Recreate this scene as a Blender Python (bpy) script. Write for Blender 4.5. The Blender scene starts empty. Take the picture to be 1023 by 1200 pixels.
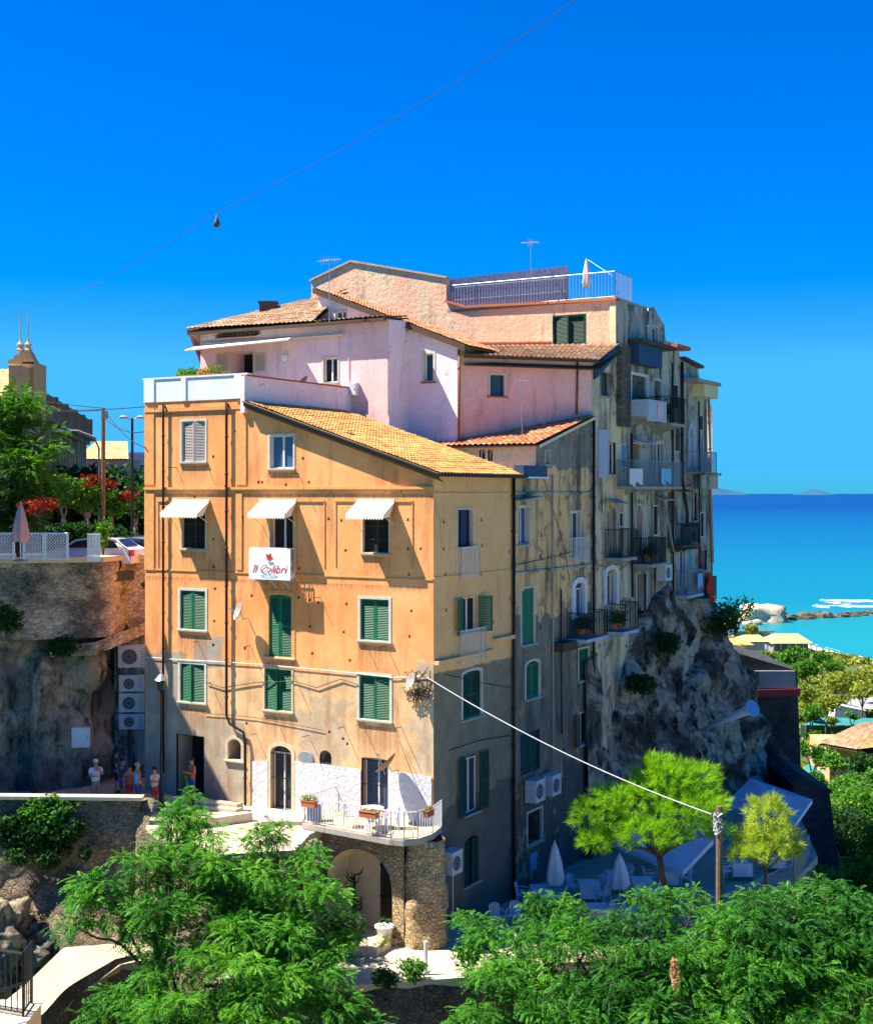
SKY_SAT, SKY_STR, SKY_TINT, SKY_MAX, EXPO = 1.6, .074, (.3, .62, .95), (.33, 2.6, 5.3), 1.45
import bpy, math, random
import numpy as np
from mathutils import Vector, Matrix, noise
from mathutils.geometry import tessellate_polygon
R = random.Random(11)
CX, HY, F, H = 511.5, 578.0, 1600.0, 50.0
V = Vector
scene = bpy.context.scene
COL = scene.collection
OFF = {}

def P(px, py, Y):
    return V(((px - CX) / F * Y, Y, H + (HY - py) / F * Y))
def PZ(px, py, z):
    Y = (z - H) * F / (HY - py)
    return V(((px - CX) / F * Y, Y, z))
C0 = V((-0.11, 50.0)); UA = V((-0.866, 0.5)); VA = V((0.5, 0.866))
def uv(u, v):
    return C0 + UA * u + VA * v
def uvz(u, v, z):
    p = uv(u, v); return V((p.x, p.y, z))

# ---------------------------------------------------------------- mesh builder
class MB:
    def __init__(s):
        s.v = []; s.f = []; s.uv = None
    def add(s, vs, fs):
        n = len(s.v); s.v += [tuple(p) for p in vs]
        s.f += [tuple(i + n for i in f) for f in fs]
    def poly(s, pts):
        s.add(pts, [tuple(range(len(pts)))])
    def obox(s, o, a, b, c):
        o = V(o); a = V(a); b = V(b); c = V(c)
        p = [o, o + a, o + a + b, o + b, o + c, o + a + c, o + a + b + c, o + b + c]
        fs = [(0, 3, 2, 1), (4, 5, 6, 7), (0, 1, 5, 4), (1, 2, 6, 5), (2, 3, 7, 6), (3, 0, 4, 7)]
        if a.cross(b).dot(c) < 0: fs = [f[::-1] for f in fs]
        s.add(p, fs)
    def box(s, x0, x1, y0, y1, z0, z1):
        s.obox((x0, y0, z0), (x1 - x0, 0, 0), (0, y1 - y0, 0), (0, 0, z1 - z0))
    def bar(s, a, b, r=.02, n=6, r2=None):
        s.tube([a, b], [r, r if r2 is None else r2], n)
    def tube(s, pts, r, n=8):
        pts = [V(p) for p in pts]; m = len(pts)
        rs = r if isinstance(r, (list, tuple)) else [r] * m
        vs = []; up = None
        for i, p in enumerate(pts):
            t = (pts[min(i + 1, m - 1)] - pts[max(i - 1, 0)])
            t = t.normalized() if t.length > 1e-9 else V((0, 0, 1))
            if up is None or abs(up.dot(t)) > .95:
                up = V((0, 0, 1)) if abs(t.z) < .9 else V((1, 0, 0))
            x = t.cross(up).normalized(); y = x.cross(t)
            up = y
            for k in range(n):
                a = 2 * math.pi * k / n
                vs.append(p + (x * math.cos(a) + y * math.sin(a)) * rs[i])
        fs = []
        for i in range(m - 1):
            for k in range(n):
                k2 = (k + 1) % n
                fs.append((i * n + k, i * n + k2, (i + 1) * n + k2, (i + 1) * n + k))
        fs.append(tuple(range(n))[::-1]); fs.append(tuple(range((m - 1) * n, m * n)))
        s.add(vs, fs)
    def lathe(s, o, prof, n=16, ax=(0, 0, 1), cap=True):
        o = V(o); ax = V(ax).normalized()
        t = V((1, 0, 0)) if abs(ax.z) > .9 else V((0, 0, 1))
        x = ax.cross(t).normalized(); y = ax.cross(x)
        vs = []
        for r, z in prof:
            for k in range(n):
                a = 2 * math.pi * k / n
                vs.append(o + ax * z + (x * math.cos(a) + y * math.sin(a)) * r)
        fs = []
        for i in range(len(prof) - 1):
            for k in range(n):
                k2 = (k + 1) % n
                fs.append((i * n + k, i * n + k2, (i + 1) * n + k2, (i + 1) * n + k))
        if cap:
            fs.append(tuple(range(n))[::-1]); fs.append(tuple(range((len(prof) - 1) * n, len(prof) * n)))
        s.add(vs, fs)
    def ball(s, c, r, n=10, m=7):
        r = r if isinstance(r, (tuple, list)) else (r, r, r)
        vs = []; fs = []
        for i in range(m + 1):
            th = math.pi * i / m
            for k in range(n):
                a = 2 * math.pi * k / n
                vs.append((c[0] + r[0] * math.sin(th) * math.cos(a), c[1] + r[1] * math.sin(th) * math.sin(a), c[2] + r[2] * math.cos(th)))
        for i in range(m):
            for k in range(n):
                k2 = (k + 1) % n
                fs.append((i * n + k, (i + 1) * n + k, (i + 1) * n + k2, i * n + k2))
        s.add(vs, fs)
    def prism(s, pts, d):      # planar polygon extruded by d
        pts = [V(p) for p in pts]; d = V(d); n = len(pts)
        q = [p + d for p in pts]
        fs = [tuple(range(n)), tuple(range(n, 2 * n))[::-1]]
        for i in range(n):
            j = (i + 1) % n; fs.append((i, i + n, j + n, j))
        s.add(pts + q, fs)
    def build(s, name, mat, parent=None, smooth=False, loc=None):
        me = bpy.data.meshes.new(name)
        o = bpy.data.objects.new(name, me)
        if parent is not None:
            off = OFF[parent]
        elif loc is not None:
            off = V(loc)
        else:
            a = np.array(s.v); off = V(((a[:, 0].min() + a[:, 0].max()) / 2, (a[:, 1].min() + a[:, 1].max()) / 2, a[:, 2].min()))
        me.from_pydata([(p[0] - off.x, p[1] - off.y, p[2] - off.z) for p in s.v], [], s.f)
        if s.uv:
            l = me.uv_layers.new(name='UVMap')
            idx = np.zeros(len(me.loops), dtype=np.int32); me.loops.foreach_get('vertex_index', idx)
            l.data.foreach_set('uv', np.array(s.uv, dtype=np.float32)[idx].ravel())
        me.materials.append(M[mat] if isinstance(mat, str) else mat)
        if smooth: me.polygons.foreach_set('use_smooth', [True] * len(me.polygons))
        me.validate(); me.update()
        COL.objects.link(o)
        OFF[o] = off
        if parent is not None: o.parent = parent
        else: o.location = off
        return o

def tag(o, label=None, cat=None, group=None, kind=None):
    if label: o['label'] = label
    if cat: o['category'] = cat
    if group: o['group'] = group
    if kind: o['kind'] = kind
    return o
def thing(name, label, cat, loc=(0, 0, 0), group=None):
    o = bpy.data.objects.new(name, None); COL.objects.link(o)
    o.empty_display_size = .3
    o.location = loc; OFF[o] = V(loc)
    return tag(o, label, cat, group)
def kids(o): return [c for c in list(COL.objects) if c.parent == o]
def dup(o, loc, rz=0, label=None, parent=None, scale=None):
    c = o.copy(); COL.objects.link(c)
    if parent is not None: c.parent = parent
    else:
        c.location = loc; c.rotation_euler = (0, 0, rz)
        if scale: c.scale = (scale,) * 3
    if label: c['label'] = label
    for k in kids(o): dup(k, None, parent=c)
    return c
def npmesh(name, verts, nper, mat, parent=None, loc=None, smooth=False):
    """verts (N*nper,3) -> N faces of nper verts each"""
    me = bpy.data.meshes.new(name)
    off = OFF[parent] if parent is not None else V(loc)
    v = np.asarray(verts, dtype=np.float64).reshape(-1, 3) - np.array(off)
    n = len(v); nf = n // nper
    me.vertices.add(n); me.vertices.foreach_set('co', v.astype(np.float32).ravel())
    me.loops.add(n); me.loops.foreach_set('vertex_index', np.arange(n, dtype=np.int32))
    me.polygons.add(nf); me.polygons.foreach_set('loop_start', np.arange(0, n, nper, dtype=np.int32))
    try: me.polygons.foreach_set('loop_total', np.full(nf, nper, dtype=np.int32))
    except Exception: pass
    me.update(calc_edges=True); me.validate()
    me.materials.append(M[mat])
    o = bpy.data.objects.new(name, me); COL.objects.link(o); OFF[o] = off
    if parent is not None: o.parent = parent
    else: o.location = off
    return o

# ---------------------------------------------------------------- materials
M = {}
class NG:
    def __init__(s, name):
        m = bpy.data.materials.new(name); m.use_nodes = True
        s.m = m; s.t = m.node_tree; s.t.nodes.clear(); M[name] = m
        s.out = s.n('ShaderNodeOutputMaterial'); s._pos = None
    def n(s, ty, **k):
        x = s.t.nodes.new(ty)
        for a, b in k.items(): setattr(x, a, b)
        return x
    def l(s, a, b): s.t.links.new(a, b)
    def setin(s, sock, v):
        if isinstance(v, bpy.types.NodeSocket): s.l(v, sock)
        elif isinstance(v, (tuple, list)) and len(v) == 3 and sock.type == 'RGBA': sock.default_value = (*v, 1)
        else: sock.default_value = v
    def pos(s):
        if s._pos is None: s._pos = s.n('ShaderNodeNewGeometry')
        return s._pos.outputs['Position']
    def mapped(s, scale=(1, 1, 1), rot=(0, 0, 0), vec=None):
        m = s.n('ShaderNodeMapping'); s.l(vec or s.pos(), m.inputs['Vector'])
        m.inputs['Scale'].default_value = scale; m.inputs['Rotation'].default_value = rot
        return m.outputs[0]
    def noise(s, scale, detail=5, rough=.55, vec=None, dist=0):
        x = s.n('ShaderNodeTexNoise'); s.l(vec or s.pos(), x.inputs['Vector'])
        x.inputs['Scale'].default_value = scale; x.inputs['Detail'].default_value = detail
        x.inputs['Roughness'].default_value = rough; x.inputs['Distortion'].default_value = dist
        return x.outputs['Fac']
    def voro(s, scale, feature='F1', vec=None, out='Distance'):
        x = s.n('ShaderNodeTexVoronoi', feature=feature); s.l(vec or s.pos(), x.inputs['Vector'])
        x.inputs['Scale'].default_value = scale
        return x.outputs[out]
    def ramp(s, fac, stops, interp='LINEAR'):
        x = s.n('ShaderNodeValToRGB'); s.l(fac, x.inputs[0]); e = x.color_ramp.elements
        x.color_ramp.interpolation = interp
        while len(e) < len(stops): e.new(.5)
        for i, (p, c) in enumerate(stops):
            e[i].position = p; e[i].color = (*c, 1) if isinstance(c, (tuple, list)) else (c, c, c, 1)
        return x.outputs[0]
    def mr(s, v, a, b, c=0, d=1):
        x = s.n('ShaderNodeMapRange'); s.setin(x.inputs[0], v)
        for i, k in enumerate((a, b, c, d)): x.inputs[i + 1].default_value = k
        return x.outputs[0]
    def math(s, op, a, b=0):
        x = s.n('ShaderNodeMath', operation=op); s.setin(x.inputs[0], a); s.setin(x.inputs[1], b)
        return x.outputs[0]
    def mix(s, fac, a, b, mode='MIX'):
        x = s.n('ShaderNodeMix', data_type='RGBA', blend_type=mode)
        s.setin(x.inputs[0], fac); s.setin(x.inputs[6], a); s.setin(x.inputs[7], b)
        return x.outputs[2]
    def sep(s):
        x = s.n('ShaderNodeSeparateXYZ'); s.l(s.pos(), x.inputs[0]); return x.outputs
    def bump(s, h, strength=.5, dist=.02, normal=None):
        x = s.n('ShaderNodeBump'); s.l(h, x.inputs['Height'])
        x.inputs['Strength'].default_value = strength; x.inputs['Distance'].default_value = dist
        if normal: s.l(normal, x.inputs['Normal'])
        return x.outputs[0]
    def bsdf(s, col, rough=.8, metal=0, normal=None, spec=.3, emit=None):
        b = s.n('ShaderNodeBsdfPrincipled')
        s.setin(b.inputs['Base Color'], col); s.setin(b.inputs['Roughness'], rough); s.setin(b.inputs['Metallic'], metal)
        b.inputs['Specular IOR Level'].default_value = spec
        if normal: s.l(normal, b.inputs['Normal'])
        s.l(b.outputs[0], s.out.inputs[0]); s.b = b
        return b

def mat(name, col, rough=.6, metal=0, var=.15, scale=6, bump=.15, spec=.3, dirt=None, dirtamt=.4):
    g = NG(name)
    n = g.noise(scale, 5)
    c = g.mix(1, tuple(col), g.ramp(n, [(.3, 1 - var), (.7, 1 + var * .3)]), 'MULTIPLY')
    if dirt:
        c = g.mix(g.mr(g.noise(1.3, 8, .7, g.mapped((1, 1, .35))), .45, .72, 0, dirtamt), c, dirt)
    nn = g.bump(g.noise(scale * 6, 3), bump, .01) if bump else None
    g.bsdf(c, rough, metal, nn, spec)
    return g.m

def plaster(name, c1, c2, stain=(.08, .07, .05), sa=.5, peel=None, pa=.5, bump=.35, zones=(), rough=.9, streak=.55, bd=.02, bs=14, drips=(), ramp=(.78, 1.1)):
    """painted render: large blotches, rain streaks, flaked patches; zones = (colour, z0, z1, x0, x1, wobble)"""
    g = NG(name)
    X, Y, Z = g.sep()[:3]
    c = g.mix(g.mr(g.noise(.45, 5, .6), .35, .65), c1, c2)
    pn = None
    for (zc, z0, z1, x0, x1, wob) in zones:
        w = g.math('MULTIPLY', g.math('SUBTRACT', g.noise(1.1, 6, .6), .5), wob * 2)
        zz = g.math('ADD', Z, w); xx = g.math('ADD', X, w)
        f = g.math('MULTIPLY', g.mr(zz, z0 - .02, z0 + .02), g.mr(zz, z1 + .02, z1 - .02))
        f = g.math('MULTIPLY', f, g.math('MULTIPLY', g.mr(xx, x0 - .02, x0 + .02), g.mr(xx, x1 + .02, x1 - .02)))
        zc2 = g.mix(g.mr(g.noise(1.4, 6, .65), .35, .65), zc, tuple(k * .72 for k in zc))
        c = g.mix(f, c, zc2)
    if peel:
        pn = g.mr(g.noise(.9, 9, .68), .62 - pa * .18, .64 - pa * .18)
        c = g.mix(pn, c, g.mix(g.mr(g.noise(3, 6), .3, .7), peel, tuple(k * .6 for k in peel)))
    st = g.mr(g.noise(1, 8, .66, g.mapped((1.5, 1.5, .24))), streak, streak + .17, 0, sa)
    for (x0, x1, zt, ln) in drips:      # rain dirt running down from sills
        f = g.math('MULTIPLY', g.mr(X, x0 - .03, x0 + .1), g.mr(X, x1 + .03, x1 - .1)); f = g.math('MULTIPLY', f, g.math('MULTIPLY', g.mr(Z, zt - ln, zt), g.mr(Z, zt + .01, zt)))
        st = g.math('MAXIMUM', st, g.math('MULTIPLY', f, g.mr(g.noise(1, 5, .6, g.mapped((9, 9, .35))), .35, .6, .15, .9)))
    c = g.mix(st, c, stain)
    bl = g.mr(g.noise(.8, 9, .72), .52, .8, 0, sa * .8)
    c = g.mix(bl, c, stain)
    c = g.mix(1, c, g.ramp(g.noise(9, 6, .7), [(.25, ramp[0]), (.75, ramp[1])]), 'MULTIPLY')
    h = g.noise(bs, 7, .7)
    nn = g.bump(h, bump, bd)
    if pn is not None: nn = g.bump(pn, .6, -.02, nn)
    g.bsdf(c, rough, 0, nn, .2)
    return g.m

def stone(name, c1, c2, joint, scale=3.2, bump=.8, dark=None, da=.5, moss=None, squash=(1, 1, 1.5), jw=.07):
    g = NG(name)
    vec = g.mapped(squash)
    wv = g.n('ShaderNodeVectorMath', operation='ADD')
    nz = g.n('ShaderNodeTexNoise'); g.l(vec, nz.inputs['Vector']); nz.inputs['Scale'].default_value = 2.5
    sc = g.n('ShaderNodeVectorMath', operation='SCALE'); g.l(nz.outputs['Color'], sc.inputs[0]); sc.inputs['Scale'].default_value = .25
    g.l(vec, wv.inputs[0]); g.l(sc.outputs[0], wv.inputs[1]); wv = wv.outputs[0]
    ed = g.math('ADD', g.voro(scale, 'DISTANCE_TO_EDGE', wv), g.math('MULTIPLY', g.math('SUBTRACT', g.noise(9, 4, .7), .38), .22))
    cell = g.voro(scale, 'F1', wv, 'Color')
    sx = g.n('ShaderNodeSeparateXYZ'); g.l(cell, sx.inputs[0])
    c = g.mix(sx.outputs[0], c1, c2)
    c = g.mix(1, c, g.ramp(g.noise(7, 7, .7), [(.25, .6), (.75, 1.15)]), 'MULTIPLY')
    c = g.mix(g.mr(ed, 0, jw, 1, 0), c, joint)
    if dark: c = g.mix(g.mr(g.noise(.5, 8, .65), .45, .62, 0, da), c, dark)
    if moss: c = g.mix(g.mr(g.noise(.9, 7, .7), .58, .66), c, moss)
    h = g.math('ADD', g.mr(ed, 0, .15, 0, 1), g.math('MULTIPLY', g.noise(8, 6, .7), .7))
    g.bsdf(c, .92, 0, g.bump(h, bump, .06), .2)
    return g.m

def tilemat(name, cols, dirt=(.1, .07, .05), da=.6):
    g = NG(name)
    uvn = g.n('ShaderNodeUVMap'); fl = g.n('ShaderNodeVectorMath', operation='FLOOR'); g.l(uvn.outputs[0], fl.inputs[0])
    wn = g.n('ShaderNodeTexWhiteNoise', noise_dimensions='2D'); g.l(fl.outputs[0], wn.inputs['Vector'])
    c = g.ramp(wn.outputs['Value'], [(i / (len(cols)), k) for i, k in enumerate(cols)])
    c = g.mix(g.mr(g.noise(1.2, 8, .7), .5, .75, 0, da), c, dirt)
    c = g.mix(1, c, g.ramp(g.noise(12, 5), [(.3, .7), (.7, 1.1)]), 'MULTIPLY')
    g.bsdf(c, .85, 0, g.bump(g.noise(25, 4), .3, .01), .2)

def leafmat(name, cols, trans=.35, scale=.9, rough=.55):
    g = NG(name)
    n = g.math('ADD', g.math('MULTIPLY', g.noise(scale, 3), .55), g.math('MULTIPLY', g.noise(scale * .3, 2), .45))
    rp = g.n('ShaderNodeNewGeometry').outputs['Random Per Island']
    f = g.math('ADD', g.math('MULTIPLY', g.mr(n, .36, .64), .55), g.math('MULTIPLY', rp, .45))
    c = g.ramp(f, [(i / (len(cols) - 1), k) for i, k in enumerate(cols)])
    b = g.bsdf(c, rough, 0, None, .18)
    tr = g.n('ShaderNodeBsdfTranslucent')
    hs = g.n('ShaderNodeHueSaturation'); g.l(c, hs.inputs['Color']); hs.inputs['Saturation'].default_value = 1.15; hs.inputs['Value'].default_value = 1.5
    g.l(hs.outputs[0], tr.inputs[0])
    ms = g.n('ShaderNodeMixShader'); ms.inputs[0].default_value = trans
    g.l(b.outputs[0], ms.inputs[1]); g.l(tr.outputs[0], ms.inputs[2]); g.l(ms.outputs[0], g.out.inputs[0])

def glassmat(name, col=(.02, .03, .04), rough=.08):
    g = NG(name)
    c = g.mix(g.noise(.7, 2), col, tuple(k * 2.2 for k in col))
    g.bsdf(c, rough, 0, g.bump(g.noise(1.5, 2), .08, .02), .5)

# ---------------------------------------------------------------- walls and openings
class Wall:
    def __init__(s, a, b):
        s.a = V(a[:2]); s.b = V(b[:2]); s.d = (s.b - s.a).normalized(); s.n = V((s.d.y, -s.d.x)); s.L = (s.b - s.a).length
        s.holes = []
    def hit(s, px, py):
        r = V(((px - CX) / F, 1.0))
        # a + d*k = r*t
        det = s.d.x * (-r.y) + r.x * s.d.y
        k = (-s.a.x * (-r.y) - r.x * s.a.y) / det
        p = s.a + s.d * k
        return k, H + (HY - py) / F * p.y
    def P(s, k, z, o=0):
        p = s.a + s.d * k + s.n * o
        return V((p.x, p.y, z))
    def rect(s, x0, y0, x1, y1):
        s0 = s.hit(x0, y0)[0]; s1 = s.hit(x1, y0)[0]; xm = (x0 + x1) / 2
        return s0, s1, s.hit(xm, y1)[1], s.hit(xm, y0)[1]
    def box(s, mb, s0, s1, z0, z1, o0, o1):
        mb.obox(s.P(s0, z0, o0), s.P(s1, z0, o0) - s.P(s0, z0, o0), s.P(s0, z1, o0) - s.P(s0, z0, o0), s.P(s0, z0, o1) - s.P(s0, z0, o0))
    def hole(s, x0, y0, x1, y1, dep=.25):      # plain small recess
        s0, s1, z0, z1 = s.rect(x0, y0, x1, y1)
        s.holes.append(([(s0, z0), (s1, z0), (s1, z1), (s0, z1)], dep, True))
    def fill(s, mb, outline, px=True):
        """outline in pixels (or (s,z)); cut the holes and give each its reveal"""
        o = [s.hit(*p) for p in outline] if px else outline
        loops = [[V((a, b, 0)) for a, b in o]] + [[V((a, b, 0)) for a, b in h[0]] for h in s.holes]
        flat = [p for l in loops for p in l]
        tris = tessellate_polygon(loops)
        vs = [s.P(p.x, p.y) for p in flat]; fs = []
        n3 = V((s.n.x, s.n.y, 0))
        for t in tris:
            a, b, c = (vs[i] for i in t)
            if (b - a).cross(c - a).length < 1e-9: continue
            fs.append(t if (b - a).cross(c - a).dot(n3) > 0 else t[::-1])
        mb.add(vs, fs)
        for poly, dep, cap in s.holes:
            n = len(poly)
            for i in range(n):
                a = poly[i]; b = poly[(i + 1) % n]
                mb.poly([s.P(*a), s.P(*b), s.P(*b, -dep), s.P(*a, -dep)])
            if cap: mb.poly([s.P(*a, -dep) for a in poly])

def arch_poly(s0, s1, z0, z1, rise, n=10):
    if rise <= 0: return [(s0, z0), (s1, z0), (s1, z1), (s0, z1)]
    p = [(s0, z0), (s1, z0)]; c = (s0 + s1) / 2; w = (s1 - s0) / 2
    for i in range(n + 1):
        a = math.pi * i / n
        p.append((c + w * math.cos(a), z1 - rise + rise * math.sin(a)))
    return p
def ring(mb, W, poly, w, o, zb=True):
    s0 = min(p[0] for p in poly); s1 = max(p[0] for p in poly); z0 = min(p[1] for p in poly); z1 = max(p[1] for p in poly)
    c = ((s0 + s1) / 2, (z0 + z1) / 2); hx = (s1 - s0) / 2; hz = (z1 - z0) / 2
    sc = lambda p, e: (c[0] + (p[0] - c[0]) * (hx + e) / hx, c[1] + (p[1] - c[1]) * (hz + e) / hz)
    out = [sc(p, w) for p in poly]; inn = [sc(p, -.012) for p in poly]
    if not zb: out = [(a, max(b, z0)) for a, b in out]
    n = len(poly)
    for i in range(n):
        j = (i + 1) % n
        if not zb and poly[i][1] == z0 and poly[j][1] == z0: continue
        mb.poly([W.P(*out[i], o), W.P(*out[j], o), W.P(*inn[j], o), W.P(*inn[i], o)])
        mb.poly([W.P(*out[i], -.02), W.P(*out[j], -.02), W.P(*out[j], o), W.P(*out[i], o)])
        mb.poly([W.P(*inn[i], o), W.P(*inn[j], o), W.P(*inn[j], -.1), W.P(*inn[i], -.1)])
def leaf(mb, O, wd, w, h, nrm, louv=True, t=.035):
    """one shutter leaf from corner O along wd (unit), up z, thickness along nrm"""
    wd = V(wd); nrm = V(nrm); up = V((0, 0, 1)); st = min(.07, w * .18)
    B = lambda x0, x1, z0, z1, o0=0, o1=t: mb.obox(O + wd * x0 + up * z0 + nrm * o0, wd * (x1 - x0), up * (z1 - z0), nrm * (o1 - o0))
    B(0, st, 0, h); B(w - st, w, 0, h)
    rails = [(0, .09), (h * .5 - .04, h * .5 + .04), (h - .08, h)] if h > 1.7 else [(0, .08), (h - .07, h)]
    for a, b in rails: B(st, w - st, a, b, .003, t - .003)
    for (a, b), (c, d) in zip(rails[:-1], rails[1:]):
        g = c - b; n = max(3, int(g / .062)) if louv else 0
        for i in range(n):
            z = b + g * (i + .5) / n
            mb.obox(O + wd * st + up * (z - .022) + nrm * (t * .9), wd * (w - 2 * st), up * .012, nrm * (-t * .8) + up * .034)
        if not louv: B(st, w - st, b, c, .01, t - .012)

def win(T, W, box, kind='shut', sm='green', arch=0., sur='white_trim', sw=.1, sill='sill_stone', dep=.2, so=.025, pane='dark_glass',
        name='window', fr='white_frame', bars=1, ang=(0, 0), louv=True, cross=0):
    s0, s1, z0, z1 = W.rect(*box)
    poly = arch_poly(s0, s1, z0, z1, arch)
    if kind == 'void': dep = max(dep, 1.0)
    W.holes.append((poly, dep, False))
    mb = MB()
    if sur: ring(mb, W, poly, sw, so, name != 'door')
    else: ring(mb, W, poly, .012, .006, name != 'door')
    root = mb.build(name, sur or 'dark_frame', T)
    mb = MB(); mb.poly([W.P(*p, -dep) for p in poly]); mb.build('pane', pane, root)
    if sill and name != 'door':
        mb = MB(); W.box(mb, s0 - sw - .04, s1 + sw + .04, z0 - .07, z0 - .012, -.05, .1); mb.build('sill', sill, root)
    n3 = V((W.n.x, W.n.y, 0)); d3 = V((W.d.x, W.d.y, 0))
    if kind in ('glass', 'open', 'shutopen', 'grille', 'ajar'):
        mb = MB(); f = .055; o0, o1 = -dep + .012, -dep + .06
        W.box(mb, s0, s0 + f, z0, z1 - arch, o0, o1); W.box(mb, s1 - f, s1, z0, z1 - arch, o0, o1)
        W.box(mb, s0 + f, s1 - f, z0, z0 + f, o0, o1); W.box(mb, s0 + f, s1 - f, z1 - arch - f, z1 - arch, o0, o1)
        for i in range(bars):
            c = s0 + (s1 - s0) * (i + 1) / (bars + 1); W.box(mb, c - f * .7, c + f * .7, z0 + f, z1 - arch - f, o0 + .003, o1 - .003)
        for i in range(cross):
            c = z0 + (z1 - arch - z0) * (i + 1) / (cross + 1); W.box(mb, s0 + f, s1 - f, c - .02, c + .02, o0 + .006, o1 - .006)
        mb.build('frame', fr, root)
    if kind == 'ajar':
        mb = MB(); leaf(mb, W.P(s0 + .03, z0 + .03, .0), (d3 * math.cos(.5) + n3 * math.sin(.5)), (s1 - s0) * .5, z1 - z0 - .06, n3, False, .03); mb.build('casement', fr, root)
    if kind == 'shut':
        w = (s1 - s0) / 2
        for i in (0, 1):
            mb = MB(); a = R.choice((0, 0, 2, 5, 9)) * math.pi / 180; O = W.P(s0 + .004, z0 + .01, -.09) if i == 0 else W.P(s1 - .004, z0 + .01, -.09)
            leaf(mb, O, (d3 if i == 0 else -d3) * math.cos(a) + n3 * math.sin(a), w - .008, z1 - arch * .6 - z0 - .015, n3, louv); mb.build('shutter', sm, root)
    if kind == 'shutopen':
        w = (s1 - s0) / 2
        for i in (0, 1):
            a = math.radians(ang[i]); mb = MB()
            if i == 0: leaf(mb, W.P(s0, z0, .04), -d3 * math.cos(a) + n3 * math.sin(a), w, z1 - z0, n3, louv)
            else: leaf(mb, W.P(s1, z0, .04), d3 * math.cos(a) + n3 * math.sin(a), w, z1 - z0, n3, louv)
            mb.build('shutter', sm, root)
    if kind == 'grille':
        mb = MB(); n = int((s1 - s0) / .11)
        for i in range(1, n):
            c = s0 + (s1 - s0) * i / n
            mb.bar(W.P(c, z0, -.05), W.P(c, z1 - arch * .3, -.05), .011, 5)
        for z in (z0 + .06, (z0 + z1) / 2, z1 - arch - .04): W.box(mb, s0, s1, z - .015, z + .015, -.065, -.035)
        mb.build('grille', 'iron', root)
    return root

def railing(pts, h, m, parent, name='railing', sp=.12, r=.012, bottom=.06, top=.022, posts=True, z_off=0):
    mb = MB(); pts = [V(p) for p in pts]
    for a, b in zip(pts[:-1], pts[1:]):
        L = (b - a).length; n = max(1, int(L / sp))
        for i in range(n + 1):
            p = a.lerp(b, i / n); mb.bar(p + V((0, 0, bottom)), p + V((0, 0, h)), r, 4)
        mb.bar(a + V((0, 0, h)), b + V((0, 0, h)), top, 6); mb.bar(a + V((0, 0, bottom)), b + V((0, 0, bottom)), top * .7, 5)
        if posts:
            for p in (a, b): mb.bar(p, p + V((0, 0, h + .02)), r * 1.8, 6)
    return mb.build(name, m, parent)

def balcony(T, W, x0, x1, yf, yt, out=.9, th=.14, slab='slab', rail='iron', kind='bars', solid=None, sp=.12, s01=None):
    s0, s1 = (W.hit(x0, yf)[0], W.hit(x1, yf)[0]) if s01 is None else s01
    xm = (x0 + x1) / 2; zf = W.hit(xm, yf)[1]; zt = W.hit(xm, yt)[1]
    mb = MB(); W.box(mb, s0, s1, zf - th, zf, -.05, out)
    n = 3
    for i in range(n):
        c = s0 + (s1 - s0) * (i + .5) / n
        mb.prism([W.P(c - .06, zf - th + .003, 0), W.P(c - .06, zf - th + .003, out * .8), W.P(c - .06, zf - th - .3, 0)], V((W.d.x, W.d.y, 0)) * .12)
    b = mb.build('balcony', slab, T)
    p = [W.P(s0 + .03, zf, 0), W.P(s0 + .03, zf, out - .04), W.P(s1 - .03, zf, out - .04), W.P(s1 - .03, zf, 0)]
    if kind == 'bars': railing(p, zt - zf, rail, b, sp=sp)
    elif kind == 'solid':
        mb = MB()
        W.box(mb, s0, s1, zf - th - .1, zt, out, out + .08); W.box(mb, s0, s0 + .08, zf + .003, zt - .003, 0, out); W.box(mb, s1 - .08, s1, zf + .003, zt - .003, 0, out)
        mb.build('parapet', solid or 'white_plaster', b)
    return b, (s0, s1, zf, zt)

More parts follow.
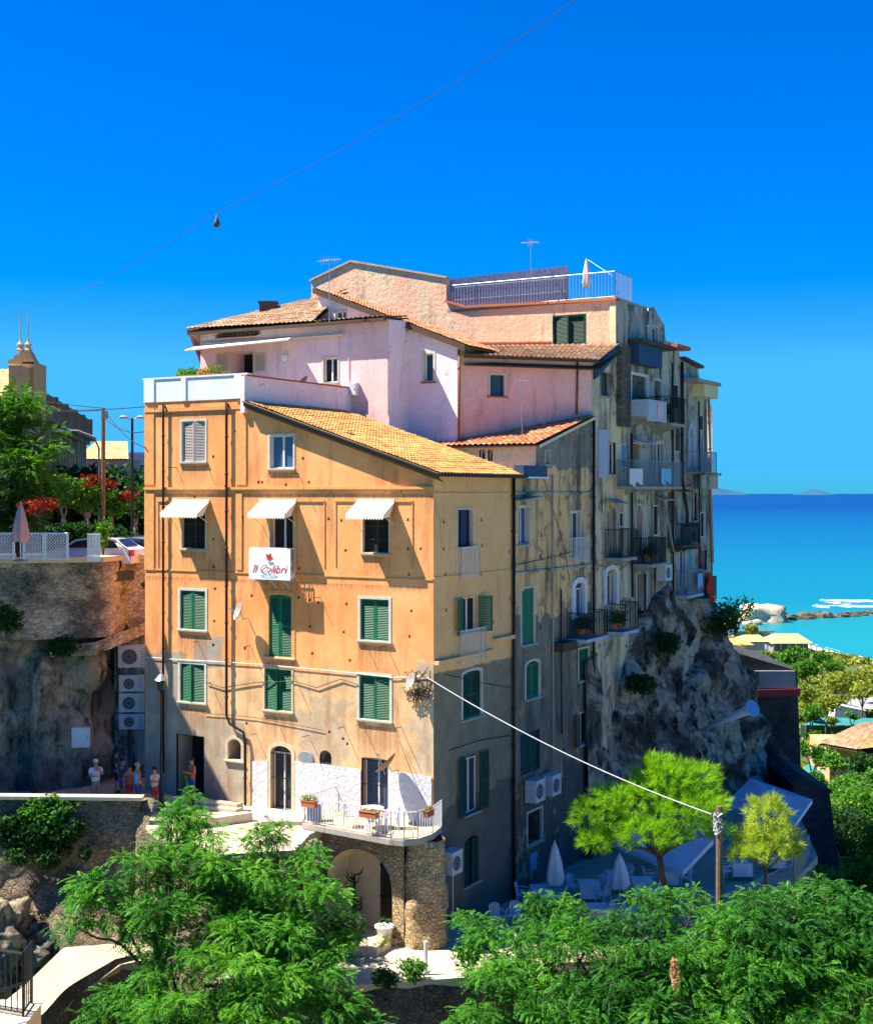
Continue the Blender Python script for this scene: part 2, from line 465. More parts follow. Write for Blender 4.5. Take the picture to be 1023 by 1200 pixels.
def tiles(T, e0, e1, t1, t0, m='tile_orange', pitch=.24, row=.36, name='roof', amp=.05, thick=.06, extra=None, under='timber'):
    e0, e1, t1, t0 = V(e0), V(e1), V(t1), V(t0)
    W_ = ((e1 - e0).length + (t1 - t0).length) / 2; L = ((t0 - e0).length + (t1 - e1).length) / 2
    nt = max(2, round(max((e1 - e0).length, (t1 - t0).length) / pitch)); nr = max(2, round(L / row)); k = 6
    nrm = (e1 - e0).cross(t0 - e0).normalized()
    if nrm.z < 0: nrm = -nrm
    mb = MB(); vs = []; uvs = []; fs = []
    nu = nt * k + 1
    rows = []
    for r in range(nr): rows += [(r, 0.0), (r, 1.0)]
    for (r, q) in rows:
        t = (r + q) / nr
        a = e0.lerp(t0, t); b = e1.lerp(t1, t)
        rowj = R.uniform(-.012, .012) if q == 0 else 0
        for i in range(nu):
            x = i / k
            hgt = amp * (math.cos(2 * math.pi * x) * .5 + .5) ** .7 + (.028 if q == 0 else 0) + noise.noise(V((x * .7, r * .7, T and OFF[T].x or 0))) * .015
            p = a.lerp(b, i / (nu - 1)) + nrm * (hgt + rowj)
            vs.append(p); uvs.append((x + .5, min(r + q * .98, nr) + .01))
    for j in range(len(rows) - 1):
        for i in range(nu - 1):
            fs.append((j * nu + i, j * nu + i + 1, (j + 1) * nu + i + 1, (j + 1) * nu + i))
    mb.v = [tuple(p) for p in vs]; mb.f = fs; mb.uv = uvs
    o = mb.build(name, m, T)
    mb = MB(); dn = -nrm * max(.03, abs((t1 - e0).dot(nrm)) * .6 + .02)
    mb.prism([e0 + dn, e1 + dn, t1 + dn, t0 + dn], -nrm * thick)
    # rounded tile ends are closed by a fascia and a gutter line
    mb.build('roof_deck', under, o)
    return o
_wa = Wall(uv(13.9, 0), uv(0, 0))
def _dr(x0, x1, y, ln): a, z = _wa.hit(x0, y); b, _ = _wa.hit(x1, y); return (_wa.P(a, z).x, _wa.P(b, z).x, z, ln)
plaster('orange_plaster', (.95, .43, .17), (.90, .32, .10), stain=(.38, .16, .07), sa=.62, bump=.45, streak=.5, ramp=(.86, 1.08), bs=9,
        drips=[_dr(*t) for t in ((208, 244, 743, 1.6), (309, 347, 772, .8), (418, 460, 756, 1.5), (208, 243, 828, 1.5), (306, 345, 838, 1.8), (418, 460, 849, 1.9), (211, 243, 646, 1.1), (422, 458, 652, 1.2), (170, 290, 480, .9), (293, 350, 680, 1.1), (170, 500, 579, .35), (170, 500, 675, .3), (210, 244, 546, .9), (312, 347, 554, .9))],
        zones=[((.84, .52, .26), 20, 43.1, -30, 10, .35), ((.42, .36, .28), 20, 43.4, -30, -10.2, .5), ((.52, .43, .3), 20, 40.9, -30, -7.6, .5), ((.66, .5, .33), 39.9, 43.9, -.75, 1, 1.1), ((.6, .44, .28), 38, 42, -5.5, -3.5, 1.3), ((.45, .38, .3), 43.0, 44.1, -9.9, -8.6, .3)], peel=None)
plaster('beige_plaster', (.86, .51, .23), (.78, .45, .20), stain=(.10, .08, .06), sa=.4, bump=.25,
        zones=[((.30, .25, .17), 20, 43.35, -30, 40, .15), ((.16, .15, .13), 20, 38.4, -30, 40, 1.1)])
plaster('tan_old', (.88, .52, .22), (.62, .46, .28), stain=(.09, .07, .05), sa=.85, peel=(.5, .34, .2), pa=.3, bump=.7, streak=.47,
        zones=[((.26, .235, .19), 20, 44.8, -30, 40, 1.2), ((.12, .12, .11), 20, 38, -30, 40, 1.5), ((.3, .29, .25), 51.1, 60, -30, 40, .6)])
plaster('grey_old', (.58, .5, .38), (.42, .41, .38), stain=(.05, .045, .04), sa=.92, peel=(.36, .28, .18), pa=.3, bump=.7, streak=.47)
plaster('cream_old', (.82, .62, .38), (.64, .52, .38), stain=(.06, .05, .04), sa=.85, peel=(.4, .3, .2), pa=.2, bump=.6, streak=.48)
plaster('pink_plaster', (.90, .62, .60), (.88, .55, .50), stain=(.45, .26, .24), sa=.5, bump=.45, streak=.52)
plaster('rose_plaster', (.84, .42, .38), (.88, .52, .44), stain=(.4, .18, .15), sa=.6, peel=(.62, .42, .36), pa=-.3, bump=.35)
plaster('lilac_plaster', (.90, .68, .69), (.90, .76, .76), stain=(.4, .3, .32), sa=.6, peel=(.62, .5, .46), pa=0, bump=.5)
plaster('peach_rough', (.84, .44, .28), (.86, .58, .38), stain=(.3, .16, .11), sa=.75, peel=(.86, .68, .44), pa=.3, bump=.9, bd=.06, bs=5)
plaster('white_rough', (.78, .76, .78), (.68, .67, .7), stain=(.45, .4, .38), sa=.35, bump=1, bd=.09, bs=6)
plaster('white_plaster', (.78, .78, .78), (.7, .72, .74), stain=(.4, .38, .35), sa=.3, bump=.15)
plaster('cream_plaster', (.85, .70, .45), (.8, .64, .4), stain=(.3, .22, .14), sa=.4, bump=.2)
plaster('blue_white', (.5, .56, .66), (.42, .47, .55), stain=(.2, .2, .22), sa=.4, bump=.2)
plaster('slab', (.42, .38, .32), (.36, .34, .32), stain=(.1, .09, .08), sa=.6, bump=.3)
plaster('paving_pale', (.62, .52, .36), (.54, .46, .33), stain=(.25, .2, .14), sa=.45, bump=.3)
stone('rubble', (.74, .60, .40), (.46, .39, .29), (.26, .22, .17), 3.8, dark=(.03, .028, .026), da=.8, moss=(.03, .05, .015))
stone('rubble_brown', (.36, .26, .16), (.2, .16, .11), (.09, .075, .055), 4.2, dark=(.03, .028, .026), da=.8, moss=(.03, .05, .015))
stone('rubble_warm', (.74, .52, .26), (.46, .34, .2), (.24, .18, .12), 5.6, bump=1, dark=(.14, .11, .08), da=.4)
stone('rubble_grey', (.26, .22, .16), (.14, .13, .11), (.06, .055, .05), 5.0, bump=.9, dark=(.03, .03, .03), da=.6, moss=(.03, .05, .015))
stone('paving', (.58, .48, .32), (.46, .38, .26), (.2, .17, .12), 2.4, bump=.3, squash=(1, 1, 1), jw=.04)
stone('dark_masonry', (.10, .09, .085), (.06, .06, .06), (.03, .03, .03), 1.6, bump=.6, dark=(.02, .02, .022), da=.7)
def rockmat(name, cols, dark, da, sc=.35, bump=1.):
    g = NG(name)
    n = g.noise(sc, 10, .62, None, .6)
    c = g.ramp(n, [(.3, cols[0]), (.45, cols[1]), (.58, cols[2]), (.72, cols[3])])
    c = g.mix(g.mr(g.noise(1, 9, .7, g.mapped((1.6, 1.6, .5))), .5, .62, 0, da), c, dark)
    c = g.mix(1, c, g.ramp(g.noise(6, 8, .75), [(.25, .55), (.75, 1.2)]), 'MULTIPLY')
    ed = g.voro(.9, 'DISTANCE_TO_EDGE', g.mapped((1, 1, .55)))
    cr = g.mr(ed, 0, .05, .55, 0); c = g.mix(g.math('MULTIPLY', cr, g.mr(g.noise(.8, 4), .45, .6)), c, tuple(k * .8 for k in dark))
    hh = g.math('ADD', g.noise(2.2, 12, .75), g.math('MULTIPLY', g.mr(ed, 0, .1), .35))
    g.bsdf(c, .95, 0, g.bump(hh, bump, .25), .15)
rockmat('cliff_rock', [(.035, .03, .025), (.15, .125, .1), (.66, .57, .43), (.28, .21, .13)], (.018, .016, .013), .97, .42)
rockmat('left_rock', [(.08, .07, .06), (.26, .22, .17), (.62, .5, .32), (.4, .28, .16)], (.02, .02, .018), .8)
rockmat('sea_rock', [(.35, .28, .2), (.55, .46, .33), (.7, .6, .44), (.5, .4, .28)], (.2, .15, .1), .4, .1)
rockmat('dark_sea_rock', [(.06, .05, .04), (.12, .1, .08), (.2, .17, .13), (.1, .09, .07)], (.03, .03, .03), .5, .3)
tilemat('tile_orange', [(.66, .32, .09), (.52, .23, .065), (.76, .40, .13), (.42, .17, .05), (.62, .30, .10)], da=.5, dirt=(.4, .16, .05))
tilemat('tile_red', [(.62, .24, .09), (.5, .17, .07), (.72, .32, .13), (.42, .16, .08), (.66, .36, .18)])
tilemat('tile_old', [(.5, .3, .16), (.42, .2, .1), (.58, .4, .24), (.34, .17, .09), (.5, .36, .24)])
tilemat('tile_yellow', [(.75, .52, .2), (.66, .45, .17), (.8, .58, .26), (.6, .38, .15)])
mat('green', (.012, .15, .065), .5, var=.25, dirt=(.03, .1, .06), dirtamt=.4)
mat('bounce_paving', (.5, .4, .26), .9, scale=1)
mat('green_dark', (.01, .055, .03), .5, var=.25)
mat('grey_shutter', (.42, .36, .34), .6, dirt=(.25, .2, .18))
mat('white_trim', (.62, .58, .5), .8, var=.2, dirt=(.35, .3, .24), dirtamt=.5, bump=.3)
mat('orange_trim', (.74, .34, .11), .85, var=.2, bump=.3)
mat('cream_trim', (.62, .5, .33), .8, var=.2, bump=.3)
mat('white_frame', (.74, .74, .73), .5)
mat('dark_frame', (.04, .035, .03), .6)
mat('brown_frame', (.16, .07, .03), .6)
mat('sill_stone', (.45, .4, .33), .7, dirt=(.2, .17, .14))
mat('red_sill', (.4, .09, .04), .8)
mat('iron', (.02, .02, .022), .5, .3)
mat('white_iron', (.7, .7, .72), .4, .1)
mat('grey_iron', (.3, .33, .38), .45, .4)
mat('pipe_dark', (.035, .02, .014), .5, .2)
mat('pipe_brown', (.2, .06, .04), .5)
mat('timber', (.09, .055, .035), .8)
mat('timber_pole', (.2, .12, .07), .85, var=.4, scale=12)
mat('blue_board', (.03, .06, .13), .6)
mat('steel', (.5, .5, .52), .35, .8)
mat('ac_white', (.62, .63, .64), .4, dirt=(.4, .38, .34), dirtamt=.3)
mat('ac_dark', (.06, .06, .07), .5)
mat('dish_grey', (.34, .3, .27), .5)
mat('dish_rust', (.3, .16, .06), .6, dirt=(.12, .06, .03))
mat('copper', (.35, .12, .05), .8)
mat('awning_canvas', (.80, .76, .64), .8, var=.08, dirt=(.6, .5, .36), dirtamt=.25)
mat('canvas_white', (.72, .74, .78), .85, var=.08)
mat('canvas_pink', (.62, .3, .3), .85)
mat('canvas_pale_pink', (.8, .5, .5), .85)
mat('plastic_white', (.74, .76, .8), .35, bump=.02)
mat('cloth_white', (.65, .68, .72), .85)
mat('terracotta', (.45, .14, .06), .8)
mat('rubber', (.02, .02, .02), .8)
mat('banner', (.78, .85, .86), .5, var=.03, bump=.03)
mat('ink_red', (.55, .03, .03), .6, bump=0)
mat('ink_dark', (.12, .05, .06), .6, bump=0)
mat('bark', (.13, .09, .06), .95, var=.5, scale=8, bump=.8)
mat('bark_pale', (.3, .25, .2), .95, var=.4, scale=8, bump=.6)
mat('reed', (.34, .34, .48), .9, var=.5, scale=14, bump=.4)
mat('red_cloth', (.6, .05, .02), .8)
mat('red_band', (.30, .04, .04), .7)
mat('blue_box', (.2, .3, .5), .6)
mat('concrete', (.3, .3, .3), .9, dirt=(.12, .12, .12), dirtamt=.6, scale=2)
mat('cable_black', (.02, .02, .02), .6, bump=0)
mat('cable_white', (.7, .7, .68), .5, bump=0)
mat('car_white', (.75, .76, .78), .2, bump=0, var=.02, spec=.6)
mat('car_silver', (.35, .38, .42), .25, .6, bump=0, var=.02)
mat('lamp_red', (.5, .01, .01), .3, bump=0)
mat('asphalt', (.07, .07, .075), .95, var=.3)
mat('palazzo_stone', (.22, .15, .11), .9, dirt=(.06, .05, .045), dirtamt=.7, scale=2)
mat('palazzo_pale', (.5, .4, .28), .9, dirt=(.2, .15, .12), dirtamt=.5, scale=2)
mat('ochre_wall', (.6, .4, .18), .9, dirt=(.3, .2, .1), dirtamt=.4, scale=2)
mat('far_house', (.5, .45, .48), .9, scale=1)
mat('far_pink', (.5, .25, .22), .9, scale=1)
mat('sand', (.62, .52, .36), .95, scale=1)
mat('yellow_roof', (.8, .55, .16), .8, scale=1, dirt=(.5, .34, .1))
mat('orange_roof', (.72, .3, .1), .8, scale=1)
mat('teal_roof', (.03, .16, .17), .7, scale=1)
mat('teal_court', (.03, .2, .2), .8, scale=.3)
mat('net_green', (.03, .14, .07), .8, scale=.5)
mat('island_haze', (.015, .085, .17), 1., scale=.0005, bump=0)  # blue of distance haze painted into the base colour of the far islands
mat('skin', (.6, .24, .13), .55, var=.1)
mat('hair_grey', (.3, .29, .28), .8)
mat('hair_dark', (.03, .02, .015), .7)
mat('cap_black', (.02, .02, .02), .8)
mat('shirt_white', (.75, .74, .74), .85)
mat('shirt_blue', (.2, .5, .72), .85)
mat('shirt_beige', (.6, .56, .45), .85)
mat('shirt_orange', (.5, .16, .06), .85)
mat('shorts_khaki', (.35, .27, .16), .85)
mat('shorts_blue', (.05, .12, .3), .85)
mat('shorts_red', (.5, .05, .04), .85)
mat('bag', (.03, .03, .05), .8)
g = NG('shirt_striped')
w = g.n('ShaderNodeTexWave'); g.l(g.mapped((0, 0, 1)), w.inputs[0]); w.bands_direction = 'Z'; w.inputs['Scale'].default_value = 5
g.bsdf(g.mix(g.mr(w.outputs['Fac'], .45, .55), (.02, .02, .03), (.12, .13, .16)), .85)
glassmat('dark_glass'); glassmat('blue_glass', (.03, .06, .12)); glassmat('car_glass', (.01, .012, .015), .05)
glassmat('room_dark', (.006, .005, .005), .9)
mat('blue_door', (.02, .05, .16), .6, var=.3)
mat('white_door', (.55, .62, .72), .6, var=.1)
mat('wood_door', (.1, .04, .02), .7, var=.4)
leafmat('leaf_locust', [(.008, .045, .006), (.022, .12, .01), (.07, .26, .016), (.22, .46, .03)], .28)
leafmat('leaf_right', [(.006, .036, .006), (.016, .095, .01), (.05, .21, .014), (.2, .43, .03)], .28)
leafmat('leaf_pine', [(.06, .15, .01), (.13, .29, .015), (.24, .46, .025), (.38, .6, .04)], .42)
leafmat('leaf_yellow', [(.12, .18, .02), (.24, .34, .04), (.4, .5, .07), (.5, .55, .1)], .4)
leafmat('leaf_dark', [(.006, .025, .006), (.015, .055, .012), (.03, .09, .018), (.05, .13, .025)])
leafmat('leaf_mid', [(.02, .07, .012), (.05, .15, .02), (.1, .26, .03), (.2, .38, .05)])
leafmat('leaf_olive', [(.06, .10, .02), (.15, .2, .03), (.28, .32, .05), (.42, .38, .08)], .3, .3)
leafmat('leaf_red', [(.03, .05, .015), (.14, .02, .015), (.26, .03, .02), (.32, .06, .03)])
leafmat('leaf_dry', [(.3, .18, .08), (.4, .26, .12), (.5, .34, .18), (.55, .38, .2)])
leafmat('flower', [(.3, .04, .03), (.5, .2, .04), (.4, .35, .08), (.1, .2, .03)])
# ground of the slope
g = NG('ground_mat')
c = g.ramp(g.noise(.06, 8, .65), [(.3, (.03, .06, .015)), (.5, (.07, .11, .025)), (.62, (.16, .14, .06)), (.75, (.3, .24, .13))])
c = g.mix(1, c, g.ramp(g.noise(.8, 8, .7), [(.3, .5), (.7, 1.2)]), 'MULTIPLY')
g.bsdf(c, 1, 0, g.bump(g.noise(.5, 8, .7), .8, .4), .1)
# sea water: shallow turquoise over sand near the shore, deep blue far out
g = NG('sea_water')
X, Y, Z = g.sep()[:3]
d = g.math('ADD', Y, g.math('MULTIPLY', g.math('SUBTRACT', g.noise(.004, 4, .5, g.mapped((.35, 1, 1))), .5), 500))
c = g.ramp(g.mr(d, 350, 4800), [(0, (.012, .225, .235)), (.06, (.004, .155, .205)), (.2, (.002, .105, .20)), (.5, (.001, .06, .18)), (1, (.001, .03, .14))])
c = g.mix(g.mr(g.noise(.02, 6, .6, g.mapped((.22, 1, 1))), .52, .66, 0, .35), c, (.004, .13, .25))
wv = g.noise(.35, 6, .6, g.mapped((.4, 1, 1)))
g.bsdf(c, .35, 0, g.bump(wv, .5, .5), .18)
g = NG('foam'); b = g.bsdf((.85, .87, .88), .7); tr = g.n('ShaderNodeBsdfTransparent'); ms = g.n('ShaderNodeMixShader'); g.l(g.mr(g.noise(.11, 8, .8, g.mapped((.35, 1.6, 1))), .49, .56), ms.inputs[0]); g.l(tr.outputs[0], ms.inputs[1]); g.l(b.outputs[0], ms.inputs[2]); g.l(ms.outputs[0], g.out.inputs[0])
D3 = lambda W: V((W.d.x, W.d.y, 0))
N3 = lambda W: V((W.n.x, W.n.y, 0))
Z = lambda v, z: V((v.x, v.y, z))

def awning(T, W, x0, x1, yt, yb, out=.95, m='awning_canvas'):
    """sloping canvas on two arms: x0,x1,yt on the wall, yb = front edge height in the picture"""
    s0, s1 = W.hit(x0, yt)[0], W.hit(x1, yt)[0]; zt = W.hit((x0 + x1) / 2, yt)[1]; zb = zt - yb
    mb = MB(); n = 14
    a0, a1, b1, b0 = W.P(s0, zt, .03), W.P(s1, zt, .03), W.P(s1, zb, out), W.P(s0, zb, out)
    up = V((0, 0, .012))
    for i in range(n):      # slightly sagging canvas
        t0, t1 = i / n, (i + 1) / n
        for j in range(4):
            q0, q1 = j / 4, (j + 1) / 4
            f = lambda t, q: a0.lerp(a1, t).lerp(b0.lerp(b1, t), q) - V((0, 0, .03 * math.sin(math.pi * q)))
            p = [f(t0, q0), f(t1, q0), f(t1, q1), f(t0, q1)]
            mb.poly(p); mb.poly([k - up for k in p][::-1])
        c = b0.lerp(b1, (t0 + t1) / 2)
        mb.prism([b0.lerp(b1, t0), b0.lerp(b1, t1), b0.lerp(b1, t1) - V((0, 0, .13)), c - V((0, 0, .2)), b0.lerp(b1, t0) - V((0, 0, .13))], -N3(W) * .01)
    for s in (s0, s1):
        mb.prism([W.P(s, zt, .03), W.P(s, zb, out), W.P(s, zb - .13, out), W.P(s, zb - .1, .03 + out * .5)], D3(W) * .01)
    o = mb.build('awning', m, T)
    mb = MB()
    for s in (s0 + .05, s1 - .05): mb.bar(W.P(s, zb - .4, .02), W.P(s, zb - .02, out - .03), .014, 5)
    mb.bar(W.P(s0, zt + .03, .05), W.P(s1, zt + .03, .05), .04, 8)
    mb.build('awning_arm', 'white_iron', o)
    return o

def pipe(T, pts, m='pipe_dark', r=.05, name='drainpipe'):
    mb = MB(); mb.tube(pts, r, 8)
    pts = [V(p) for p in pts]
    for a, b in zip(pts[:-1], pts[1:]):
        L = (b - a).length
        if L > 1.5:
            for i in range(int(L / 1.4)):
                c = a.lerp(b, (i + .5) / int(L / 1.4)); dz = (b - a).normalized() * .04
                mb.tube([c - dz, c + dz], r * 1.35, 8)
    return mb.build(name, m, T, True)

def strip(T, W, x0, x1, y0, y1, o, m, name, edge=0):
    s0, s1, z0, z1 = W.rect(x0, y0, x1, y1); mb = MB(); W.box(mb, s0, s1, z0, z1, -.03, o); return mb.build(name, m, T)
def zstrip(mb, W, s0, s1, z, h, o):
    W.box(mb, s0, s1, z - h / 2, z + h / 2, -.03, o)

# ================================================================ ORANGE HOUSE
WA = Wall(uv(13.9, 0), uv(0, 0)); WB = lambda: Wall(uv(0, 0), uv(0, 40))
T = thing('orange_house', 'tall orange plastered house with green shutters, three cream awnings and sloping tiled roof', 'house', Z(uv(7, 3), 37.6))
OH = T; W = WA
win(T, W, (213, 493, 241, 541), 'shut', 'grey_shutter', sw=.07)
win(T, W, (316, 510, 344, 549), 'open', sur='white_trim', sw=.07, pane='blue_glass', cross=0)
for b in ((213, 600, 241, 643), (425, 601, 456, 648)):
    win(T, W, b, 'open', sur='cream_trim', sw=.06, fr='dark_frame', pane='room_dark', cross=2)
win(T, W, (316, 603, 344, 677), 'open', sur='cream_trim', sw=.05, fr='white_frame', pane='room_dark', name='door', dep=.3)
win(T, W, (211, 692, 241, 738), 'shut', sw=.1, arch=.0)
win(T, W, (315, 697, 342, 770), 'shut', sur='orange_trim', sw=.16, arch=.08, sill='cream_trim', name='window')
win(T, W, (422, 702, 456, 751), 'shut', sw=.1)
win(T, W, (211, 778, 240, 823), 'shut', sw=.1)
win(T, W, (310, 784, 342, 833), 'shut', sw=.07, sur='cream_trim')
win(T, W, (421, 792, 457, 844), 'shut', sw=.1)
win(T, W, (267, 866, 283, 891), 'void', sur='cream_trim', arch=.25, sw=.12, sill='cream_trim', pane='room_dark')
win(T, W, (317, 874, 342, 951), 'grille', sur='cream_trim', arch=.3, sw=.14, name='door', dep=.3)
win(T, W, (375, 880, 388, 895), 'void', sur=None, arch=.24, sill=None, pane='room_dark', dep=.3)
win(T, W, (424, 889, 454, 952), 'grille', sur=None, arch=.05, name='door', dep=.35, pane='blue_glass')
win(T, W, (207, 862, 239, 935), 'void', sur=None, name='door', pane='room_dark')
# putlog holes
for x, y in ((264, 570), (335, 568), (228, 582), (284, 611), (252, 690), (250, 632), (250, 664), (284, 606), (251, 728), (250, 756), (350, 700), (373, 706), (400, 610), (406, 708), (403, 741), (405, 645), (478, 609),
             (478, 643), (479, 673), (482, 716), (480, 746), (363, 703), (363, 734), (366, 766), (410, 774), (493, 643), (295, 698), (287, 760), (402, 866), (407, 872), (307, 565), (385, 608), (350, 666), (250, 535),
             (275, 505), (355, 537), (362, 565), (303, 565), (470, 575), (289, 848), (386, 858)):
    W.hole(x - 1.4, y - 1.6, x + 1.3, y + 1.8, .3)
for i, (x, y) in enumerate(((232, 752), (293, 757), (207, 548), (243, 546), (345, 792), (430, 757), (453, 757), (470, 852), (322, 838), (362, 862), (247, 800), (403, 852), (350, 555), (375, 700), (425, 848), (300, 860))):
    s, z = W.hit(x, y); mb = MB(); mb.bar(W.P(s, z, -.05), W.P(s, z, .3 + .22 * ((i * 7) % 5) / 4), .014, 5); mb.build('iron_hook', 'pipe_dark', T)
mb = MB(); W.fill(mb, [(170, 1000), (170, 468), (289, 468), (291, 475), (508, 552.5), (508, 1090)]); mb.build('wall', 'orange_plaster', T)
# thin mouldings: string courses, pilasters, sunk panels
mb = MB()
zc = W.hit(330, 572)[1]; W.box(mb, 0, 13.87, zc - .05, zc + .05, -.03, .1); W.box(mb, 0, 13.87, zc - .12, zc - .053, -.03, .05)
zl = W.hit(330, 673)[1]; W.box(mb, 0, 13.87, zl - .02, zl + .03, -.03, .035)
mb.build('string_course', 'orange_trim', T)
mb = MB()
for x0, x1, y0, y1 in ((170, 181, 478, 568), (277, 289, 478, 568), (170, 181, 577, 668), (277, 284, 577, 668)):
    s0, s1, z0, z1 = W.rect(x0, y1, x1, y0); mb = MB(); W.box(mb, s0, s1, min(z0, z1), max(z0, z1), -.03, .045); mb.build('pilaster', 'orange_trim', T)
mb = MB()
zc2 = W.hit(230, 480)[1]; W.box(mb, 0, 5.3, zc2 - .04, zc2 + .04, -.03, .07); mb.build('moulding', 'orange_trim', T)
for x0, x1, y0, y1 in ((348, 381, 588, 668), (393, 484, 588, 668), (185, 200, 588, 668)):
    mb = MB(); s0, s1, z0, z1 = W.rect(x0, y1, x1, y0); z0, z1 = min(z0, z1), max(z0, z1)
    for a in (s0, s1 - .05): W.box(mb, a, a + .05, z0 + .1, z1 + .003, -.03, .03)
    W.box(mb, s0, s1, z1 + .002, z1 + .06, -.03, .045)
    mb.build('panel_moulding', 'orange_trim', T)
# whitewashed rough band behind the balcony
# lintel bands
pA = lambda x, y, o: W.P(*W.hit(x, y), o)
pipe(T, [pA(194, 478, -.02), pA(194, 474, .14), pA(194, 490, .14), pA(194, 905, .14)])
pipe(T, [pA(268, 476, -.02), pA(268, 472, .14), pA(268, 490, .14), pA(268, 838, .14), pA(272, 848, .14), pA(288, 858, .14), pA(290, 872, .14), pA(290, 951, .14)], r=.055)
for x, y in ((203, 588), (305, 588), (419, 588)):
    awning(T, W, x, x + 43 if x < 400 else x + 44, y - 1, .5, .82)
# banner balcony, small flower-box sills
s0, s1 = W.hit(302, 677)[0], W.hit(347, 677)[0]
b, (a0, a1, zf, zt) = balcony(T, W, 302, 347, 677, 642, out=.55, th=.1, slab='slab', rail='white_iron', s01=(s0, s1))
# white-and-dark rake board, gutter
sl = .3275; zr = lambda u: 50.86 + sl * u
tiles(T, uvz(-.4, -.3, zr(-.4)), uvz(-.4, 6.75, zr(-.4)), uvz(8.5, 6.75, zr(8.5)), uvz(8.5, -.3, zr(8.5)), 'tile_orange', pitch=.23, row=.3, amp=.045)
mb = MB(); 
a, c = uvz(-.42, -.34, zr(-.42)), uvz(8.5, -.34, zr(8.5))
mb.prism([a + V((0, 0, -.03)), c + V((0, 0, -.03)), c + V((0, 0, -.2)), a + V((0, 0, -.2))], V((VA.x, VA.y, 0)) * .05)
mb.prism([uvz(-.42, -.3, zr(-.42) - .2), uvz(8.5, -.3, zr(8.5) - .2), uvz(8.5, -.0, zr(8.5) - .32), uvz(-.42, -.0, zr(-.42) - .32)], V((0, 0, .02)))
mb.build('rake_board', 'timber', T)
mb = MB(); mb.tube([uvz(-.47, -.36, zr(-.5) - .02), uvz(-.47, 6.8, zr(-.5) - .02)], .07, 8); mb.tube([uvz(-.45, -.39, zr(-.45) + .0), uvz(8.5, -.39, zr(8.5) + .0)], .028, 6); mb.build('gutter', 'pipe_dark', T)
# terrace parapet
mb = MB(); zp0, zp1 = 53.78, 54.72
W.box(mb, -.04, 5.36, zp0, zp1, -.2, .04)
W.box(mb, -.08, 5.40, zp1 + .002, zp1 + .07, -.26, .08)
for x0, x1 in ((0, .55), (2.0, 2.25), (4.75, 5.36)): W.box(mb, x0, x1, zp0 + .003, zp1 - .003, .03, .09)
mb.build('parapet', 'white_plaster', T)
mb = MB(); WS = Wall(uv(8.55, 0), uv(8.55, 8)); WS.box(mb, -.19, 7.55, 53.2, 54.66, -.2, 0); mb.build('side_parapet', 'lilac_plaster', T)
mb = MB(); WS.box(mb, -.1, 7.55, 54.663, 54.72, -.24, .05); mb.build('coping', 'red_sill', T)
mb = MB(); mb.prism([uvz(13.8, .1, 53.7), uvz(8.6, .1, 53.7), uvz(8.6, 7.6, 53.7), uvz(13.8, 7.6, 53.7)], V((0, 0, .08))); mb.build('terrace_floor', 'slab', T)
mb = MB(); WL = Wall(uv(13.9, 12), uv(13.9, 0)); WL.fill(mb, [(0, 34), (12, 34), (12, 54.7), (0, 54.7)], False); mb.build('wall', 'orange_plaster', T)
# right hand face
W = WB1 = WB()
win(T, W, (536, 597, 554, 641), 'glass', sur='white_trim', sw=.07, pane='blue_door', fr='dark_frame', name='door', dep=.22)
win(T, W, (541, 700, 560, 742), 'shutopen', 'green', ang=(12, 25), pane='room_dark', sw=.04, sur='beige_plaster', name='door')
win(T, W, (542, 786, 564, 841), 'shut', 'green_dark', arch=.12, sw=.1)
win(T, W, (544, 884, 561, 953), 'shutopen', 'green_dark', ang=(8, 8), arch=.15, pane='dark_glass', sw=.05, sur='beige_plaster')
win(T, W, (543, 980, 561, 1036), 'shut', 'green_dark', arch=.2, sw=.08, sur='beige_plaster', pane='room_dark')
for x, y in ((520, 611), (520, 643), (523, 715), (564, 609), (565, 639), (564, 672), (597, 646), (598, 700), (522, 673), (578, 729)): W.hole(x - 1.2, y - 2, x + 1.2, y + 2.2, .3)
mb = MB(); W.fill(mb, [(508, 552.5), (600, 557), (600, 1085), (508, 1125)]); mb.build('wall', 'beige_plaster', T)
mb = MB()
for y in (578, 674): zc = W.hit(540, y)[1]; W.box(mb, 0.003, 6.3, zc - .025, zc + .025, -.03, .04)
zc = W.hit(515, 773)[1]; W.box(mb, 0.003, 3.0, zc - .16, zc - .02, -.03, .22); W.box(mb, 4.6, 6.3, zc + .25, zc + .4, -.03, .2); W.box(mb, 3.0, 4.6, zc - .1, zc - .02, -.03, .12)
mb.build('string_course', 'beige_plaster', T)
for (x0, x1, yt, yb) in ((535, 557, 641, 677), (534, 564, 737, 776)):
    s0, s1 = W.hit(x0, yt)[0], W.hit(x1, yt)[0]; z1 = W.hit((x0 + x1) / 2, yt)[1]; z0 = W.hit((x0 + x1) / 2, yb)[1]
    railing([W.P(s0, z0, .02), W.P(s0, z0, .2), W.P(s1, z0, .2), W.P(s1, z0, .02)], z1 - z0, 'white_iron', T, sp=.11)
pB = lambda x, y, o=.12: WB1.P(*WB1.hit(x, y), o)
pipe(T, [pB(599, 560), pB(599, 1060)], r=.07)
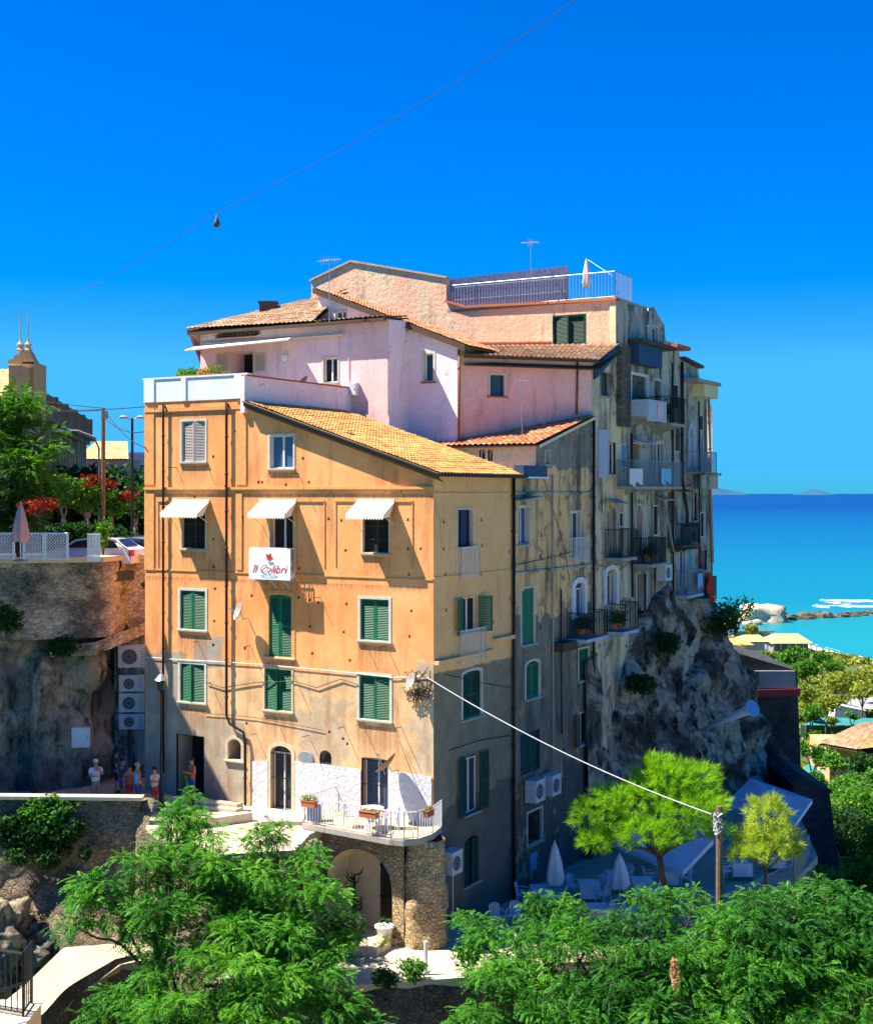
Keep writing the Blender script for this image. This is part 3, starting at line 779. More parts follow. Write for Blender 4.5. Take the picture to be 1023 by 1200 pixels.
# rough whitewashed band on the facade, proud of it, with its openings left clear
W = WA; PT = thing  # (helper alias)
Wt = Wall(uv(13.9, -.02), uv(0, -.02))
for b, ar in (((315, 871, 344, 951), .3), ((423, 888, 455, 952), .05)):
    s0, s1, z0, z1 = W.rect(*b); Wt.holes.append((arch_poly(s0 - .02, s1 + .02, z0 - .4, z1 + .05, ar), .02, False))
mb = MB()
zb0 = 37.2
Wt.holes = []
ss = [Wt.hit(x, 900)[0] for x in (346, 423, 456, 506)]
zt_ = [Wt.hit(x, y)[1] for x, y in ((346, 892), (423, 902), (456, 903), (507, 911))]
for (i, j) in ((0, 1), (2, 3)):
    mb.prism([Wt.P(ss[i], zb0, 0), Wt.P(ss[j], zb0, 0), Wt.P(ss[j], zt_[j], 0), Wt.P(ss[i], zt_[i], 0)], N3(Wt) * .03)
sA = Wt.hit(295, 900)[0]; sB_ = Wt.hit(314, 900)[0]
mb.prism([Wt.P(sA, zb0, 0), Wt.P(sB_, zb0, 0), Wt.P(sB_, Wt.hit(314, 892)[1], 0), Wt.P(sA, Wt.hit(295, 892)[1], 0)], N3(Wt) * .02)
mb.build('whitewash', 'white_rough', T)
# oval dark plaque
mb = MB(); s, z = W.hit(359, 888); mb.lathe(W.P(s, z, .0), [(.36, 0), (.36, .04), (.33, .05)], 24, N3(W)); o = mb.build('plaque', 'grey_iron', T); 
for v_ in o.data.vertices: v_.co.z = (v_.co.z - (z - OFF[T].z)) * .7 + (z - OFF[T].z)

# ---------------- balcony on the right of the facade, arch and round pillar below
W = WA
zf = 37.85
bal = [(4.35, .0), (4.35, -2.15), (.3, -2.55), (-.2, -2.45), (-.55, -2.1), (-.65, -1.2), (-.4, -.1), (0, 0)]
BT = thing('stone_balcony', 'stone balcony with white bar railing, on an arch and round rubble pillar', 'balcony', Z(uv(2, -1.2), 34))
mb = MB(); mb.prism([uvz(u, v, zf - .22) for u, v in bal], V((0, 0, .19))); mb.build('floor_slab', 'slab', BT); mb = MB(); mb.prism([uvz(u * .99, v * .985, zf - .029) for u, v in bal], V((0, 0, .029))); mb.build('floor_tiles', 'paving', BT)
railing([uvz(u * .985, v * .975, zf) for u, v in bal[:-1]], .95, 'white_iron', BT, sp=.13, r=.014)
# arch wall
Wl = Wall(uv(5.2, -1.75), uv(0.2, -1.75))
s0 = Wl.hit(383, 1040)[0]; s1 = Wl.hit(460, 1040)[0]; zt = Wl.hit(425, 995)[1]
AP = arch_poly(s0, s1, 33.75, zt, (s1 - s0) / 2 * .9, 16)
Wl.holes.append((AP, 1.3, False))
mb = MB(); Wl.fill(mb, [(-.6, 33.5), (Wl.L, 33.5), (Wl.L, zf - .22), (-.6, zf - .22)], False)
mb.build('wall', 'rubble_warm', BT)
mb = MB(); mb.poly([Wl.P(a, b, -1.3) for a, b in AP])
for i in range(len(AP)):
    a, b = AP[i], AP[(i + 1) % len(AP)]; q = lambda p, o: Wl.P(s0 + (s1 - s0) / 2 + (p[0] - s0 - (s1 - s0) / 2) * .985, p[1] - .03, o)
    mb.poly([q(a, .01), q(b, .01), q(b, -1.3), q(a, -1.3)])
mb.build('niche_lining', 'cream_plaster', BT)
d0, d1 = s0 + (s1 - s0) * .55, s0 + (s1 - s0) * .92
mb = MB(); Wl.box(mb, d0, d1, 33.9, 36.35, -1.29, -1.22)
o = mb.build('door', 'dark_frame', BT)
mb = MB()
for i in range(8): c = d0 + (d1 - d0) * (i + .5) / 8; mb.bar(Wl.P(c, 33.95, -1.18), Wl.P(c, 36.3, -1.18), .014, 5)
for z in (34, 35.1, 36.25): Wl.box(mb, d0, d1, z - .02, z + .02, -1.2, -1.16)
mb.build('grille', 'iron', o)
mb = MB(); n = 40; rings = 26; c = uv(-.23, -1.02); vs = []; fs = []
for i in range(rings + 1):
    z = 33.6 + (zf - .22 - 33.6) * i / rings
    for k in range(n):
        a = 2 * math.pi * k / n; r = .76 + (.12 * (1 - i / rings) ** 2) + .1 * noise.fractal(V((math.cos(a) * 1.6, math.sin(a) * 1.6, z * 1.6)), .8, 2, 5)
        vs.append((c.x + r * math.cos(a), c.y + r * math.sin(a), z))
for i in range(rings):
    for k in range(n): fs.append((i * n + k, i * n + (k + 1) % n, (i + 1) * n + (k + 1) % n, (i + 1) * n + k))
mb.add(vs, fs); mb.build('pillar', 'rubble_warm', BT, True)

# ================================================================ PINK HOUSE behind the terrace
T = thing('pink_house', 'pink and lilac plastered house with low tiled hip roof, behind the white terrace parapet', 'house', Z(uv(10, 10), 53.7))
PH = T
W = Wall(uv(18.2, 7.5), uv(0, 7.5)); kL = W.hit(235, 400)[0]; kR = W.hit(456, 400)[0]
W = Wall(W.P(kL, 0), W.P(kR, 0))
win(T, W, (271, 413, 297, 440), 'void', sur='cream_trim', sw=.06, pane='room_dark', name='door')
win(T, W, (379, 419, 396, 448), 'open', sur='white_trim', sw=.07, pane='room_dark', bars=1)
mb = MB(); W.fill(mb, [(0, 51.5), (W.L, 51.5), (W.L, W.hit(455, 374)[1]), (0, W.hit(236, 386)[1])], False); mb.build('wall', 'pink_plaster', T)
for x0, x1 in ((254, 269), (299, 312)):
    s0, s1, z0, z1 = W.rect(x0, 436, x1, 414); mb = MB(); leaf(mb, W.P(s0, min(z0, z1), .03), D3(W), s1 - s0, abs(z1 - z0), N3(W), True); mb.build('shutter', 'cream_trim', T)
zE = W.hit(350, 381)[1]
ze = lambda x, y: W.hit(x, y)[1]
e0 = W.P(-.45, ze(228, 387) + .02, .5); e1 = W.P(W.hit(374, 380)[0], ze(374, 379) + .02, .5)
t0 = uvz(13.4, 10.8, 59.35); t1 = uvz(11.2, 10.6, 59.4)
tiles(T, e0, e1, t1, t0, 'tile_old', pitch=.26, row=.36)
e2 = W.P(W.L + .1, ze(456, 373) + .02, .5); k2 = W.hit(374, 380)[0]
tiles(T, e1 + V((.02, 0, 0)), e2, e2 + Z(VA, 0) * 1.95 + V((0, 0, .2)), e1 + Z(VA, 0) * 1.95 + V((0, 0, .2)), 'tile_old', pitch=.26, row=.36)
mb = MB(); mb.poly([e0, t0, uvz(18.5, 11, 56), W.P(0, 51.5, -3)]); mb.poly([W.P(0, 51.5), W.P(0, ze(235, 387)), uvz(17.3, 10, 57.5), uvz(17.3, 10, 51.5)]); mb.build('side_wall', 'pink_plaster', T)
mb = MB(); W.box(mb, -.4, W.L + .05, ze(350, 381) - .14, ze(350, 381) - .02, .35, .52); mb.build('gutter', 'timber', T)
# second red roof behind, chimney
tb = tiles(T, uvz(15.2, 10.9, 58.8), uvz(12.2, 10.8, 59.35), uvz(12.2, 12.6, 60.0), uvz(13.6, 12.6, 59.9), 'tile_red', pitch=.26, row=.36)
mb = MB(); c = uvz(14.6, 9.4, 58.7); mb.box(c.x - .4, c.x + .4, c.y - .3, c.y + .3, c.z - .4, c.z + .4); mb.box(c.x - .46, c.x + .46, c.y - .36, c.y + .36, c.z + .4, c.z + .48); mb.build('chimney', 'timber', T)
# retracted awning, beam and little tile ledge over the terrace door
s0, s1 = W.hit(233, 408)[0], W.hit(353, 405)[0]; z = ze(293, 404)
mb = MB(); mb.prism([W.P(s0, z + .12, .05), W.P(s1 - .5, z + .2, .05), W.P(s1, z - .0, .95), W.P(s0, z - .18, .95)], V((0, 0, .03))); mb.bar(W.P(s0, z - .19, .97), W.P(s1, z - .01, .97), .05, 8); mb.build('awning', 'awning_canvas', T)
s0, s1 = W.hit(240, 400)[0], W.hit(405, 398)[0]; mb = MB(); z = ze(330, 397); mb.bar(W.P(s0, z, .15), W.P(s1, z, .15), .06, 8); mb.build('awning_box', 'cream_trim', T)
s0, s1 = W.hit(257, 396)[0], W.hit(305, 394)[0]; z = ze(281, 393)
tiles(T, W.P(s0, z - .06, .35), W.P(s1, z - .06, .35), W.P(s1, z + .1, .0), W.P(s0, z + .1, .0), 'tile_old', pitch=.25, row=.2, thick=.03)
mb = MB(); a, b = W.hit(336, 419); mb.lathe(W.P(a, b, 0), [(.03, 0), (.05, .12), (.16, .2), (.12, .24)], 12, N3(W)); mb.build('wall_lamp', 'white_frame', T)
# cable down the wall
mb = MB(); mb.tube([W.P(*W.hit(409, 385), .03), W.P(*W.hit(409, 450), .03)], .02, 5); mb.build('conduit', 'white_frame', T)
# return wall at the right corner and the gable wing
mb = MB(); mb.poly([W.P(W.L, 51), uvz(6.5, 9.05, 51), uvz(6.5, 9.05, 57.7), W.P(W.L, ze(455, 374))]); mb.build('wall', 'lilac_plaster', T)
T = thing('gable_house', 'lilac house with a long dark slanting roof edge and two small windows', 'house', Z(uv(7, 12), 53))
W = Wall(uv(20, 9.0), uv(0, 9.0)); kL, kR = W.hit(373, 350)[0], W.hit(536, 420)[0]; W = Wall(W.P(kL, 0), W.P(kR, 0)); GW = W
win(T, W, (460, 417, 474, 448), 'ajar', sur='white_trim', sw=.06, pane='room_dark', sill='red_sill')
win(T, W, (497, 414, 508, 447), 'glass', sur='white_trim', sw=.1, sill='red_sill', bars=0)
win(T, W, (393, 364, 406, 373), 'glass', sur='white_trim', sw=.05, pane='blue_glass', sill=None)
zl, zr_ = W.hit(373, 341)[1], W.hit(536, 402)[1]
mb = MB(); W.fill(mb, [(0, 51), (W.L, 51), (W.L, zr_), (0, zl)], False); mb.build('wall', 'lilac_plaster', T)
dz = (zl - zr_) / W.L
L2 = W.L + .5; zz = lambda s: zl - dz * s + .05
mb = MB(); mb.prism([W.P(-.15, zz(-.15) - .22, .25), W.P(L2, zz(L2) - .22, .25), W.P(L2, zz(L2) + .03, .25), W.P(-.15, zz(-.15) + .03, .25)], -N3(W) * .22); mb.build('rake_board', 'timber', T)
tiles(T, W.P(L2 + .1, zz(L2 + .1) + .02, .2), W.P(L2 + .1, zz(L2 + .1) + .02, -2.8), W.P(-.1, zz(-.1) + .02, -2.8), W.P(-.1, zz(-.1) + .02, .2), 'tile_red', pitch=.25, row=.35)
mb = MB(); mb.poly([W.P(W.L, 51), W.P(W.L, 51, -3), W.P(W.L, zr_, -3), W.P(W.L, zr_)]); mb.build('side_wall', 'peach_rough', T)
mb = MB(); mb.poly([W.P(0, 51), W.P(0, zl), W.P(0, zl, -3), W.P(0, 51, -3)]); mb.build('side_wall', 'lilac_plaster', T)
pipe(T, [W.P(*W.hit(455, 395), .05), W.P(*W.hit(455, 497), .05)], 'pink_plaster', .03, 'conduit')
pipe(T, [W.P(W.L + .12, zr_ - .3, .06), W.P(W.L + .12, 51.5, .06)], 'pipe_brown', .05)

# ================================================================ ROSE HOUSE (pink wall, old tile eave) and its side on the cliff face
T = thing('rose_house', 'rose pink house with one small square window under an old tile eave', 'house', Z(uv(2, 14), 44))
g0 = GW.P(GW.L, 0, -.55)
W = Wall(V((g0.x, g0.y)), uv(0, 14.4)); RW = W
win(T, W, (574, 439, 591, 464), 'open', sur='white_trim', sw=.08, sill='red_sill', fr='brown_frame', pane='dark_glass', bars=0)
zt = W.hit(620, 420)[1]
mb = MB(); W.fill(mb, [(0, 51), (W.L, 51), (W.L, zt + .1), (0, zt + .1)], False); mb.build('wall', 'rose_plaster', T)
pipe(T, [W.P(*W.hit(676, 424), .08), W.P(*W.hit(675, 486), .08)], 'pipe_brown', .045)
mb = MB(); W.box(mb, -.1, W.L + .2, zt - .1, zt + .02, .28, .42); mb.build('gutter', 'timber', T)
WT = Wall(uv(27, 17.3), uv(0, 17.3))
tA = WT.hit(556, 405); tB = WT.hit(722, 403)
tiles(T, W.P(-.1, zt + .02, .42), W.P(W.L + .25, zt + .02, .42), WT.P(tB[0] + .2, tB[1], .02), WT.P(tA[0], tA[1], .02), 'tile_old', pitch=.27, row=.36)
W = WB()
win(T, W, (704, 436, 714, 464), 'glass', sur='grey_old', sw=.1, pane='blue_glass', fr='dark_frame')
win(T, W, (713, 519, 721, 556), 'glass', sur=None, pane='room_dark', fr='white_frame', name='door')
win(T, W, (713, 594, 721, 652), 'void', sur='grey_old', sw=.08, arch=.35, pane='wood_door', name='door', dep=.4)
win(T, W, (709, 667, 721, 708), 'glass', sur='white_plaster', sw=.2, arch=.25, pane='blue_glass', name='door', dep=.3, so=.1)
mb = MB(); W.fill(mb, [(693, 419), (697, 418), (722, 404.5), (735, 404), (735, 900), (693, 900)]); mb.build('side_wall', 'cream_old', T)
a, b = W.hit(695, 433), W.hit(723, 402)
mb = MB(); mb.prism([W.P(a[0], a[1] - .45, .12), W.P(b[0], b[1] - .5, .12), W.P(b[0], b[1] + .05, .12), W.P(a[0], a[1] + .1, .12)], -N3(W) * .15); mb.build('rake_board', 'blue_board', T)
s0, s1, z0, z1 = W.rect(722, 500, 733, 405); mb = MB(); W.box(mb, s0, s1, z0, z1, -.02, .28); mb.build('pilaster', 'rubble_grey', T)
balcony(T, W, 709, 727, 653, 620, out=.85, slab='slab', rail='iron')
balcony(T, W, 708, 727, 738, 706, out=.95, slab='blue_white', rail='iron')
s0, s1, z0, z1 = W.rect(700, 560, 711, 503); mb = MB(); W.box(mb, s0, s1, z0, z1, -.02, .08); mb.build('panel', 'blue_white', T)

# ================================================================ ROOFTOP HOUSE (peach gable wall + terrace) 
T = thing('rooftop_house', 'highest house, rough peach wall with dark green window below a railed roof terrace', 'house', Z(uv(5, 20), 50))
RT = T; W = WT
win(T, W, (649, 370, 685, 403), 'shut', 'green_dark', sur='green_dark', sw=.06, sill=None)
mb = MB(); W.fill(mb, [(365, 425), (365, 329), (372, 326), (412, 307.5), (523, 326), (523, 354), (546, 361), (722, 352), (722, 425)]); mb.build('wall', 'peach_rough', T)
def edge(T, W, pts, h, o0, o1, m, name):
    mb = MB(); q = [W.hit(*p) for p in pts]
    for a, b in zip(q[:-1], q[1:]):
        mb.prism([W.P(a[0], a[1], o0), W.P(b[0], b[1], o0), W.P(b[0], b[1] + h, o0), W.P(a[0], a[1] + h, o0)], N3(W) * (o1 - o0))
    return mb.build(name, m, T)
edge(T, W, [(364, 330), (372, 326), (412, 307), (524, 326)], .1, -.3, .12, 'tile_old', 'coping')
edge(T, W, [(523, 354), (546, 361), (723, 352)], .12, -.4, .15, 'terracotta', 'coping')
edge(T, W, [(555, 403), (646, 402)], .08, 0, .1, 'red_sill', 'ledge')
strip(T, W, 715, 722, 425, 357, .06, 'cream_plaster', 'pilaster')
zf = W.hit(640, 354)[1]
fl = MB(); fl.prism([W.P(W.hit(524, 355)[0], zf, 0), W.P(W.L, zf, 0), uvz(0, 22, zf), uvz(9, 22, zf)], V((0, 0, -.15))); fl.build('terrace_floor', 'slab', T)
k = W.hit(523, 340)[0]; mb = MB(); zq = W.hit(523, 326)[1]
mb.poly([W.P(k, 56), W.P(k, 56, -6), W.P(k, zq, -6), W.P(k, zq)]); mb.poly([W.P(W.hit(412, 307)[0], W.hit(412, 307)[1], -.2), W.P(k, zq, -.2), W.P(k, zq, -6), W.P(W.hit(412, 307)[0], W.hit(412, 307)[1], -6)])
k = W.hit(365, 340)[0]; mb.poly([W.P(k, 54), W.P(k, W.hit(365, 329)[1]), W.P(k, W.hit(365, 329)[1], -6), W.P(k, 54, -6)]); mb.build('wall', 'peach_rough', T)
# reed screen
q0, q1, q2 = W.hit(525, 357), W.hit(557, 360), W.hit(663, 355)
mb = MB(); n = 150
for i in range(n):
    t = i / (n - 1); s = q0[0] + (q2[0] - q0[0]) * t
    h = 1.62 + .12 * t + R.uniform(-.04, .04)
    o = -.25 if s > q1[0] else -.25 - .0
    mb.box(*(lambda p: (p.x - .024, p.x + .024, p.y - .012, p.y + .012, zf - .05, zf + h))(W.P(s, 0, o + R.uniform(-.01, .01))))
for hh in (.5, 1.15): mb.bar(W.P(q0[0], zf + hh, -.2), W.P(q2[0], zf + hh, -.2), .015, 5)
mb.build('reed_screen', 'reed', T)
k0, kc = q0[0], W.L - .1
pts = [W.P(k0, zf, -.12), W.P(q1[0], zf, -.12), W.P(q2[0], zf, -.12), W.P(kc, zf, -.12), uvz(.12, 19.6, zf)]
railing(pts, 1.25, 'grey_iron', T, sp=.16, r=.014)
W = WB()
win(T, W, (764, 383, 771, 406), 'glass', sur='white_trim', sw=.08, fr='white_frame', bars=0)
win(T, W, (740, 440, 758, 486), 'glass', sur='white_plaster', sw=.12, dep=1.0, fr='white_frame', pane='room_dark', name='door', bars=2)
win(T, W, (766, 446, 775, 490), 'glass', sur='blue_white', sw=.12, dep=.8, fr='white_frame', pane='room_dark', name='door')
win(T, W, (741, 520, 750, 558), 'void', sur='white_trim', sw=.08, pane='room_dark', name='door')
win(T, W, (769, 519, 777, 561), 'glass', sur='cream_trim', sw=.1, pane='dark_glass', name='door')
win(T, W, (745, 592, 754, 652), 'void', sur='white_trim', sw=.1, arch=.5, pane='white_door', name='door', dep=.5)
win(T, W, (747, 673, 757, 744), 'void', sur=None, pane='room_dark', name='door')
mb = MB(); W.fill(mb, [(722, 352), (757, 361.5), (766, 359), (778, 380), (780, 399), (780, 850), (735, 850), (735, 404), (722, 404)]); mb.build('side_wall', 'grey_old', T)
s0, s1, z0, z1 = W.rect(736, 429, 764, 401); mb = MB(); W.box(mb, s0, s1, z0, z1, 0.003, .55); mb.build('parapet', 'blue_board', T)
mb = MB(); W.box(mb, s0 - .1, s1 + 1.5, z0 - .18, z0 - .003, 0, .8); mb.build('canopy', 'timber', T)
balcony(T, W, 735, 757, 489, 470, out=1.0, kind='solid', solid='blue_white')
balcony(T, W, 762, 779, 497, 466, out=1.1, slab='slab', rail='iron', sp=.08)
balcony(T, W, 722, 779, 570, 541, out=.95, slab='slab', rail='grey_iron', sp=.1)
balcony(T, W, 742, 760, 660, 630, out=.95, slab='slab', rail='iron', sp=.08)
s0, s1, z0, z1 = W.rect(757, 402, 762, 362); pipe(T, [W.P(s0, z1, .1), W.P(s0, z0, .1), W.P(s0, z0 - 1.5, .1)], 'white_iron', .06)
mb = MB(); mb.bar(W.P(*W.hit(771, 580), .3), W.P(*W.hit(783, 646), .3), .05, 6); mb.build('drainpipe', 'slab', T)

# ================================================================ TAN HOUSE with lean-to roof
T = thing('tan_house', 'weathered tan house with a red tiled lean-to roof, right of the beige wall', 'house', Z(uv(2, 10), 36))
TN = T; W = WB(); W0 = W
win(T, W, (607, 594, 620, 638), 'glass', sur='white_trim', sw=.08, pane='blue_glass', fr='white_door', sill='sill_stone')
win(T, W, (611, 689, 626, 755), 'shut', 'green', sur='white_trim', sw=.08, louv=False)
win(T, W, (616, 775, 632, 818), 'shut', 'green', sur='white_trim', sw=.1, arch=.18)
win(T, W, (610, 858, 632, 905), 'shut', 'green_dark', sur=None, sill=None)
win(T, W, (618, 950, 635, 988), 'void', sur='white_trim', sw=.07, pane='room_dark')
win(T, W, (668, 600, 680, 653), 'glass', sur='white_trim', sw=.07, fr='white_frame', name='door')
win(T, W, (672, 682, 684, 724), 'glass', sur='white_plaster', sw=.22, arch=.3, pane='blue_glass', name='door', so=.08)
win(T, W, (678, 760, 690, 797), 'shut', 'green', sur='white_trim', sw=.08)
win(T, W, (677, 835, 691, 872), 'shutopen', 'green_dark', ang=(25, 15), sur='white_trim', sw=.05, pane='dark_glass')
win(T, W, (638, 528, 644, 544), 'glass', sur='grey_old', sw=.05, bars=0, sill='sill_stone')
for x, y in ((634, 602), (634, 627), (633, 652), (657, 602), (658, 626), (657, 650), (634, 708), (634, 735), (661, 677), (660, 880), (613, 690)): W.hole(x - 1, y - 2.5, x + 1, y + 2.5, .3)
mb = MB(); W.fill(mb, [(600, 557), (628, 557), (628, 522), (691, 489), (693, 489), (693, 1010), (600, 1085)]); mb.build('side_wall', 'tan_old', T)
kc = W.hit(628, 530)[0]
Wf = Wall(uv(6, kc), uv(0, kc)); zE = Wf.hit(600, 521)[1]
win(T, Wf, (562, 528, 568, 540), 'glass', sur=None, sill=None, bars=0)
win(T, Wf, (572, 528, 577, 540), 'glass', sur=None, sill=None, bars=0)
mb = MB(); Wf.fill(mb, [(0, 49.5), (6, 49.5), (6, zE), (0, zE)], False); mb.build('wall', 'peach_rough', T)
kb, zb = W.hit(691, 488)
tiles(T, uvz(5.6, kc - .35, zE - .02), uvz(-.22, kc - .35, zE - .02), uvz(-.22, kb + .2, zb + .05), uvz(5.6, kb + .2, zb + .05), 'tile_red', pitch=.26, row=.36, amp=.06)
edge(T, W, [(627, 521), (692, 488)], -.12, .2, .26, 'cream_plaster', 'rake_board')
mb = MB(); zl = W.hit(613, 557)[1]; mb.prism([uvz(-.35, 6.36, zl), uvz(5, 6.36, zl), uvz(5, kc + .05, zl), uvz(-.35, kc + .05, zl)], V((0, 0, .1))); mb.build('flat_roof', 'slab', T)
s0, s1, z0, z1 = W.rect(602, 561, 630, 549)
mb = MB(); W.box(mb, s0, s1, z0 + .12, z1, .0, .45); mb.build('awning_box', 'blue_board', T)
mb = MB(); W.box(mb, s0 - .02, s1 + .02, z1 + .003, z1 + .08, -.02, .5); mb.build('coping', 'white_plaster', T)
mb = MB(); 
for y in (578, 668): 
    zc = W.hit(640, y)[1]; W.box(mb, 6.45, 14.3, zc - .05, zc + .04, -.03, .1)
mb.build('string_course', 'grey_old', T)
mb = MB(); s, z = W.hit(602, 583); s2, _ = W.hit(622, 578); mb.prism([W.P(s, z - .15, 0), W.P(s2, z + .02, 0), W.P(s2, z + .02, .6), W.P(s, z - .15, .5)], V((0, 0, .05))); mb.build('canopy', 'slab', T)
s0, s1 = W.hit(665, 630)[0], W.hit(684, 630)[0]; z1 = W.hit(675, 630)[1]; z0 = W.hit(675, 659)[1]
railing([W.P(s0, z0, .02), W.P(s0, z0, .3), W.P(s1, z0, .3), W.P(s1, z0, .02)], z1 - z0, 'white_iron', T, sp=.1)
balcony(T, W, 664, 690, 746, 716, out=.95, slab='blue_white', rail='iron')
pipe(T, [W.P(*W.hit(692.5, 492), .14), W.P(*W.hit(692.5, 1000), .14)], r=.07)
s0, s1, z0, z1 = W.rect(648, 762, 664, 752); mb = MB(); W.box(mb, s0, s1, z0, z1, 0, .5); mb.build('ledge', 'timber', T)

# ================================================================ FAR CLIFF HOUSE
T = thing('cliff_edge_house', 'narrow grey house at the cliff edge, last before the sea, with stacked balconies', 'house', Z(uv(3, 27), 45))
W = WB()
win(T, W, (783, 577, 790, 612), 'void', sur=None, pane='blue_door', name='door')
win(T, W, (796, 645, 803, 690), 'glass', sur='blue_white', sw=.15, pane='blue_door', name='door')
win(T, W, (812, 578, 816, 610), 'glass', sur=None, bars=0, pane='wood_door')
win(T, W, (808, 500, 813, 548), 'glass', sur='blue_white', sw=.25, arch=.6, bars=0, pane='white_door', name='door')
win(T, W, (820, 645, 828, 668), 'void', sur=None, pane='room_dark')
mb = MB(); W.fill(mb, [(780, 399), (788, 401), (794, 404), (797, 420), (806, 424), (818, 432), (821, 447), (828, 448), (829, 530), (832, 555), (835, 640), (836, 800), (780, 850)]); mb.build('wall', 'grey_old', T)
e = W.hit(835, 600)[0]; mb = MB(); mb.poly([W.P(e, 40), W.P(e, 40, -8), W.P(e, 55, -8), W.P(e, 55)]); mb.build('end_wall', 'grey_old', T)
s0, s1, z0, z1 = W.rect(811, 466, 823, 447); mb = MB(); W.box(mb, s0, s1 + .6, z0, z1, .003, .7); mb.build('parapet', 'cream_plaster', T)
mb = MB(); W.box(mb, s0 - 1.5, s1 + .7, z0 - .2, z0 - .003, 0, .85); mb.build('slab_edge', 'slab', T)
balcony(T, W, 803, 822, 553, 530, out=.9, slab='slab', rail='grey_iron', kind='bars')
s0, s1, z0, z1 = W.rect(804, 573, 826, 554); mb = MB(); W.box(mb, s0, s1, z0, z1, .003, .75); W.box(mb, s0 - .1, s1 + .15, z0 - .15, z0 - .003, .003, .9); mb.build('parapet', 'grey_old', T)
balcony(T, W, 782, 803, 638, 613, out=.8, slab='timber', rail='iron', sp=.08)
balcony(T, W, 789, 808, 696, 668, out=.8, slab='blue_white', rail='grey_iron', sp=.1)
balcony(T, W, 812, 826, 700, 676, out=.7, slab='slab', rail='iron', sp=.08)
a, b = W.hit(784, 405), W.hit(797, 404); mb = MB(); W.box(mb, a[0], b[0] + .4, a[1] - .1, a[1] + .1, -.3, .45); mb.build('roof_edge', 'terracotta', T)
a, b = W.hit(797, 421), W.hit(819, 432); mb = MB(); mb.prism([W.P(a[0], a[1], -.3), W.P(b[0], b[1], -.3), W.P(b[0], b[1] + .15, -.3), W.P(a[0], a[1] + .15, -.3)], N3(W) * .6); mb.build('roof_edge', 'timber', T)
pipe(T, [W.P(*W.hit(797, 424), .12), W.P(*W.hit(797, 560), .12), W.P(*W.hit(803, 600), .12), W.P(*W.hit(803, 640), .12)], r=.08)
pipe(T, [W.P(*W.hit(828, 450), .1), W.P(*W.hit(833, 660), .1)], 'slab', .08)

# clutter of the old side: extra pipes, ledges, blinds, washing
W = WB()
for T_, x, y0, y1, m, r in ((RT, 738, 508, 700, 'pipe_dark', .05), (RT, 762, 505, 640, 'slab', .05), (T, 786, 425, 700, 'pipe_dark', .05), (T, 817, 470, 690, 'pipe_dark', .045), (TN, 645, 556, 900, 'slab', .04), (TN, 655, 690, 860, 'pipe_dark', .035)):
    pipe(T_, [W.P(*W.hit(x, y0), .1), W.P(*W.hit(x + 1, y1), .1)], m, r)
for T_, b, m in ((RT, (764, 592, 770, 628), 'room_dark'), (RT, (725, 600, 729, 618), 'room_dark'), (T, (790, 500, 796, 530), 'wood_door'), (T, (820, 600, 824, 630), 'room_dark'), (RT, (727, 520, 733, 548), 'blue_glass'), (T, (806, 640, 810, 668), 'blue_glass'), (T, (788, 450, 794, 480), 'room_dark'), (T, (819, 486, 823, 505), 'room_dark')):
    s0, s1, z0, z1 = W.rect(*b); mb = MB(); W.box(mb, s0, s1, z0, z1, -.02, .035); o = mb.build('window', 'white_trim', T_)
    mb = MB(); W.box(mb, s0 + .07, s1 - .07, z0 + .07, z1 - .07, .03, .045); mb.build('pane', m, o)
for T_, x0, x1, y, out, m in ((RT, 741, 752, 516, .9, 'blue_white'), (RT, 710, 724, 586, .5, 'slab'), (T, 783, 797, 572, .7, 'timber'), (T, 790, 806, 640, .6, 'timber'), (RT, 766, 779, 582, .5, 'slab')):
    s0, z = W.hit(x0, y); s1, _ = W.hit(x1, y); mb = MB(); mb.prism([W.P(s0, z, 0), W.P(s1, z, 0), W.P(s1, z - .2, out), W.P(s0, z - .2, out)], V((0, 0, .06))); mb.build('canopy', m, T_)
for k, (x0, x1, y, m, l) in enumerate(((714, 730, 549, 'cloth_white', 'white washing hung on the long pale railed balcony'), (752, 764, 549, 'shirt_blue', 'pale blue washing on the long balcony, nearer the sea'), (796, 802, 672, 'shirt_blue', 'blue washing on the small balcony over the bare rock'), (746, 752, 472, 'canvas_pale_pink', 'pink cloth hanging over the solid white balcony front'))):
    s0, z = W.hit(x0, y); s1, _ = W.hit(x1, y); mb = MB(); n = 14
    for i in range(n):
        a, b = i / n, (i + 1) / n; f = lambda t, q: W.P(s0 + (s1 - s0) * t, z - q * (.75 + .12 * math.sin(int(t * 4) * 2.1)), 1.02 + (.08 if k == 3 else 0) + .03 * math.sin(t * 22) * q)
        for j in range(3): mb.poly([f(a, j / 3), f(b, j / 3), f(b, (j + 1) / 3), f(a, (j + 1) / 3)])
    tag(mb.build('washing', m), l, 'washing')
for i, pts in enumerate((((604, 662), (650, 652), (690, 640)), ((636, 560), (660, 640), (668, 690)), ((700, 662), (725, 668), (742, 655)), ((520, 790), (560, 800), (598, 806)), ((524, 880), (560, 868), (596, 862)))):
    mb = MB(); mb.tube([W.P(*W.hit(*p), .05) for p in pts], .014, 4); tag(mb.build('wall_cable', 'cable_black'), ('thin cable under the string course of the tan house', 'thin cable dropping down the stained tan wall', 'short cable above the white arched doorways', 'thin cable beside the upper arched green shutters', 'thin cable over the large open dark shutters')[i], 'cable')
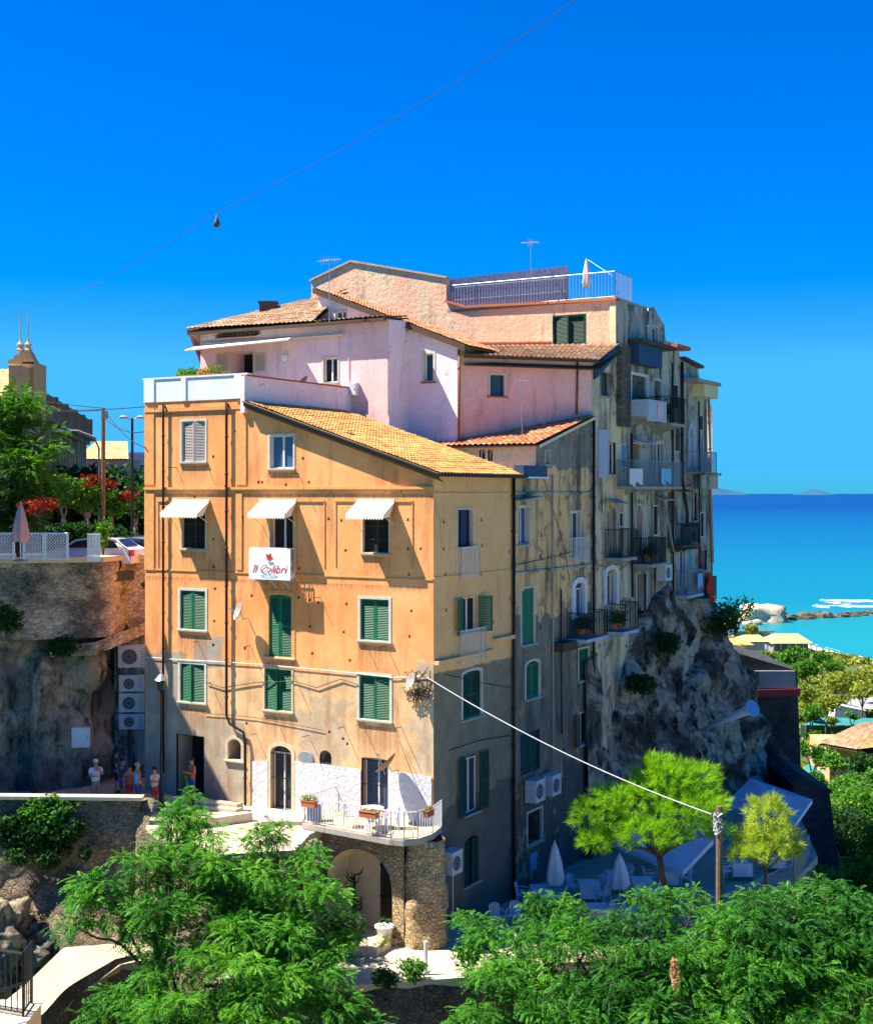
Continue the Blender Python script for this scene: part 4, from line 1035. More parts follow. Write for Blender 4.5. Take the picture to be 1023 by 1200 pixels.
def grid(name, m, fn, nu, nv, parent=None, smooth=True, closed=False, loc=None):
    """fn(i/nu, j/nv) -> point"""
    mb = MB(); vs = [fn(i / nu, j / nv) for j in range(nv + 1) for i in range(nu + 1)]
    fs = [(j * (nu + 1) + i, j * (nu + 1) + i + 1, (j + 1) * (nu + 1) + i + 1, (j + 1) * (nu + 1) + i) for j in range(nv) for i in range(nu)]
    mb.add(vs, fs); return mb.build(name, m, parent, smooth, loc)
FR = lambda p, o=5: noise.fractal(V(p), .9, 2.1, o)
def lerp_tab(x, tab):
    if x <= tab[0][0]: return tab[0][1]
    for (a, b), (c, d) in zip(tab[:-1], tab[1:]):
        if x <= c: return b + (d - b) * (x - a) / (c - a)
    return tab[-1][1]
sm = lambda a, b, x: (lambda t: t * t * (3 - 2 * t))(min(1, max(0, (x - a) / (b - a))))
coastx = lambda y: 129 - .126 * (y - 406) if y > 300 else 140
def ht(x, y):
    h = lerp_tab(y, [(0, 27), (44, 30), (60, 30), (80, 27), (130, 18), (230, 9), (330, 4.2), (400, 2.6), (520, 1.6)])
    h += 1.2 * FR((x * .03, y * .03, 0)) * sm(60, 100, y) * (1 - sm(300, 400, y))
    c = coastx(y); h = h * (1 - sm(c - 14, c + 2, x)) - 3 * sm(c - 2, c + 12, x)
    h = h * (1 - sm(505, 535, y)) - 3 * sm(515, 545, y)
    h += 0 if x > -8 else 0
    return h
xs = [-400 + 4 * i for i in range(70)] + [-120 + 2.5 * i for i in range(121)] + [185 + 10 * i for i in range(20)]
ys = [-10 + 4 * i for i in range(40)] + [150 + 7 * i for i in range(70)]
mb = MB(); n = len(xs)
mb.add([(x, y, ht(x, y)) for y in ys for x in xs], [(j * n + i, j * n + i + 1, (j + 1) * n + i + 1, (j + 1) * n + i) for j in range(len(ys) - 1) for i in range(n - 1)])
tag(mb.build('ground', 'ground_mat', None, True), kind='structure')
mb = MB(); rr = [0, 200, 600, 1500, 4000, 12000, 40000, 120000]
mb.add([(-rr[-1], -2000, 0), (rr[-1], -2000, 0), (rr[-1], 120000, 0), (-rr[-1], 120000, 0)], [(0, 1, 2, 3)])
tag(mb.build('sea', 'sea_water'), kind='structure')
def strip_path(name, m, pts, w, z, kind='structure', jag=.35):
    mb = MB(); L = []
    for i, (x, y) in enumerate(pts):
        L.append(((x, y), w * (1 + jag * noise.noise(V((i * .7, 3.3, 0))))))
    vs = []; fs = []
    for i, ((x, y), ww) in enumerate(L):
        a = pts[max(i - 1, 0)]; b = pts[min(i + 1, len(pts) - 1)]; d = V((b[0] - a[0], b[1] - a[1])).normalized(); nn = V((-d.y, d.x))
        vs += [(x + nn.x * ww, y + nn.y * ww, z), (x - nn.x * ww, y - nn.y * ww, z)]
    fs = [(2 * i, 2 * i + 1, 2 * i + 3, 2 * i + 2) for i in range(len(L) - 1)]
    mb.add(vs, fs); return tag(mb.build(name, m), kind=kind)
# sandy beach, shoreline foam
mb = MB(); vs = []; Ys = [300 + 5 * i for i in range(44)]
for y in Ys:
    c = coastx(y); w = 13 + 3 * noise.noise(V((y * .05, 1, 0)))
    for k in range(5):
        x = c - w + (w + 1.5) * k / 4; vs.append((x, y, max(ht(x, y), -.5) + .12 - .02 * k))
mb.add(vs, [(j * 5 + i, j * 5 + i + 1, (j + 1) * 5 + i + 1, (j + 1) * 5 + i) for j in range(len(Ys) - 1) for i in range(4)])
tag(mb.build('beach', 'sand', None, True), kind='structure')
def foam(pts, w):
    mb = MB(); vs = []; n = len(pts)
    for i, (x, y) in enumerate(pts):
        k = (1 + 1.4 * noise.noise(V((i * .45, w, 7)))) * min(1, i / 2 + .15, (n - 1 - i) / 2 + .15)
        vs += [(x, y - w * max(.12, k), .06), (x, y + w * max(.12, k), .06)]
    mb.add(vs, [(2 * i, 2 * i + 1, 2 * i + 3, 2 * i + 2) for i in range(n - 1)])
    tag(mb.build('foam', 'foam'), kind='stuff')
foam([(coastx(y) + 1.5 + noise.noise(V((y * .1, 0, 0))), y) for y in range(330, 505, 5)], 2.2)
foam([(165 + i * 3.0, 600 + 6 * math.sin(i * .35) + i * .4) for i in range(18)], 9)
foam([(121 + i * 3.5, 541 + 1.3 * i + 3 * math.sin(i * .9)) for i in range(26)], 3.6)
foam([(176 + i * 3.2, 628 + 5 * math.sin(i * .5)) for i in range(16)], 12)
foam([(100 + i * 2.2, 531 - .3 * i) for i in range(14)], 3)
# white rock stack on the beach
def rock(name, m, c, r, seed, flat=1., label=None, cat='rock', group=None, n=24, mm=16, amp=.28, p=1.):
    mb = MB(); vs = []; fs = []
    for i in range(mm + 1):
        th = math.pi * i / mm
        for k in range(n):
            a = 2 * math.pi * k / n; d = V((math.sin(th) * math.cos(a), math.sin(th) * math.sin(a), math.cos(th)))
            q = 1 / max(abs(d.x) ** p, abs(d.y) ** p, abs(d.z) ** p) ** (1 / p) if flat < 1 else 1
            q = q * (1 - flat) + flat
            f = q * (1 + amp * FR(d * 1.6 + V((seed, 0, 0))))
            vs.append((c[0] + r[0] * d.x * f, c[1] + r[1] * d.y * f, c[2] + r[2] * d.z * f))
    for i in range(mm):
        for k in range(n): fs.append((i * n + k, (i + 1) * n + k, (i + 1) * n + (k + 1) % n, i * n + (k + 1) % n))
    mb.add(vs, fs); o = mb.build(name, m, None, n > 30)
    return tag(o, label, cat, group)
rock('sea_rock', 'sea_rock', (127.0, 533, .8), (8.4, 7, 5.6), 5, .35, 'big pale flat topped rock on the shore where the reef begins', n=40, mm=26, amp=.18, p=1)
rng = random.Random(5)
for i in range(34):
    t = i / 33; x = 135 + t * 60; y = 538 + t * 34 + rng.uniform(-3, 3); r = rng.uniform(1.3, 2.6) * (1.15 - .45 * t)
    rock('reef_rock', 'dark_sea_rock', (x, y, .2), (r * 1.5, r, r * rng.uniform(.5, 1.0)), i * 3.1, 1, 'one of the low dark boulders in the reef line running out to sea', 'rock', 'dark boulders of the reef', n=9, mm=6, amp=.5)
for i in range(9):
    x = 109 + i * 1.5 + rng.uniform(-1, 1); y = 520 + rng.uniform(-8, 8)
    rock('shore_rock', 'sea_rock', (x, y, .8), (2.2, 1.6, rng.uniform(.8, 1.8)), i * 5.1, 1, 'one of the pale boulders left of the big shore rock', 'rock', 'pale boulders on the shore', n=9, mm=6, amp=.5)
# islands on the horizon
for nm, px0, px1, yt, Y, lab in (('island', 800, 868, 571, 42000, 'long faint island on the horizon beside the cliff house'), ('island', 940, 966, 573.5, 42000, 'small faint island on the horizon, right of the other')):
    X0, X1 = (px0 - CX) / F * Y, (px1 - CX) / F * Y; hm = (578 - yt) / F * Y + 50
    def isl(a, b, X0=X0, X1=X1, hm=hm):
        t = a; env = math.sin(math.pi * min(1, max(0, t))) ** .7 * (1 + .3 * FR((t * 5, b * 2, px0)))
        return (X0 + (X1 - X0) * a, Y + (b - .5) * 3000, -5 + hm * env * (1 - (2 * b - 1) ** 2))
    tag(grid(nm, 'island_haze', isl, 40, 6), kind='structure')

# ---------------------------------------------------------------- cliff under the houses
WC = Wall(uv(0, 13.4), uv(0, 62))
ctop = [(0, 42.6), (2.0, 42.9), (4.5, 42.6), (6.0, 42.8), (8.6, 44.9), (10.5, 45.4), (12, 44.6), (16.5, 44.3), (18.2, 43.8), (19.4, 41.8), (21.5, 40.2), (26, 39.0), (34, 37.5), (48, 35)]
def cl(a, b, ):
    s = 25 * a; zt = lerp_tab(s, ctop); zb = 29.5
    z = zb + (zt - zb) * b
    d = (zt - z)
    o = .1 + .03 * d + .35 * sm(0, 5, s) * sm(0, 6, d) + (.65 * abs(FR((s * .22, z * .12, 2.2))) + .16 * abs(FR((s * 2.1, z * 1.4, 19))) + .9 * abs(FR((s * .6, z * .4, 9))) - .25 + .35 * noise.voronoi(V((s * .55, z * .4, 1)))[0][0]) * (.35 + .65 * sm(0, 2.5, d)) * sm(-.5, 3, s)
    o += .5 * sm(3, 7, s) * sm(5, 9, d) + .3 * sm(12, 22, s)
    # cave-like hollows and buttress ribs
    o -= 1.3 * sm(.25, .5, noise.noise(V((s * .22, z * .18, 30)))) 
    if b > .985: o -= .6
    p = WC.P(s, z, o); return p
tag(grid('sea_cliff', 'cliff_rock', cl, 260, 130), kind='structure')
mb = MB()
mb.poly([WC.P(0, 44, -.4), WC.P(25, 39, .5), WC.P(25, 39, -30), WC.P(0, 44, -30)]); mb.poly([WC.P(25, 28, .5), WC.P(25, 39, .5), WC.P(25, 39, -30), WC.P(25, 28, -30)])
tag(mb.build('cliff_top', 'cliff_rock'), kind='structure')

# dark masonry bastion right of the cliff
T = thing('bastion', 'dark masonry bastion against the cliff with a concrete head and a red band', 'wall', P(900, 960, 84))
Yb = 84
q = lambda x, y, dy=0: P(x, y, Yb) + V((0, dy, 0))
mb = MB(); mb.prism([q(852, 980), q(852, 760), q(862, 765), q(934, 786), q(935, 815), q(942, 985)], V((0, 9, 0))); mb.build('wall', 'dark_masonry', T)
mb = MB(); mb.prism([q(873, 806, -.25), q(873, 786, -.25), q(931, 786, -.25), q(932, 806, -.25)], V((0, 3, 0))); mb.build('parapet', 'concrete', T)
mb = MB(); mb.prism([q(877, 816, -.35), q(877, 808, -.35), q(936, 806.5, -.35), q(936, 815, -.35)], V((0, 3, 0))); mb.build('red_band', 'red_band', T)
T = thing('lower_bastion', 'lower dark buttress wall stepping down right of the bastion', 'wall', P(960, 1040, 76))
q = lambda x, y: P(x, y, 76)
mb = MB(); mb.prism([q(925, 1060), q(930, 915), q(942, 913), q(972, 928), q(978, 975), q(988, 1060)], V((0, 10, 0))); mb.build('wall', 'dark_masonry', T)
mb = MB(); mb.prism([q(926, 917) + V((0, -.15, 0)), q(942, 911) + V((0, -.15, 0)), q(974, 926) + V((0, -.15, 0)), q(974, 930) + V((0, -.15, 0)), q(942, 915.5) + V((0, -.15, 0)), q(926, 921) + V((0, -.15, 0))], V((0, 10.2, 0))); mb.build('coping', 'dark_masonry', T)

# ---------------------------------------------------------------- streets and terraces
mb = MB()
st = [(-40, 52.4), (-11.2, 51.4), (-9.2, 48.6), (-7.4, 46.8), (-4.9, 47.4), (-4.6, 49.6), (-3.5, 52), (-12.1, 57), (-12.2, 64), (-40, 64)]
mb.prism([(x, y, 37.6) for x, y in st], V((0, 0, -.3))); tag(mb.build('street', 'paving_pale'), kind='structure')
mb = MB()
for i in range(3): mb.prism([(-12.0, 53.6 + i * .32, 37.604 + i * .0), (-7.7, 52.0 + i * .32, 37.604), (-7.5, 52.35 + i * .32, 37.604), (-11.8, 53.95 + i * .32, 37.604)], V((0, 0, .13 + .13 * i)))
tag(mb.build('steps', 'paving_pale'), kind='structure')
mb = MB(); mb.box(-6.55, -5.0, 50.9, 52.4, 37.6, 37.75); tag(mb.build('door_step', 'sill_stone'), kind='structure')
def curve_wall(name, m, path, z0f, z1f, amp, fr, seed, nu=120, nv=40, parent=None, over=None):
    L = [0]
    for a, b in zip(path[:-1], path[1:]): L.append(L[-1] + (V(b) - V(a)).length)
    def at(t):
        d = t * L[-1]
        for i in range(len(path) - 1):
            if d <= L[i + 1] or i == len(path) - 2:
                k = (d - L[i]) / (L[i + 1] - L[i]); p = V(path[i]).lerp(V(path[i + 1]), k); dd = (V(path[i + 1]) - V(path[i])).normalized(); return p, V((dd.y, -dd.x))
    def fn(a, b):
        p, n = at(a); z0, z1 = z0f(p.x), z1f(p.x); z = z0 + (z1 - z0) * b
        o = amp * FR((p.x * fr, p.y * fr + seed, z * fr)) + (over(p, z) if over else 0)
        if b >= 1: o -= .25
        q = p + n * o; return (q.x, q.y, z)
    return grid(name, m, fn, nu, nv, parent)
# retaining wall below the street and its pale coping
T = thing('street_wall', 'rough stone retaining wall below the street parapet with a pale coping', 'wall', (-20, 51, 30))
pth = [(-40, 52.6), (-11.2, 51.2), (-9.2, 48.4), (-7.4, 46.6), (-4.9, 47.2), (-4.6, 49.6), (-4.4, 51)]
curve_wall('wall', 'rubble_brown', pth, lambda x: 29, lambda x: 38.5 if x < -11.0 else 37.5, .35, .45, 3, 170, 46, T, over=lambda p, z: .09 * (37 - z) + 1.5 * sm(.1, .5, noise.noise(V((p.x * .2, z * .3, 5)))) * sm(0, 3, 36 - z))
mb = MB(); mb.prism([(-40, 52.25, 38.5), (-11.0, 50.95, 38.5), (-11.0, 51.45, 38.5), (-40, 52.75, 38.5)], V((0, 0, .13))); mb.build('coping', 'paving_pale', T)
mb = MB(); mb.prism([(-40, 52.4, 37.5), (-11.1, 51.2, 37.5), (-11.1, 51.4, 37.5), (-40, 52.6, 37.5)], V((0, 0, 1.01))); mb.build('parapet', 'rubble_grey', T)
# low kerb wall at the ramp top
mb = MB(); mb.prism([(-9.6, 50.2, 37.61), (-7.2, 51.8, 37.61), (-6.95, 51.55, 37.61), (-9.4, 49.9, 37.61)], V((0, 0, .32))); tag(mb.build('kerb_wall', 'paving_pale'), 'low pale kerb wall on the ramp left of the arched door', 'wall')
# rocky left cliff carrying the upper road
curve = [(-42, 55), (-18.6, 57), (-16.8, 57.3), (-14.4, 58.2), (-14.0, 60.4), (-11.5, 61)]
def lo(p, z):
    o = 0
    if p.x < -14.6: o += .9 * sm(44.3, 42.0, z) * (1 if p.x > -17 else .25) + .5 * math.sin(p.x * .9) * sm(45, 43, z)
    if z > 44.2: o += .35
    return o
T = thing('cliff_wall', 'tall rubble and rock wall carrying the upper road, behind the waiting people', 'wall', (-20, 57, 37.6))
curve_wall('rock_face', 'left_rock', curve, lambda x: 37.0, lambda x: 44.6, .55, .55, 11, 150, 60, T, lo)
curve_wall('wall', 'rubble', curve, lambda x: 43.9, lambda x: 47.25, .22, .6, 17, 150, 26, T, lambda p, z: .55)
mb = MB(); cp = [(-42, 54.2), (-18.8, 56.2), (-16.8, 56.5), (-14.0, 57.4), (-13.4, 59.6), (-11.9, 60.0), (-11.9, 60.9), (-14.3, 60.6), (-15.0, 58.2), (-16.9, 57.4), (-42, 55.4)]
mb.prism([(x, y, 47.1) for x, y in cp], V((0, 0, .22))); mb.build('coping', 'paving_pale', T)
mb = MB(); mb.prism([(-16, 56.6, 43.2), (-14.3, 57.2, 43.2), (-12.3, 60.2, 44.0), (-12.3, 60.2, 44.5), (-14.3, 57.1, 43.75), (-16, 56.5, 43.6)], V((0, .35, 0))); mb.build('buttress_ledge', 'rubble', T)
mb = MB(); mb.prism([(-300, 55, 46.6), (-14, 58, 46.6), (-12.5, 62, 46.6), (-13.5, 66, 46.6), (-22, 75, 46.4), (-26, 160, 45), (-40, 400, 45), (-300, 400, 45)], V((0, 0, -.4))); tag(mb.build('upper_road', 'asphalt'), kind='structure')
mb = MB(); mb.poly([(-13, 62, 37), (-13, 62, 46.6), (-22, 110, 46), (-22, 110, 37)]); tag(mb.build('rear_cliff', 'left_rock'), kind='structure')
# lower terrace in front of the arch; restaurant terrace right of the corner
mb = MB(); mb.prism([(-7.5, 44.2, 33.85), (-2.4, 44.6, 33.85), (2.6, 45.6, 33.85), (3.0, 51, 33.85), (-6, 52, 33.85)], V((0, 0, -.35))); tag(mb.build('lower_terrace', 'paving_pale'), kind='structure')
mb = MB(); mb.prism([(.0, 47.2, 33.5), (6, 48.2, 33.5), (12, 52, 33.5), (17.3, 62, 33.5), (18.6, 70, 33.5), (18.8, 84, 33.5), (14, 84, 33.5), (2, 55, 33.5)], V((0, 0, -.35))); tag(mb.build('restaurant_terrace', 'paving'), kind='structure')
T = thing('terrace_wall', 'brown rubble retaining wall under the lower terrace, behind the foreground trees', 'wall', (0, 45, 29))
curve_wall('wall', 'rubble_grey', [(-9, 44.5), (-7.5, 44.0), (-2.4, 44.4), (2.6, 45.4), (3.4, 47.6), (6, 48), (12, 51.8), (17.2, 61.8), (18.5, 70), (18.7, 84)], lambda x: 28, lambda x: 33.8 if x < 2.9 else 33.45, .18, .8, 23, 160, 26, T)
mb = MB(); mb.prism([(-7.5, 43.95, 33.86), (-2.4, 44.35, 33.86), (2.6, 45.35, 33.86), (2.5, 45.75, 33.86), (-2.4, 44.75, 33.86), (-7.5, 44.35, 33.86)], V((0, 0, .16))); mb.build('kerb', 'paving_pale', T)
# path at the lower left
mb = MB(); c = [PZ(18, 1215, 33.1), PZ(62, 1162, 33.3), PZ(118, 1122, 33.5), PZ(230, 1085, 33.7)]
tv = [c[0] + V((-1.6, .6, 0)), c[0] + V((.9, -.5, 0)), c[1] + V((-1.1, .6, 0)), c[1] + V((.9, -.6, 0)), c[2] + V((-1.6, .9, 0)), c[2] + V((.9, -.8, 0)), c[3] + V((-2, 1.5, 0)), c[3] + V((2, -1.5, 0))]; lo_ = [v - V((0, 0, 5)) for v in tv]
mb.add(tv + lo_, [(0, 1, 3, 2), (2, 3, 5, 4), (4, 5, 7, 6), (1, 9, 11, 3), (3, 11, 13, 5), (5, 13, 15, 7)])
tag(mb.build('path', 'paving'), kind='structure')
curve_wall('path_kerb', 'rubble_grey', [(c[0].x + .95, c[0].y - .55), (c[1].x + .95, c[1].y - .65), (c[2].x + .95, c[2].y - .85), (c[3].x + 2, c[3].y - 1.6)], lambda x: 29, lambda x: 33.7, .05, 1, 5, 30, 8)
tag(bpy.data.objects['path_kerb'], 'low stone kerb wall along the path at the lower left', 'wall')
# rock outcrop at left under the street wall
for i, (x, y, z, r) in enumerate(((-15.9, 49.9, 34.0, 1.1), (-14.6, 50.2, 33.2, .9), (-16.6, 49.6, 32.6, 1.2), (-4.75, 49.0, 35.8, .75), (-4.9, 48.2, 34.4, .9), (-4.6, 48.9, 37.0, .55))):
    rock('boulder', 'left_rock', (x, y, z), (r * 1.1, r * .8, r), i * 7.7, 1, ['tan boulder bulging from the street wall above the lower left path, upper one', 'right one of the two boulders at the foot of the street wall', 'lowest left boulder beside the lower left path', 'brown boulder in the rock bank left of the arch', 'lowest boulder in the rock bank left of the arch', 'small boulder right under the left end of the stone balcony'][i], n=72, mm=46, amp=.5)

# unseen rock mass added left of the street, throwing slanting shade on people
def bl(a, b):
    per = [(-34, 58.5), (-34, 51.6), (-20.9, 52.2), (-20.3, 53.4), (-20.3, 58.5)]; n = len(per) - 1; t = a * n; i = min(int(t), n - 1); p = V(per[i]).lerp(V(per[i + 1]), t - i); z = 30 + 27.8 * b
    f = .5 * FR((p.x * .3, p.y * .3 + 40, z * .25)); k = 1 - .12 * sm(.9, 1, b); q = V((-27 + (p.x + 27) * k, 55 + (p.y - 55) * k)); return (q.x + f * .6 - .3, q.y + f * .5, z)
tag(grid('shade_rock', 'left_rock', bl, 60, 40), kind='structure')
mb = MB(); mb.poly([(-33.2, 52, 57.6), (-21, 52.4, 57.6), (-21, 58.2, 57.6), (-33.2, 58.2, 57.6)]); tag(mb.build('shade_rock_top', 'left_rock'), kind='structure')

# added pale ground out of view, bouncing warm sunlight onto the shaded walls
mb = MB(); mb.prism([(-2, -30, 30.6), (70, -30, 30.6), (70, 38, 30.6), (34, 46, 30.6), (16, 43, 30.6), (-2, 36, 30.6)], V((0, 0, -.3))); tag(mb.build('bounce_ground', 'bounce_paving'), kind='structure')
# ================================================================ props
FACE = {'A': WA, 'B': WB1}
def ac_unit(W, box, label, dep=.32, group='air conditioning units', stand=False):
    s0, s1, z0, z1 = W.rect(*box); z0, z1 = min(z0, z1), max(z0, z1)
    T = thing('air_conditioner', label, 'air conditioner', W.P((s0 + s1) / 2, z0, .1), group)
    mb = MB(); W.box(mb, s0, s1, z0, z1, .09, .09 + dep); W.box(mb, s0 - .015, s1 + .015, z1 + .002, z1 + .03, .07, .11 + dep); mb.build('casing', 'ac_white', T)
    o = .09 + dep; c = s0 + (s1 - s0) * .4; zc = (z0 + z1) / 2; r = min(s1 - s0, z1 - z0) * .36
    mb = MB(); mb.lathe(W.P(c, zc, o + .002), [(r, 0), (r, .012), (r * .9, .014)], 20, N3(W)); f = mb.build('fan', 'ac_dark', T)
    mb = MB()
    for k in range(3):
        rr = r * (.35 + .3 * k); pts = [W.P(c + rr * math.cos(a), zc + rr * math.sin(a), o + .03) for a in [i * math.pi / 10 for i in range(21)]]; mb.tube(pts, .006, 4)
    mb.build('guard', 'ac_white', f)
    mb = MB(); 
    for i in range(7): z = z0 + (z1 - z0) * (i + 1) / 8; W.box(mb, s1 - (s1 - s0) * .2, s1 - .04, z - .008, z + .008, o, o + .008)
    mb.build('vent', 'ac_dark', T)
    for s in (s0 + .1, s1 - .1):
        mb = MB(); W.box(mb, s - .015, s + .015, z0 - .035, z0 - .003, 0, .1 + dep); mb.bar(W.P(s, z0 - .25, 0), W.P(s, z0 - .02, dep), .012, 4); mb.build('bracket', 'steel', T)
    return T
Wr = Wall((-15.5, 59.35), (-9, 59.9))
for b, l in (((140, 756, 173, 781), 'large topmost air conditioner of the column left of the orange house'),
             ((141, 791, 170, 809), 'second air conditioner from the top in the column left of the orange house'),
             ((141, 812, 170, 833), 'third air conditioner from the top in the column left of the orange house'),
             ((141, 836, 170, 853), 'lowest air conditioner of the column, above the people by the wall')): ac_unit(Wr, b, l)
mb = MB(); s0, s1, z0, z1 = Wr.rect(134, 930, 178, 740); Wr.box(mb, s0, s1, z0, z1, -1.5, 0); tag(mb.build('service_shaft', 'grey_old'), 'grey plastered shaft wall behind the column of air conditioners', 'wall')
def box_thing(name, W, box, dep, m, label, cat):
    s0, s1, z0, z1 = W.rect(*box); z0, z1 = min(z0, z1), max(z0, z1); T = thing(name, label, cat, W.P(s0, z0, 0))
    mb = MB(); W.box(mb, s0, s1, z0, z1, 0, dep); mb.build('casing', m, T)
    mb = MB(); W.box(mb, s0 + .04, s1 - .04, z0 + .04, z1 - .04, dep, dep + .015); d = mb.build('door', m, T)
    mb = MB(); W.box(mb, s1 - .1, s1 - .07, (z0 + z1) / 2 - .03, (z0 + z1) / 2 + .03, dep + .015, dep + .03); mb.build('handle', 'ac_dark', d)
    return T
Wc = Wall((-20, 55.55), (-13, 56.3)); box_thing('electric_box', Wc, (85, 852, 106, 875), .25, 'ac_white', 'pale electric box fixed on the cliff rock above the left person', 'electric box')
box_thing('wall_sign_box', Wr, (172, 868, 181, 886), .05, 'blue_box', 'small blue notice panel on the dark wall beside the street lamp', 'notice')
box_thing('utility_box', Wall(uv(12, 7.48), uv(5, 7.48)), (408, 449, 421, 464), .25, 'ac_white', 'white meter box on the pink wall at the end of the parapet', 'meter box')
Wb = WB1
ac_unit(Wb, (514, 996, 526, 1022), 'white air conditioner on the corner of the beige wall beside the round stone pillar', .5)
mb = MB(); s, z = Wb.hit(521, 1024); mb.bar(Wb.P(s, z - .05, .35), Wb.P(s, 33.5, .35), .02, 6); tag(mb.build('support_pole', 'steel'), 'thin steel pole standing under the corner air conditioner', 'pole')
ac_unit(Wb, (613, 913, 624, 938), 'left one of the two air conditioners under the dark shutters', .5)
ac_unit(Wb, (633, 907, 643, 930), 'right one of the two air conditioners under the dark shutters', .5)
ac_unit(Wb, (798, 618, 805, 636), 'air conditioner high on the cliff edge house by the black balcony', .5)
ac_unit(Wb, (767, 662, 775, 680), 'air conditioner over the bare rock beside the white arched doorway', .5)

def dish(W, px, py, r, tilt, label, m='dish_grey', out=.55, up=.35):
    s, z = W.hit(px, py); c = W.P(s, z, out); T = thing('satellite_dish', label, 'satellite dish', W.P(s, z, 0))
    ax = (N3(W) * tilt[0] + D3(W) * tilt[1] + V((0, 0, tilt[2]))).normalized()
    prof = [(0.001, -.0)] + [(r * t, .28 * r * t * t) for t in (.2, .4, .6, .8, 1.0)] + [(r * 1.03, .28 * r), (r * 1.0, .28 * r - .02)] + [(r * t, .28 * r * t * t - .03) for t in (.8, .5, .2, .01)]
    mb = MB(); mb.lathe(c, prof, 28, ax, False); mb.build('reflector', m, T, True)
    mb = MB(); f = c + ax * r * .95; a = c - V((0, 0, r * .95)) + ax * .28 * r
    mb.bar(a, f, .014, 5); mb.tube([f - ax * .02, f + ax * .1], [.04, .03], 8); mb.build('feed_arm', 'steel', T)
    mb = MB(); mb.tube([W.P(s, z - .3, 0), W.P(s, z - .3, out * .6), c - ax * .03], .022, 6); mb.build('bracket', 'steel', T); return T
dish(WA, 291, 716, .36, (.85, -.6, .4), 'grey satellite dish on the orange facade beside the drainpipe')
dish(WA, 492, 797, .32, (.85, -.6, .35), 'small grey dish amid cables at the corner of the orange house')
dish(WA, 466, 893, .5, (.25, -.7, .75), 'rusty brown satellite dish above the balcony with white table', 'dish_rust', .7)
dish(Wall(uv(14, 6.6), uv(4, 6.6)), 362, 452, .45, (.3, -.6, .7), 'dark dish on the pink terrace, peeping over the lilac parapet', 'ac_dark')
# tangle of old cables at the corner
mb = MB(); r2 = random.Random(3)
for i in range(16):
    s, z = WA.hit(488 + r2.uniform(-6, 16), 800 + r2.uniform(-12, 22)); pts = []
    for k in range(9): pts.append(WA.P(s + r2.uniform(-.3, .3), z + r2.uniform(-.32, .3), r2.uniform(.03, .28)))
    mb.tube(pts, .014, 4)
tag(mb.build('cable_tangle', 'cable_black'), 'tangle of loose black cables hung at the corner of the orange house', 'cables')
def cable(name, pts, r, m, label, sag=0, n=24, cat='cable', group=None):
    mb = MB(); pts = [V(p) for p in pts]
    if len(pts) == 2: a, b = pts; pts = [a.lerp(b, i / n) - V((0, 0, sag * 4 * (i / n) * (1 - i / n))) for i in range(n + 1)]
    mb.tube(pts, r, 5); return tag(mb.build(name, m), label, cat, group)
cable('white_cable', [WA.P(*WA.hit(503, 793), .2), P(841, 957, 46.3)], .021, 'cable_white', 'thick pale cable from the house corner down to the wooden pole', .35)
cable('facade_cable', [WA.P(*WA.hit(x, y), .05) for x, y in ((172, 770), (210, 773), (250, 775), (300, 778), (345, 782), (420, 789), (460, 794), (500, 792))], .014, 'cable_white', 'thin pale cable running across the orange facade between window rows')
cable('facade_cable', [WA.P(*WA.hit(x, y), .05) for x, y in ((243, 800), (262, 806), (300, 800), (345, 798), (372, 806), (400, 796), (420, 802))], .017, 'cable_black', 'sagging dark cable between the third row shutters')
cable('facade_cable', [WA.P(*WA.hit(x, y), .05) for x, y in ((240, 836), (270, 838), (300, 841), (350, 850), (380, 856))], .012, 'cable_black', 'thin dark cable above the arched niche')
cable('balcony_stay', [WA.P(*WA.hit(470, 868), .1), WA.P(*WA.hit(504, 935), .5)], .01, 'cable_black', 'slanting dark wire down the white washed wall by the corner', .05)
cable('sky_wire', [P(-30, 385, 60), P(120, 330, 57), P(254, 250, 53), P(400, 175, 48), P(540, 92, 44), P(690, -12, 40)], .009, 'cable_black', 'long thin wire slanting across the sky over the rooftops')
mb = MB(); c = P(254, 258, 53); mb.lathe(c + V((0, 0, -.28)), [(.02, 0), (.1, .04), (.13, .14), (.1, .26), (.04, .36), (.03, .5)], 12); tag(mb.build('wire_weight', 'ac_dark', None, True), 'small black pendant hanging from the sky wire', 'weight')

